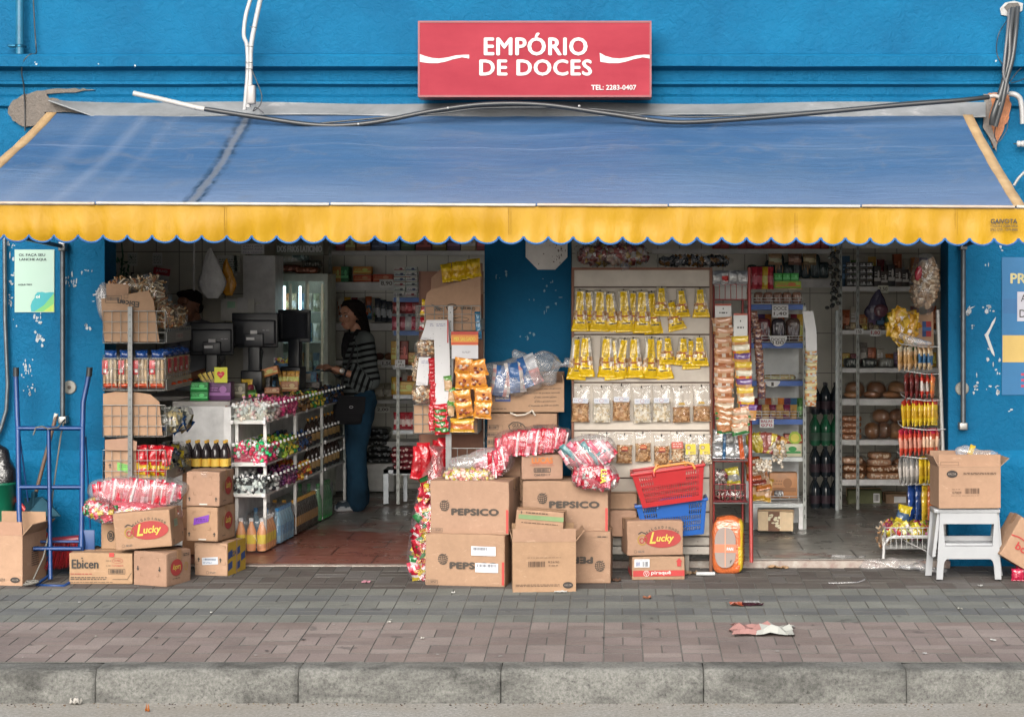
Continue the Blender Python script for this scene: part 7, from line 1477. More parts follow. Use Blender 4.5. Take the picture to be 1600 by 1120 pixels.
o,X6,Z6,s6=shelfunit('shelf_unit','grey slotted metal shelving with blue edges behind the red rack','shelf unit',1170,1256,DG2,.4,[476,536,595,655,714,786],c=(.33,.35,.38),fronth=[.03]*6,posts=(1257,),pytop=478,back=(.34,.36,.40))
for py in (476,536,595,655): m=MB(C('#1f4f9a',.7)); q=W(1213,py,DG2)-o.location; m.box(q.x-.19,q.x+.19,-.007,-.002,q.z-.036,q.z+.001); m.build('blue_edge','paint',o)
for py in (470,529,588,647,779):
    m=MB((.45,.45,.44)); q=W(1213,py,DG2)-o.location; 
    for dz in (0,.02,-.02): m.tube([(q.x-.19,-.02,q.z+dz),(q.x+.17,-.02,q.z+dz),(q.x+.19,-.005,q.z+dz),(q.x+.19,.1,q.z+dz)],.0028,5)
    for t in range(6): m.tube([(q.x-.17+t*.065,-.02,q.z-.02),(q.x-.17+t*.065,-.02,q.z+.02)],.002,4)
    m.build('wire_front','metal',o)
for px in (1252,1180): m=MB((.42,.44,.46)); q=W(px,824,DG2)-o.location; m.box(q.x-.018,q.x+.018,.001,.03,0,W(px,790,DG2).z-ZF); m.build('leg','paint',o)
gr='goods on the grey blue edged shelving'
for i in range(4): item('pack',f'red wrapped pack, {ORD[i]} beside the bright green packs',1179+i*8,452,DG2+.05,.05,.16,.05,C(['#a82838','#8f2030','#c89a2c','#a82838'][i],.7),'red packs beside the green packs')
for i in range(3): item('box',f'bright green pack on top of the grey shelving, {ORD[i]} from the red packs',1216+i*13,439,DG2+.05,.056,.055,.08,C('#2f9a3c',.75),'bright green packs on the grey shelving'); 
item('box','lime and orange flat pack under the bright green packs',1231,450,DG2+.04,.19,.048,.1,C('#8fae2c',.7),gr,col2=C('#c86a3c',.7))
item('box','thin plain cardboard tray carrying the green packs',1231,453,DG2+.05,.21,.012,.12,C('#a88a6a',.5),gr)
for i in range(5): item('flat',f'clear pack of round sweets, {ORD[i]} in the row on the topmost grey shelf',1185+i*15,475,DG2+.06,.068,.085,.09,C('#8f6a5a',.65),'clear packs on the topmost grey shelf',col2=C('#c8a89c',.7))
for i in range(3): item('flat',f'chocolate coloured sweet pack, {ORD[i]} above the round price tag',1193+i*23,534,DG2+.08,.10,.17,.10,C(['#5a242a','#2f2a30','#4c3a34'][i],.7),'sweet packs above the round price tag',col2=C('#8f8a8f',.7))
item('flat','long yellowish flat pack on the third grey shelf',1218,594,DG2+.05,.24,.04,.12,C('#a8925a',.7),gr)
for i in range(6): item('pack',f'purple and gold pack, {ORD[i]} in the row above the 070 tag',1185+i*11,654,DG2+.05,.05,.10,.04,C(['#6a2440','#a8844c'][i%2],.7),'purple and gold packs above the 070 tag',col2=C('#a8844c',.7))
item('box','pale box with a green print on the fifth grey shelf',1232,713,DG2+.03,.19,.09,.14,C('#b8b49a',.7),gr,col2=C('#3c8a4c',.6)); item('box','red and cream melon printed box above the pale box',1240,692,DG2+.06,.13,.06,.12,C('#a8503c',.65),gr,col2=C('#c8c49a',.6))
m=MB(C('#8fa83c',.6)); o=thing('melon_card','round printed melon card above the red and cream box','card',W(1242,684,DG2+.05)); m.ring(0,0,.045,.045,.014,n=22); m.ell(0,0,.03,.03,.001,c=C('#b8b04c',.7)); m.box(-.02,.02,.002,.006,-.045,.045); m.build('print','paper',o)
item('box','brown cardboard sheet box standing on the lowest grey shelf',1224,778,DG2+.10,.20,.18,.12,C('#a8764c',.7),gr,col2=C('#8f6444',.6)); item('flat','small foil pack in front of the brown sheet on the lowest grey shelf',1217,776,DG2+.03,.07,.05,.06,C('#6f6a6a',.7),gr,col2=(.6,.6,.6))
p_=W(1184,827,14.95); carton('worn cardboard box with a blotched centre on the floor under the grey shelving',(1184,829),.245,.16,.135,-6,D=14.7,group='carton on the shop floor',col=tuple(v*.85 for v in CB),prints=lambda pen,w,d,h:(pen().rect(-.05,.0,.03,h,0,C('#6f5140',.6)),[pen().ell(rnd.uniform(-.05,.03),rnd.uniform(.02,h-.02),rnd.uniform(.005,.015),rnd.uniform(.005,.012),-.0006-rnd.random()*.001,8,C('#c8b49c',.7)) for _ in range(16)]))
tag_sign('white price card reading 1,40 hung on the upper blue edge',1219,486,DG2-.03,.115,.09,'DOCE\n1,40',c=(.50,.52,.44)); tag_sign('half round price tag reading 100 on the second blue edge',1216,533,DG2-.04,.125,.075,'DOCES\n100',c=(.56,.57,.54),shape='h'); tag_sign('half round blank tag on the third blue edge',1207,600,DG2-.03,.11,.045,'-',c=(.45,.46,.44),shape='h'); tag_sign('white price card reading 070 in red at the fourth blue edge',1198,661,DG2-.05,.10,.065,'BALAS\n070',c=(.62,.58,.58),tc=C('#9a2440',.7))
sachets('long white headed strip of nut sachets hanging at the slotted upright',[(1267,545),(1268,590),(1266,632)],14.6,8,.085,.07,PK,'strips of small nut sachets',None)
strip('tall white card header of the nut strip at the slotted upright',[(1262,486),(1267,515),(1268,548)],14.55,.075,red=None)
# soda stack
pg=bottle((.010,.014,.018),(.03,.03,.035),C('#3a2c34',.6),.31,.048); pgr=bottle((.012,.07,.035),C('#3c6a4c',.6),C('#4c6a5a',.5),.31,.048); gs2='soda bottles stacked at the bread shelves'
t0=True;t1=True
zf=ZF+.02
for lv in range(4):
    green=lv==2
    z=zf+lv*.243
    for i in range(3):
        for j in range(2):
            pp=Vector(((1274-960)/F*16.4+i*.082+.02*(lv%2)*0,16.4+j*.10,z)); lab=f'{"green" if green else "dark"} soda bottle, {ORD[lv]} tier up, {ORD[i]} across, {"front" if j==0 else "rear"} row'
            if green: putbottle(pgr,t1,lab,pp,gs2,'soda_bottle'); t1=False
            else: putbottle(pg,t0,lab,pp,gs2,'soda_bottle'); t0=False
for oo in list(COL.objects):
    if oo.get('group')==gs2: oo.scale=(.8,.8,.78)
# dark hanging garland pack
o=thing('hang_strip','dark strip of black wrapped sweets hanging at the bread shelf upright','hang strip',W(1303,385,15.8)); m=MB(); 
for i in range(40): m.X=Matrix.Translation((rnd.gauss(0,.022),rnd.gauss(0,.015),-.03-.44*i/40)); m.blob(.018,.012,.014,2,7,5,.4,c=(.02,.022,.022) if i%5 else (.12,.13,.12))
m.X=Matrix(); m.build('wrapped_sweets','wrap',o); m=MB(C('#a88a3c',.6)); m.tube([(0,0,.0),(.005,0,-.03),(-.02,0,-.06)],.012,6); m.build('tie','wrap',o)
# bread shelves
DB2=16.3
o,X7,Z7,s7=shelfunit('shelf_unit','white bread and cake shelving inside the doorway behind the white stool','shelf unit',1312,1474,DB2,.5,[448,516,575,623,687,749],c=(.42,.41,.38),fronth=[.035,.03,.035,.05,.04,.045],posts=(1313,1340),pytop=380)
m=MB((.13,.14,.14)); q=W(1308,560,DB2-.1)-o.location; m.box(q.x-.012,q.x+.012,-.1,-.08,0,W(1308,485,DB2-.1).z-ZF); m.build('upright','metal',o)
m=MB((.33,.33,.30)); q=W(1393,384,DB2)-o.location; m.box(q.x-.42,q.x+.42,0,.05,q.z-.02,q.z+.03); m.build('top_rail','paint',o)
k_=0
for r_ in range(4):
    for c_ in range(4): item('box',f'small dark and white carton, row {ORD[r_]} up, {ORD[c_]} across, top bread shelf',1328+c_*10.3,447.3-r_*9.6,DB2+.04,.048,.044,.09,(.05,.05,.05),'dark and white cartons on the top bread shelf',rnd.uniform(-5,5),col2=(.52,.52,.52))
for i in range(6): item('box',f'dark goods box on the top bread shelf, {ORD[i]} beyond the white cartons',1371+i*11,447.3,DB2+.06,.053,rnd.uniform(.10,.17),.12,C(['#3a3634','#4c4440','#2c2a2c','#5a4c48'][i%4],.6),'dark boxes on the top bread shelf',col2=(.28,.27,.26))
o=hangbag('dark_bag','dark purple bag hanging below the top bread shelf',1355,1392,452,500,DB2-.05,(.035,.030,.06)); m=MB(C('#6a4450',.6)); m.at((0,-.045,-.165)); m.blob(.055,.015,.05,2,10,8,.4); m.X=Matrix(); m.build('lower_print','wrap',o)
for i in range(9): item('box' if i%2 else 'flat',f'small brown or gold cake pack on the second bread shelf, {ORD[i]} from the upright',1324+i*9,515,DB2+.04,.042,.035+.02*(i%3==1),.08,C(['#6a5a4c','#8f7a5a','#4c3a30','#a8842c'][i%4],.6),'cake packs on the second bread shelf')
for i in range(3): item('flat',f'black wrapped cake on the third bread shelf, {ORD[i]} from the upright',1330+i*27,574,DB2+.15,.12,.075,.18,(.03,.035,.035) if i<2 else (.12,.12,.11),'black wrapped cakes on the third bread shelf',col2=(.2,.21,.2))
BR=['#9a6a44','#8a5a38','#a87a50']
for i in range(3): item('loaf',f'round brown loaf on the fourth bread shelf, {ORD[i]} from the upright',1335+i*33,622,DB2+.12,.15,.13,.15,C(BR[i],.48),'round loaves on the fourth bread shelf'); item('loaf',f'flat brown roll before the round loaves, {ORD[i]} from the upright',1331+i*30,622,DB2+.05,.13,.055,.10,C(BR[2-i],.7),'rolls on the fourth bread shelf')
for r_ in range(4): item('flat',f'flat bread packet in the upright-side stack on the fifth bread shelf, {ORD[r_]} up',1329,686-r_*9.3,DB2+.08,.165,.045,.14,C('#8f6248',.75),'bread packets stacked on the fifth bread shelf',rnd.uniform(-6,6),col2=C('#b8947a',.75))
for i in range(4): item('loaf',f'brown loaf on the fifth bread shelf, {ORD[i]} beyond the flat packets',1362+i*18,686-(0 if i%2==0 else 1),DB2+.10+.03*i,.12,.13,.14,C(BR[i%3],.42),'loaves on the fifth bread shelf'); 
for i in range(2): item('loaf',f'brown loaf laid on top of the others, {ORD[i]} beyond the flat packets',1376+i*26,661,DB2+.15,.14,.11,.14,C(BR[i],.45),'loaves on the fifth bread shelf')
for st_,(px,n_) in enumerate(((1332,3),(1372,4),(1398,2))):
    for r_ in range(n_): item('flat',f'wrapped bread slab in the {ORD[st_]} stack of the sixth bread shelf, {ORD[r_]} up',px+rnd.uniform(-2,2),748-r_*(12 if st_!=1 else 10.5),DB2+.08,.18,.055,.15,C(['#8f6a50','#7a5238','#a8826a'][r_%3],.75),'wrapped slabs on the sixth bread shelf',rnd.uniform(-6,6),col2=C('#b8a08a',.75))
carton('dull green and brown carton on the floor under the bread shelves',(1325,787),.27,.25,.11,-2,D=16.75,group='cartons under the bread shelves',col=C('#5f6248',.7),prints=lambda pen,w,d,h:(pen().rect(w/2-.07,.01,w/2-.02,.085,0,(.4,.4,.38)),barcode(pen(),w/2-.045,.05,.04,.05,n=8,y=-.001)))
carton('smaller carton with a white label under the bread shelves',(1384,789),.17,.22,.09,0,D=16.75,group='cartons under the bread shelves',col=C('#7a6450',.7),prints=lambda pen,w,d,h:pen().rect(-.02,.02,w/2-.01,.07,0,(.45,.45,.43)))
tag_sign('price tag on the top bread shelf edge',1380,452,DB2-.01,.08,.06,'2,50',c=(.38,.36,.30)); tag_sign('price tag reading 150 on the second bread shelf edge',1342,518,DB2-.012,.07,.045,'150',c=(.50,.50,.50)); tag_sign('price tag reading 1,80 in red on the second bread shelf edge',1368,520,DB2-.012,.085,.055,'1,80',c=(.48,.40,.38),tc=C('#8f2c2c',.7))

# small goods crowding the counter and shelves
cl=['#a8542c','#c8a03c','#3f6a8f','#b8b0a0','#7a2f3c','#4c7a3c','#c87a3c','#8f8a84','#c8c4b8','#5a3f6a']
for i in range(16):
    px=rnd.uniform(385,500); t=(px-385)/115; D=14.9+1.6*t+rnd.uniform(-.25,.2); o=item(rnd.choice(['box','pack','flat']),f'small counter item, {ORD[i]} in the clutter before the monitors',0,0,1,rnd.uniform(.05,.10),rnd.uniform(.04,.12),rnd.uniform(.03,.07),C(cl[i%10],.65),'small goods crowding the counter',rnd.uniform(-40,40)); o.location=onctr(px-6,D)
for i in range(12): item('pack',f'hanging pack on the tiled wall between the shelves, {ORD[i]} from the pale upright',532+(i%6)*11,498-(0 if i<6 else 0)+rnd.uniform(-2,2),DS2+.28,.055,.14+.05*(i//6),.03,C(cl[(i*3)%10],.6),'packs standing on the third shelf behind the customer',rnd.uniform(-10,10))
for i in range(10): item('box',f'small box on the fifth shelf beside the customer, {ORD[i]} toward the rack',594+i*8,624,DS2+.22,.042,rnd.uniform(.08,.16),.06,C(cl[(i*7)%10],.6),'small boxes on the fifth shelf',rnd.uniform(-8,8))
for i in range(9): item('pack',f'small pack on the fourth grey shelf behind the yellow box, {ORD[i]} across',616+i*8,616,DK+.22,.05,rnd.uniform(.14,.18),.03,C(cl[(i*3+1)%10],.6),'packs behind the yellow display box')
for s_i,(py,nm) in enumerate(((515,'second'),(574,'third'),(448,'topmost'))):
    for i in range(11): item('box' if (i+s_i)%3 else 'pack',f'goods at the back of the {nm} bread shelf, {ORD[i]} from the upright',1322+i*13.5,py-.7,DB2+.30,.062,rnd.uniform(.10,.20) if s_i<2 else rnd.uniform(.2,.26),.08,C(cl[(i*3+s_i)%10],.45),f'goods at the back of the {nm} bread shelf',rnd.uniform(-6,6))
for i in range(7): item('loaf',f'pale bun at the back of the sixth bread shelf, {ORD[i]} from the upright',1326+i*19,748,DB2+.30,.10,.16,.10,C(BR[i%3],.7),'buns at the back of the sixth bread shelf')
for i in range(8): item('pack',f'packet at the back of the second blue edged shelf, {ORD[i]} from the red rack',1180+i*10,534,DG2+.25,.05,.20,.04,C(cl[(i*7+2)%10],.55),'packets at the back of the second blue edged shelf')
for i in range(8): item('pack',f'packet at the back of the fourth blue edged shelf, {ORD[i]} from the red rack',1180+i*10,654,DG2+.25,.05,.15,.04,C(cl[(i*3+4)%10],.55),'packets at the back of the fourth blue edged shelf')
# ---------------- people ----------------
PAL=1.8  # figures' clothing details and features also brightened in colour, as indoor light
def capsule(m,a,b,ra,rb,n=14):
    a,b=Vector(a),Vector(b); d=(b-a); L=d.length; q=d.to_track_quat('Z','Y').to_matrix().to_4x4(); m.X=Matrix.Translation(a)@q
    prof=[(max(.0005,ra*math.sin(t)),-ra*math.cos(t)) for t in (0.02,.4,.8,1.2)]+[(ra,0),(ra+(rb-ra)*.5,L*.5),(rb,L)]+[(max(.0005,rb*math.cos(t)),L+rb*math.sin(t)) for t in (.4,.8,1.2,1.55)]
    m.lathe(prof,n); m.X=Matrix(); return m
def chain(m,pts):
    for (a,ra),(b,rb) in zip(pts,pts[1:]): capsule(m,a,b,ra,rb)
def ellip(m,c,r,rot=(0,0,0)): m.at(c,rot); m.blob(*r,2,20,14); m.X=Matrix()
def fuse(name,m,parent,vox,mat,smooth=4,disp=None,colfn=None,attr=None):
    "join closed shapes into one continuous skin"
    me=bpy.data.meshes.new(name); me.from_pydata([tuple(p) for p in m.v],[],m.f); o=bpy.data.objects.new(name,me); COL.objects.link(o)
    r_=o.modifiers.new('r','REMESH'); r_.mode='VOXEL'; r_.voxel_size=vox; r_.use_smooth_shade=True
    s_=o.modifiers.new('s','SMOOTH'); s_.iterations=smooth; s_.factor=.5
    dg=bpy.context.evaluated_depsgraph_get(); me2=bpy.data.meshes.new_from_object(o.evaluated_get(dg)); o.modifiers.clear(); o.data=me2; bpy.data.meshes.remove(me)
    if disp:
        for v in me2.vertices: v.co+=Vector(v.normal)*disp(v.co)
    a=me2.color_attributes.new('Col','FLOAT_COLOR','POINT')
    for i,v in enumerate(me2.vertices): c=colfn(v.co,v.normal) if colfn else m.c; a.data[i].color=(*c,1)
    if attr:
        b=me2.attributes.new('sp','FLOAT','POINT')
        for i,v in enumerate(me2.vertices): b.data[i].value=attr(v.co)
    me2.materials.clear(); me2.materials.append(M[mat]); me2.polygons.foreach_set('use_smooth',[True]*len(me2.polygons)); o.parent=parent; return o
def turned(m,c,deg,fn):
    a=len(m.v); fn(); c=Vector(c); q=Matrix.Rotation(R(deg),3,'Z'); m.v[a:]=[q@(v-c)+c for v in m.v[a:]]
def turnkids(o,names,c,deg):
    q=Matrix.Rotation(R(deg),3,'Z'); c=Vector(c)
    for k_ in o.children:
        if k_.name.split('.')[0] in names: k_.location=c-q@c; k_.rotation_euler=(0,0,R(deg))
HT=26
SK=C('#c08c72',.95)
def head(m,c,s=1.0):
    "head facing -x in local space, chin down; c = centre at eye height"
    c=Vector(c)
    def e(p,r): ellip(m,c+Vector(p)*s,tuple(q*s for q in r))
    e((.012,0,.030),(.092,.073,.085)); e((-.030,0,-.020),(.058,.058,.080)); e((-.045,0,-.075),(.036,.038,.032)); e((-.040,0,-.040),(.046,.050,.055)); e((-.072,0,.045),(.022,.045,.035))
    capsule(m,c+Vector((-.086,0,.0))*s,c+Vector((-.104,0,-.034))*s,.007*s,.013*s); e((-.097,.010,-.037),(.010,.008,.007)); e((-.097,-.010,-.037),(.010,.008,.007))
    e((-.088,0,-.062),(.010,.022,.006)); e((-.086,0,-.071),(.010,.019,.007)); e((-.072,.040,-.025),(.018,.018,.020)); e((-.072,-.040,-.025),(.018,.018,.020))
    for sy in(-1,1): e((.010,.074*sy,-.012),(.014,.008,.028))
def features(o,c,s,rotz,rx=0):
    c=Vector(c)
    m=MB()
    for sy in (-1,1):
        m.X=Matrix.Translation(c+Vector((-.080,.031*sy,.000))*s); m.blob(.011*s,.014*s,.0075*s,2,12,8,c=(.50,.48,.45)); m.X=Matrix.Translation(c+Vector((-.0885,.031*sy,.000))*s); m.blob(.004*s,.006*s,.006*s,2,10,6,c=(.02,.012,.008))
    m.X=Matrix(); m.build('eye','glassdark',o)
    m=MB((.02,.014,.012))
    for sy in (-1,1): m.tube([c+Vector((-.094,.014*sy,.020))*s,c+Vector((-.094,.030*sy,.027))*s,c+Vector((-.082,.050*sy,.020))*s],[.003*s,.0036*s,.002*s],6); m.tube([c+Vector((-.090,.019*sy,.005))*s,c+Vector((-.0905,.031*sy,.009))*s,c+Vector((-.083,.044*sy,.004))*s],.0022*s,5)
    m.build('eyebrow','matte',o)
    m=MB(C('#8a4440',.7)); m.tube([c+Vector((-.088,-.021,-.066))*s,c+Vector((-.0985,-.008,-.065))*s,c+Vector((-.0985,.008,-.065))*s,c+Vector((-.088,.021,-.066))*s],[.002*s,.0046*s,.0046*s,.002*s],6); m.build('lips','skin',o)
# woman: local frame, facing -x, feet at z=0, height 1.66
p=W(556,795,16.6); p.z=ZF-.013
wm=thing('person','woman in a grey and black striped jumper and blue jeans paying at the counter','person',p,(0,0,22))
skel=dict(neck=(.018,0,1.385),hd=(-.035,0,1.520))
m=MB(SK); turned(m,skel['hd'],HT,lambda:head(m,skel['hd'],1.0)); chain(m,[((.025,0,1.34),.055),((.000,0,1.44),.048)])
# torso under clothes
chain(m,[((.035,0,1.30),.075),((.03,0,1.12),.095),((.015,0,.95),.105),((.03,0,.84),.115)])
legs={1:[((.035,.085,.86),.098),((.02,.08,.50),.062),((.05,.085,.10),.042)],-1:[((.03,-.08,.86),.098),((-.02,-.085,.48),.062),((-.015,-.09,.10),.042)]}
for sy in (1,-1): chain(m,legs[sy]); capsule(m,(legs[sy][2][0][0],legs[sy][2][0][1],.05),(legs[sy][2][0][0]-.13,legs[sy][2][0][1],.03),.035,.025)
# arms: both forearms forward, hands together at the counter
sh={-1:(.04,-.155,1.335),1:(.03,.15,1.335)}; el={-1:(.085,-.20,1.005),1:(.02,.20,1.03)}; wr={-1:(-.150,-.12,1.095),1:(-.20,.04,1.11)}
for sy in (-1,1):
    chain(m,[((.03,.05*sy,1.36),.05),(sh[sy],.048),(el[sy],.036),(wr[sy],.024)])
    w=Vector(wr[sy]); d=(w-Vector(el[sy])).normalized(); up=Vector((0,0,1)); sd_=d.cross(up).normalized()
    capsule(m,w,w+d*.045,.024,.026); pc=w+d*.055
    ellip(m,pc,(.034,.030,.018),(0,0,math.degrees(math.atan2(d.y,d.x))))
    for i,L in enumerate((.066,.074,.070,.056)):
        off=sd_*(-.026+.0175*i)*sy; a=pc+d*.028+off; b=a+d*L*.45+Vector((0,0,-.006)); c_=b+d*L*.35+Vector((0,0,-.018)); e_=c_+d*L*.12+Vector((0,0,-.014)); chain(m,[(a,.0088),(b,.0082),(c_,.0075),(e_,.0068)])
    t0_=w+d*.03+sd_*(-.028)*sy; chain(m,[(t0_,.0105),(t0_+d*.035+sd_*-.018*sy+Vector((0,0,.006)),.0095),(t0_+d*.062+sd_*-.010*sy,.0078)])
body=fuse('body',m,wm,.0055,'skin',3,colfn=lambda c,n:SK)
features(wm,skel['hd'],1.0,0); turnkids(wm,('eye','eyebrow','lips'),skel['hd'],HT)
# hair
HR=(.012,.009,.008); m=MB(HR); h=Vector(skel['hd'])
def hairtop():
    ellip(m,h+Vector((.030,0,.046)),(.092,.086,.084)); ellip(m,h+Vector((.055,0,-.02)),(.066,.080,.10)); ellip(m,h+Vector((-.012,.0,.098)),(.058,.070,.030))
    for sy in(-1,1): chain(m,[(h+Vector((-.058,.030*sy,.080)),.016),(h+Vector((-.030,.066*sy,.045)),.017),(h+Vector((.012,.082*sy,-.010)),.020),(h+Vector((.045,.082*sy,-.06)),.024),(h+Vector((.070,.070*sy,-.13)),.026)])
turned(m,skel['hd'],HT,hairtop)
chain(m,[(h+Vector((.075,.02,-.02)),.060),(h+Vector((.095,.01,-.13)),.058),(h+Vector((.115,-.02,-.25)),.042),(h+Vector((.13,-.03,-.34)),.014)])
fuse('hair',m,wm,.007,'cloth',2,disp=lambda v:.0028*math.sin(v.y*260+v.x*160+noise.noise(v*20)*5),colfn=lambda c,n:HR)
# jumper
segs=[((.03,0,1.33),(.02,0,.86),'t')]+[(sh[sy],el[sy],'a') for sy in(-1,1)]+[(el[sy],wr[sy],'f') for sy in(-1,1)]
m=MB((.1,.1,.1)); chain(m,[((.028,0,1.325),.10),((.025,0,1.22),.125),((.020,0,1.08),.128),((.012,0,.97),.132),((.015,0,.865),.145)])
for sy in (-1,1): chain(m,[((.03,.07*sy,1.325),.085),(sh[sy],.068),(el[sy],.056),((Vector(el[sy])*.45+Vector(wr[sy])*.55),.048)])
for yy in (-.06,.06): chain(m,[((.026,yy,1.30),.085),((.018,yy,1.10),.10),((.010,yy,.88),.115)])
def sp(v):
    best=None
    for i,(a,b,k_) in enumerate(segs):
        a,b=Vector(a),Vector(b); d=b-a; t=max(0,min(1,(v-a).dot(d)/d.length_squared)); dist=(v-(a+d*t)).length-(.115 if k_=='t' else .055)
        if best is None or dist<best[0]: best=(dist,(1.6-v.z+.25*(v.x)*.3) if k_=='t' else (t*d.length+(0 if k_=='a' else .28)))
    return best[1]
k=NT('striped_knit'); at=k.n('Attribute'); at.attribute_name='sp'; q=k.math('FRACT',k.math('MULTIPLY',at.outputs['Fac'],1/.046)); st=k.ramp(q,[(.0,0.),(.52,0.),(.55,1.),(.97,1.),(1.,0.)])
k.base(k.mix(st,(.10,.115,.115),(.010,.011,.012))); k.set(.95,spec=.1); k.bump(k.noise(40,4),.4,.006); M['stripes']=k.m
fuse('striped_jumper',m,wm,.009,'stripes',4,disp=lambda v:.006*noise.noise(v*14)+.003*noise.noise(v*30),attr=sp)
m=MB((.012,.012,.014)); n_=Vector((.005,0,1.385))
for i in range(3):
    pts=[(n_.x+.078*math.cos(t*math.tau/12)*(1-.08*i)-.01,.080*math.sin(t*math.tau/12),n_.z+.012*i-.02+.014*math.sin(t*2+i)-(.03 if math.cos(t*math.tau/12)<-.3 else 0)) for t in range(13)]; m.tube(pts,.027,8)
chain(m,[((-.075,-.02,1.37),.03),((-.095,-.03,1.28),.032),((-.10,-.02,1.20),.018)])
fuse('scarf',m,wm,.009,'cloth',2,disp=lambda v:.004*noise.noise(v*22),colfn=lambda c,n:(.012,.012,.014))
# jeans
JN=C('#2c5470',.75); m=MB(JN); chain(m,[((.02,0,.93),.125),((.03,0,.84),.13)])
for sy in (1,-1): L=legs[sy]; chain(m,[(L[0][0],.118),(((Vector(L[0][0])+Vector(L[1][0]))/2),.102),(L[1][0],.086),((Vector(L[1][0])*.4+Vector(L[2][0])*.6),.080),((L[2][0][0]+.0,L[2][0][1],.075),.086)])
jo=fuse('jeans',m,wm,.009,'cloth',4,disp=lambda v:(.005*noise.noise(Vector((v.x*10,v.y*10,v.z*16)))+.004*noise.noise(v*26)),colfn=lambda c,n:tuple(q*(.75+.5*noise.noise(c*5)) for q in JN))
m=MB(C('#6f7a84',.7))
for sy in (1,-1):
    f=Vector(legs[sy][2][0]); f.z=0; m.X=Matrix(); s_=MB((.5,.5,.5)); chain(s_,[(f+Vector((.03,0,.045)),.042),(f+Vector((-.06,0,.04)),.042),(f+Vector((-.155,0,.030)),.032)]); chain(s_,[(f+Vector((.03,0,.05)),.044),(f+Vector((.0,0,.10)),.04)])
    fuse('shoe',s_,wm,.007,'cloth',2,colfn=lambda c,n:(.62,.64,.66) if c.z<.022 else ((.40,.43,.46) if noise.noise(c*24)>.1 else C('#4c5a66',.6)))
# shoulder bag and strap, wrist watch
m=MB((.014,.014,.016)); m.at((-.10,-.175,.80),(0,5,8)); m.rbox(-.13,.11,-.045,.045,-.12,.10,.040); m.rbox(-.128,.108,-.056,-.042,-.03,.105,.013); m.X=Matrix(); m.v=[q+Vector((0,.006*noise.noise(q*12),.006*noise.noise(q*9))) for q in m.v]; bg_=m.build('shoulder_bag','cloth',wm); m=MB((.35,.35,.36)); m.at((-.10,-.235,.82)); m.ring(0,0,.016,.010,.004); m.X=Matrix(); m.build('clasp','metal',bg_)
m=MB((.016,.016,.018)); m.tube([(-.19,-.17,.88),(-.14,-.165,1.05),(-.07,-.13,1.22),(.0,-.075,1.40),(.06,-.0,1.41),(.11,.07,1.30),(.15,.06,1.10),(.13,-.05,.95),(.0,-.17,.88)],.009,6); m.build('strap','cloth',wm)
w=Vector(wr[-1]); m=MB(C('#b8925a',.7)); d=(w-Vector(el[-1])).normalized(); m.X=Matrix.Translation(w-d*.0)@d.to_track_quat('Z','Y').to_matrix().to_4x4(); m.lathe([(.027,-.010),(.029,0),(.027,.010)],16,cap=False); m.X=Matrix.Translation(w+Vector((0,-.031,.002))); m.blob(.021,.006,.021,2,16,8,c=(.62,.58,.52)); m.X=Matrix.Translation(w+Vector((0,-.0375,.002))); m.ring(0,0,.012,.012,.002,c=(.2,.15,.1),n=16); m.X=Matrix(); m.build('wrist_watch','metal',wm)
o=thing('wallet','black wallet held over the counter by the woman','wallet',wm.matrix_basis@Vector((-.235,-.02,1.10)),(0,0,22)); m=MB((.015,.014,.014)); m.rbox(-.045,.05,-.05,.05,-.012,.0,.004); m.build('cover','plastic',o)
# cashier, mostly hidden behind the goods and monitors
p=W(302,795,15.75); p.z=ZF; mn=thing('person','dark haired man behind the counter looking down, half hidden by the first monitor','person',p,(0,0,62)); SK2=C('#9a6a52',.85)
m=MB(SK2); hd=(-.05,0,1.585); head(m,hd,1.04); chain(m,[((.02,0,1.43),.065),((-.01,0,1.52),.058)]); chain(m,[((.02,0,1.36),.10),((.02,0,1.1),.12),((.02,0,.92),.12)])
for sy in(-1,1):
    chain(m,[((.02,.08*sy,1.42),.06),((.02,.19*sy,1.40),.055),((-.02,.22*sy,1.12),.042),((-.24,.16*sy,1.08),.028)]); chain(m,[((.03,.09*sy,.9),.09),((.03,.09*sy,.48),.06),((.04,.09*sy,.08),.04)]); capsule(m,(.04,.09*sy,.04),(-.10,.09*sy,.03),.034,.026)
    w=Vector((-.24,.16*sy,1.08)); ellip(m,w+Vector((-.05,0,0)),(.045,.036,.020))
    for i in range(4): a=w+Vector((-.085,(-.027+.018*i),0)); chain(m,[(a,.009),(a+Vector((-.035,0,-.008)),.0085),(a+Vector((-.055,0,-.028)),.0075)])
    t_=w+Vector((-.03,-.036*sy,0)); chain(m,[(t_,.011),(t_+Vector((-.03,-.018*sy,.003)),.0095),(t_+Vector((-.055,-.02*sy,-.005)),.008)])
fuse('body',m,mn,.0065,'skin',3,colfn=lambda c,n:SK2); features(mn,hd,1.04,0)
m=MB(HR); h=Vector(hd); ellip(m,h+Vector((.022,0,.062)),(.099,.083,.075)); ellip(m,h+Vector((.055,0,.0)),(.065,.078,.06)); ellip(m,h+Vector((-.05,0,.10)),(.052,.066,.030)); fuse('hair',m,mn,.007,'cloth',2,disp=lambda v:.002*noise.noise(v*60),colfn=lambda c,n:HR)
m=MB((.2,.2,.2)); chain(m,[((.02,0,1.40),.115),((.02,0,1.15),.145),((.02,0,.9),.145)]); 
for sy in(-1,1): chain(m,[((.02,.08*sy,1.40),.09),((.02,.19*sy,1.39),.075),((.0,.215*sy,1.22),.068)])
fuse('shirt',m,mn,.011,'cloth',3,disp=lambda v:.006*noise.noise(v*12),colfn=lambda c,n:(.22,.23,.25))
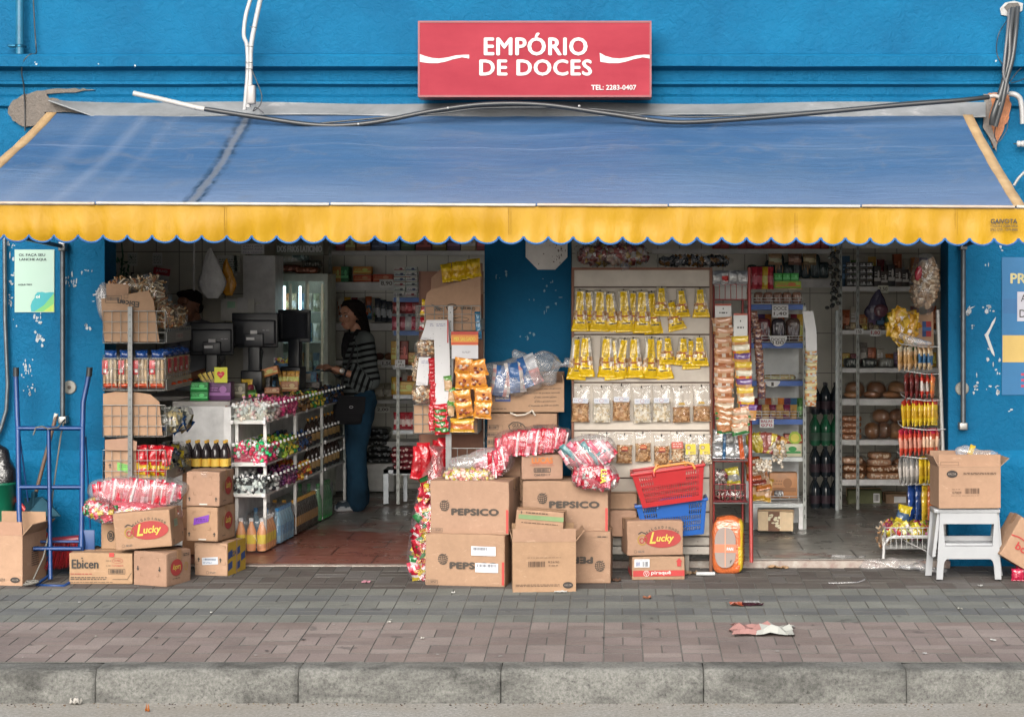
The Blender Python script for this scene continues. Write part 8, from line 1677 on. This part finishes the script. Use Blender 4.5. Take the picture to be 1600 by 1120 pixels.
m=MB((.03,.03,.04)); [chain(m,[((.03,.06*sy,.92),.12),((.03,.09*sy,.48),.085),((.04,.09*sy,.09),.075)]) for sy in(-1,1)]; fuse('trousers',m,mn,.011,'cloth',3,colfn=lambda c,n:(.03,.03,.04))

# ---------------- wall fixtures, cables, posters ----------------
PAL=.66  # back to the dimmed outdoor colours
def cable(name,label,pts,r,c,cat='cable',mat='plastic',group=None,n=8,parts=None):
    P=[W(px,py,D) for px,py,D in pts]; o=thing(name,label,cat,P[0],0,group); Q=[]
    P=[p-P[0] for p in P]
    for i in range(len(P)-1):
        p0=P[max(0,i-1)];p1=P[i];p2=P[i+1];p3=P[min(len(P)-1,i+2)]
        for t in [j/8 for j in range(8)]: Q.append(.5*((2*p1)+(p2-p0)*t+(2*p0-5*p1+4*p2-p3)*t*t+(-p0+3*p1-3*p2+p3)*t**3))
    Q.append(P[-1]); m=MB(c); m.tube(Q,r,n); m.build('sheath',mat,o); return o,P
DWc=13.25
o,P_=cable('power_cable','thick black cable drooping along the wall just above the awning',[(303,168,13.15),(400,183,13.1),(500,196,13.08),(580,192,13.08),(680,173,13.1),(760,163,13.1),(850,164,13.1),(950,178,13.08),(1050,191,13.06),(1150,187,13.08),(1260,178,13.1),(1400,165,13.12),(1500,157,13.15),(1545,152,13.2)],.0150,(.03,.033,.037))
m=MB((.52,.50,.47)); a=[W(208,146,13.1),W(250,155,13.12),W(305,168,13.15),W(320,171,13.14)]; m.tube([q-o.location for q in a],.0165,10); m.build('white_conduit','plastic',o)
m=MB((.5,.5,.48))
for px,py,D in ((905,166,13.08),(700,169,13.09),(560,194,13.07),(300,167,13.14),(1010,186,13.06)): q=W(px,py,D)-o.location; m.at(q); m.blob(.009,.010,.008,2,8,6,.5)
m.X=Matrix(); m.build('cable_tie','plastic',o)
cable('power_cable','thinner black cable hugging the thick cable between its two sags',[(500,193,13.09),(600,184,13.1),(690,177,13.1),(760,169,13.11),(900,169,13.1),(1000,178,13.1),(1100,183,13.1),(1300,172,13.12),(1420,160,13.15),(1540,153,13.2)],.006,(.04,.045,.05))
WC2=(.5,.5,.5)
o,_=cable('conduit','straighter white conduit pipe running down the wall above the awning',[(408,-6,13.2),(398,40,13.2),(392,75,13.15),(391,110,13.12),(390,150,13.1),(388,168,13.1)],.0155,WC2,'pipe')
m=MB((.3,.28,.27)); 
for px,py in ((396,43),(390,73),(389,98),(389,108)): q=W(px,py,13.09)-o.location; m.tube([q+Vector((-.022,0,.002)),q+Vector((0,-.014,0)),q+Vector((.022,0,-.002))],.0028,5)
m.build('wire_binding','metal',o); q=W(394,146,13.1)-o.location; m=MB((.45,.43,.42)); m.rbox(q.x-.03,q.x+.022,q.y-.03,q.y+.03,q.z-.07,q.z+.05,.014); m.build('junction_elbow','plastic',o)
cable('conduit','bowed white conduit pipe beside the straighter one above the awning',[(393,-6,13.22),(384,25,13.2),(381,55,13.18),(386,72,13.14),(387,110,13.11),(384,150,13.1),(382,172,13.1)],.0130,WC2,'pipe')
cable('thin_cable','thin black cable looping out beside the white conduits',[(393,108,13.1),(402,130,13.09),(409,150,13.08),(406,165,13.06),(396,174,13.06),(400,168,13.05),(412,177,13.04)],.0035,(.03,.03,.035))
cable('thin_cable','thin black cable hanging down the top corner wall by the downpipe',[(52,-6,13.38),(54,40,13.38),(56,70,13.38),(56,84,13.33),(46,86,13.3),(36,98,13.3),(34,115,13.33),(37,135,13.36),(39,170,13.38),(39,205,13.38)],.0042,(.03,.035,.04))
o=thing('downpipe','blue painted downpipe ending on the cornice at the top corner','downpipe',W(31,85,13.34)); q=.0; m=MB((.015,.17,.30)); m.tube([(0,0,0),(0,0,.6)],.026,12); m.build('pipe','paint',o); m=MB((.02,.15,.26)); m.rbox(-.075,.032,-.005,.04,.045,.06,.004); m.lathe([(.029,.043),(.031,.052),(.029,.06)],12); m.build('bracket','metal',o)
o=thing('conduit','grey pipe running down the blue wall beside the small green poster','pipe',W(7,372,13.38)); m=MB((.22,.26,.29)); A=[W(7,372,13.38),W(8,500,13.38),(W(12,600,13.38)),W(10,640,13.38),W(2,668,13.38),W(-8,690,13.38)]; m.tube([a-o.location for a in A],.0135,8); m.build('tube','metal',o)
# top right cables
K2=(.05,.055,.06)
for i,(lab,pts,r) in enumerate((('thick dark cable coming out of the broken plaster at the top corner',[(1583,14,13.38),(1578,50,13.3),(1577,85,13.28),(1572,115,13.27),(1562,150,13.26),(1552,180,13.26),(1550,195,13.28)],.020),('second dark cable twisted beside the thick one at the top corner',[(1590,12,13.38),(1587,50,13.29),(1582,90,13.26),(1573,125,13.25),(1566,160,13.25),(1555,198,13.27)],.016),('slim grey cable wound round the dark cables at the top corner',[(1577,16,13.38),(1574,50,13.28),(1570,90,13.24),(1568,118,13.24),(1575,140,13.25),(1560,165,13.25)],.009))): cable('power_cable',lab,pts,r,K2 if i<2 else (.16,.16,.17))
for i,pts in enumerate(([(1575,30,13.35),(1560,55,13.38),(1558,85,13.3),(1570,105,13.28)],[(1578,128,13.27),(1590,112,13.3),(1604,100,13.35)],[(1580,130,13.27),(1595,126,13.3),(1606,118,13.35)],[(1556,195,13.27),(1554,212,13.3),(1560,222,13.3),(1572,205,13.3),(1575,190,13.3)])): cable('thin_cable',['thin wire bowing out beside the thick cables','upper thin wire leading away to the frame edge at the corner','lower thin wire leading away to the frame edge at the corner','thin wire looping below the thick cables over the exposed brick'][i],pts,.0032,(.04,.04,.05))
o,_=cable('conduit','pale grey elbow pipe bending down past the exposed brick',[(1577,147,13.3),(1586,148,13.28),(1594,155,13.28),(1597,172,13.28),(1598,194,13.28)],.017,(.42,.42,.42),'pipe'); 
o,_=cable('conduit','whitish pipe joining the black cable at the exposed brick',[(1535,154,13.22),(1552,150,13.22),(1560,152,13.22)],.013,(.45,.42,.40),'pipe')
cable('conduit','short pale pipe end below the wall insulator at the frame edge',[(1584,290,13.3),(1592,278,13.3),(1602,268,13.3)],.009,(.45,.44,.42),'pipe')
o=thing('insulator','white ceramic insulator on the wall beside the awning edge','insulator',W(1596,225,13.35),(0,90,0)); m=MB((.5,.5,.5)); m.lathe([(.008,-.03),(.020,-.026),(.020,-.008),(.012,-.004),(.020,0),(.022,.02),(.03,.03)],14); m.build('spool','plastic',o); m=MB((.2,.2,.2)); m.at((0,0,-.05)); m.lathe([(.004,0),(.004,.09)],6); m.X=Matrix(); m.build('bolt','metal',o)
# small poster
a,b=W(22,488,13.40),W(84,390,13.40); w1,h1=b.x-a.x,b.z-a.z; o=thing('poster','small pale green poster with blue and green blob on the blue wall','poster',(a.x+w1/2,13.412,a.z))
k=NT('poster_green'); k.base(k.mix(k.noise(3,2),(.22,.36,.28),(.28,.38,.35))); k.set(.5); M['posterg']=k.m
MB().box(-w1/2,w1/2,0,.004,0,h1).build('sheet','posterg',o)
m=MB(); heavy(m,'OI. FAÇA SEU',-.015,h1*.91,w1*.66,.019,-.0012,(.02,.03,.05),t=.0009); heavy(m,'LANCHE AQUI.',-.008,h1*.84,w1*.69,.017,-.0012,(.02,.03,.05),t=.0009); heavy(m,'AQUI TEM',-.06,h1*.44,w1*.35,.010,-.0012,(.02,.03,.05),t=.0009); m.build('lettering','matte',o)
m=MB(); B=[(-.02,.004),(-.025,.04),(-.015,.07),(.0,.09),(.004,.11),(.02,.127),(.05,.130),(.07,.124),(.10,.128),(w1/2-.002,.127),(w1/2-.002,.004)]; m.poly([(x,-.001,z) for x,z in B],c=(.02,.38,.42)); m.poly([(x,-.0014,z) for x,z in [(.0,.004),(w1/2-.002,.004),(w1/2-.002,.12),(.06,.045)]],c=(.16,.52,.16)); m.poly([(x,-.0018,z) for x,z in [(.055,.004),(w1/2-.002,.004),(w1/2-.002,.055)]],c=(.42,.60,.10)); textmb(m,'oi',.022,.10,.026,.020,-.002,(.7,.75,.7),.03); m.build('blob_print','paper',o)
# large poster at the frame edge
a,b=W(1566,617,13.40),W(1690,402,13.40); w1,h1=b.x-a.x,b.z-a.z; o=thing('poster','large blue poster with yellow band and handwritten sheet at the frame edge','poster',(a.x,13.412,a.z)); m=MB((.006,.15,.36)); m.box(0,w1,0,.004,0,h1); m.build('sheet','paper',o)
ZP=lambda py:(617-py)/F*13.41; XP=lambda px:(px-1566)/F*13.41
m=MB(); m.rect(XP(1567),ZP(566),w1,ZP(524),-.001,C('#e0be6a',.85)); m.rect(XP(1568),ZP(490),XP(1592),ZP(467),-.001,(.010,.13,.33)); 
for i in range(3): m.rect(XP(1596),ZP(587+i*9),XP(1660),ZP(583+i*9),-.001,C('#c83a5a',.85))
m.build('colour_band','paper',o)
m=MB(); heavy(m,'PREÇO',XP(1613),ZP(437),66/246,.078,-.001,C('#e8dca0',.85),t=.003); m.rect(XP(1590),ZP(502),XP(1650),ZP(456),-.0012,(.60,.60,.68)); textmb(m,'ABERTO',XP(1620),ZP(466),.20,.045,-.003,INK,.005); textmb(m,'DOCES',XP(1618),ZP(490),.20,.05,-.003,INK,.005); m.build('lettering','matte',o)
# octagonal plate on the pier
o=thing('wall_plate','scuffed white octagonal plate fixed to the blue pier just under the awning','wall plate',W(854,388,13.405)); m=MB((.95,.90,.84)); r1=36/246; m.prism([(r1*math.cos(R(22.5+45*i))*.98,r1*math.sin(R(22.5+45*i))*1.0) for i in range(8)][::-1],-.006,.012); m.build('plate','matte',o); m=MB((.22,.17,.14))
for i in range(40): x,z=(rnd.gauss(.07,.03),rnd.gauss(-.03,.05)) if i<30 else (rnd.uniform(-.1,.1),rnd.uniform(-.1,.1)); m.prism(jag(x,z,rnd.uniform(.001,.006),rnd.uniform(.001,.008),7,i*2.1),-.0072,-.0062) if x*x+z*z<.016 else None
m.build('scuff','matte',o)
o=thing('light_switch','small white socket plate low on the blue pier beside the cartons','socket plate',W(1505,660,13.30),0) ; bpy.data.objects.remove(o)

# ---------------- litter ----------------
def litter(label,px,py,shape,cat='litter',z=.004,name='litter_paper'):
    p=G(px,py) if py<1033 else Vector(((px-960)/F*0,0,0))
    if py>=1085: D=F*CZ/(py-440); p=Vector(((px-960)/F*D,D,0))
    o=thing(name,label,cat,p+Vector((0,0,z)),(2.1 if py<1033 else 0,0,0)); shape(o); return o
def scrap(c,w,d,h=.012,seed=0,mat='paper',pr=None):
    def f(o):
        m=MB(c); n=9; v=[];fc=[]
        for i in range(n):
            for j in range(n):
                x,y=(i/(n-1)-.5),(j/(n-1)-.5); r_=1-.25*abs(noise.noise(Vector((math.atan2(y,x)*1.3,seed,0)))); v.append((x*w*r_+.1*w*noise.noise(Vector((y*4,seed,3))),y*d*r_,max(0,h*(.3+noise.noise(Vector((x*4,y*4,seed)))*1.3))))
        for i in range(n-1):
            for j in range(n-1):
                c_=pr(i/(n-1),j/(n-1)) if pr else c; a=i*n+j; m.add([v[a],v[a+n],v[a+n+1],v[a+1]],[(0,1,2,3)],True,c_)
        m.build('sheet',mat,o)
    return f
litter('crumpled pink and white paper sheet on the pinkish paving',1190,988,scrap((.5,.5,.5),.34,.26,.045,3,pr=lambda u,v:(.42,.22,.20) if u<.35+.2*v else (.44,.45,.42)))
litter('red and brown chocolate bar wrapper on the grey paving',1166,946,lambda o:(scrap(C('#6a2c24',.7),.19,.06,.02,5,'wrap',pr=lambda u,v:C('#b85a3c',.7) if u<.35 else C('#4a2430',.7))(o),(lambda m:(textmb(m,'HERSHEYS',.03,0,.09,.018,0,(.4,.4,.42),.02),m.build('lettering','paper',o,(0,-.012,.022),(-70,0,0))))(MB())))
litter('small orange paper scrap near the middle of the grey paving',1011,935,scrap(C('#a86a4c',.8),.05,.05,.012,1))
for i,(px,py,c1,w_) in enumerate(((608,973,'#d8d4cc',.02),(708,927,'#e8e8e4',.022),(572,910,'#c88a9a',.05),(876,906+18,'#d8d8d4',.08),(1532,916,'#c8c8c4',.03),(1552,1001,'#c8c8c4',.028),(124,942,'#c8c8c8',.012),(660,998,'#c8c4bc',.02),(1500,952,'#a8a8a0',.03),(1445,1022,'#c8c8c8',.02),(150,995,'#b8b8b0',.012),(330,958,'#c8c8c0',.012))): litter(f'tiny pale paper scrap on the paving, {ORD[i]} of the scattered bits',px,py,scrap(C(c1,.9),w_,w_*1.2,.008,i))
for i in range(34):
    px,py=rnd.uniform(10,1590),rnd.uniform(935,1030)
    litter('flat speck of gum or grit on the paving',px,py,(lambda m:(lambda o:(m.add([(q[0],q[1],.0035) for q in jag(0,0,rnd.uniform(.004,.013),rnd.uniform(.004,.012),9,i)],[tuple(range(9))]),m.build('speck','matte',o))))(MB(rnd.choice([(.05,.05,.05),(.5,.5,.48),(.06,.055,.05)]))),'grit speck',name='grit_speck')['group']='specks of gum and grit on the paving'
litter('strand of clear tape lying on the paving below the doorway',1320,913,lambda o:(lambda m:(m.tube([(-.10,0,.006),(-.04,.01,.004),(.02,-.01,.01),(.08,.02,.006),(.13,.08,.012)],.005,5),m.build('strand','filmhazy',o)))(MB()),name='tape_strand')
for i,(px,py,w1) in enumerate(((1345,880,.30),(1400,888,.30),(1440,893,.22))):
    litter(f'crumpled clear plastic film trailing to the white stool, {ORD[i]} piece from the doorway',px,py,lambda o,w1=w1,i=i:(lambda m:(m.blob(w1/2,.05,.028,2,26,12,1.6,16,seed=i),m.build('film','filmhazy',o)))(MB()),name='clear_film',cat='clear film',z=.02)
litter('white card tube lying in front of the orange pack',1103,900,lambda o:(lambda m:(m.tube([(-.06,0,.012),(.055,.01,.010)],.012,8,c=(.6,.62,.62)),m.build('roll','paper',o)))(MB()),name='paper_roll'); litter('brown torn card scrap behind the white tube',1080,897,scrap(C('#a88a6a',.7),.09,.06,.02,7)); litter('folded brown paper scrap at the doorway step',1215,888,scrap(C('#b8926a',.8),.14,.05,.02,8)); litter('small brown leaf of card beside the red banded carton',963,908,scrap(C('#7a5a48',.7),.06,.06,.015,9))
for i in range(3): litter(f'pink snack wrapper at the frame edge beside the tipped carton, {ORD[i]} outward',1590+i*7,908+(-5*i),(lambda i:(lambda o:(lambda m:(m.pouch(.08,.075,.04,5,6,seed=i,c=C('#c8244c',.85)),m.build('wrapper','wrap',o)))(MB())))(i),name='snack_wrapper')['group']='pink wrappers by the tipped carton'
# gutter litter
for i,(px,py,w1,d1,c1,lab) in enumerate(((1002,1093,.10,.05,'#a8a4a0','pale rolled wrapper in the gutter near the kerb joint'),(1045,1095,.07,.03,'#b8b8b4','white paper twist beside the pale rolled wrapper'),(1310,1095,.05,.05,'#b8929a','small pinkish paper in the gutter'),(1440,1096,.05,.06,'#c8ccd4','white crumpled tissue in the gutter'),(1502,1091,.12,.10,'#8a7a94','crushed purple and white packet in the gutter'),(1528,1097,.05,.03,'#b8b8b8','flat white paper bit beyond the crushed packet'),(118,1100,.06,.05,'#b8b4ac','white flattened paper at the kerb end of the gutter'),(230,1112,.02,.02,'#c8742c','tiny orange peel on the road'),(716,1094,.035,.03,'#15151a','small black rubber ring in the gutter'),(810,1094,.10,.04,'#6a4c38','dry brown leaf scraps in the gutter under the kerb joint'),(1115,1092,.09,.03,'#a89a84','torn beige strip in the gutter'),(1405,1092,.12,.02,'#8f6a54','thin brown stick in the gutter'))): litter(lab,px,py,scrap(C(c1,.85),w1,d1,.03,i+20,pr=(lambda u,v:rnd.choice([C('#c8c8d0',.8),C('#4c3a6a',.7),C('#b83a4c',.7)])) if i==4 else None))
m=MB(); 
for i in range(420):
    x=rnd.uniform(-3.4,2.3); y=10.40-abs(rnd.gauss(0,.05)); r_=rnd.uniform(.0015,.006); m.X=Matrix.Translation((x,y,.002)); m.blob(r_,r_*.8,r_*.6,2,5,3,c=rnd.choice([C('#6a4c38',.7),C('#8f7a60',.7),C('#3a2c24',.7),C('#a89a84',.8)]))
m.X=Matrix(); tag(m.build('gutter_grit','matte'),'fine brown grit and leaf crumbs along the gutter','grit',kind='stuff')
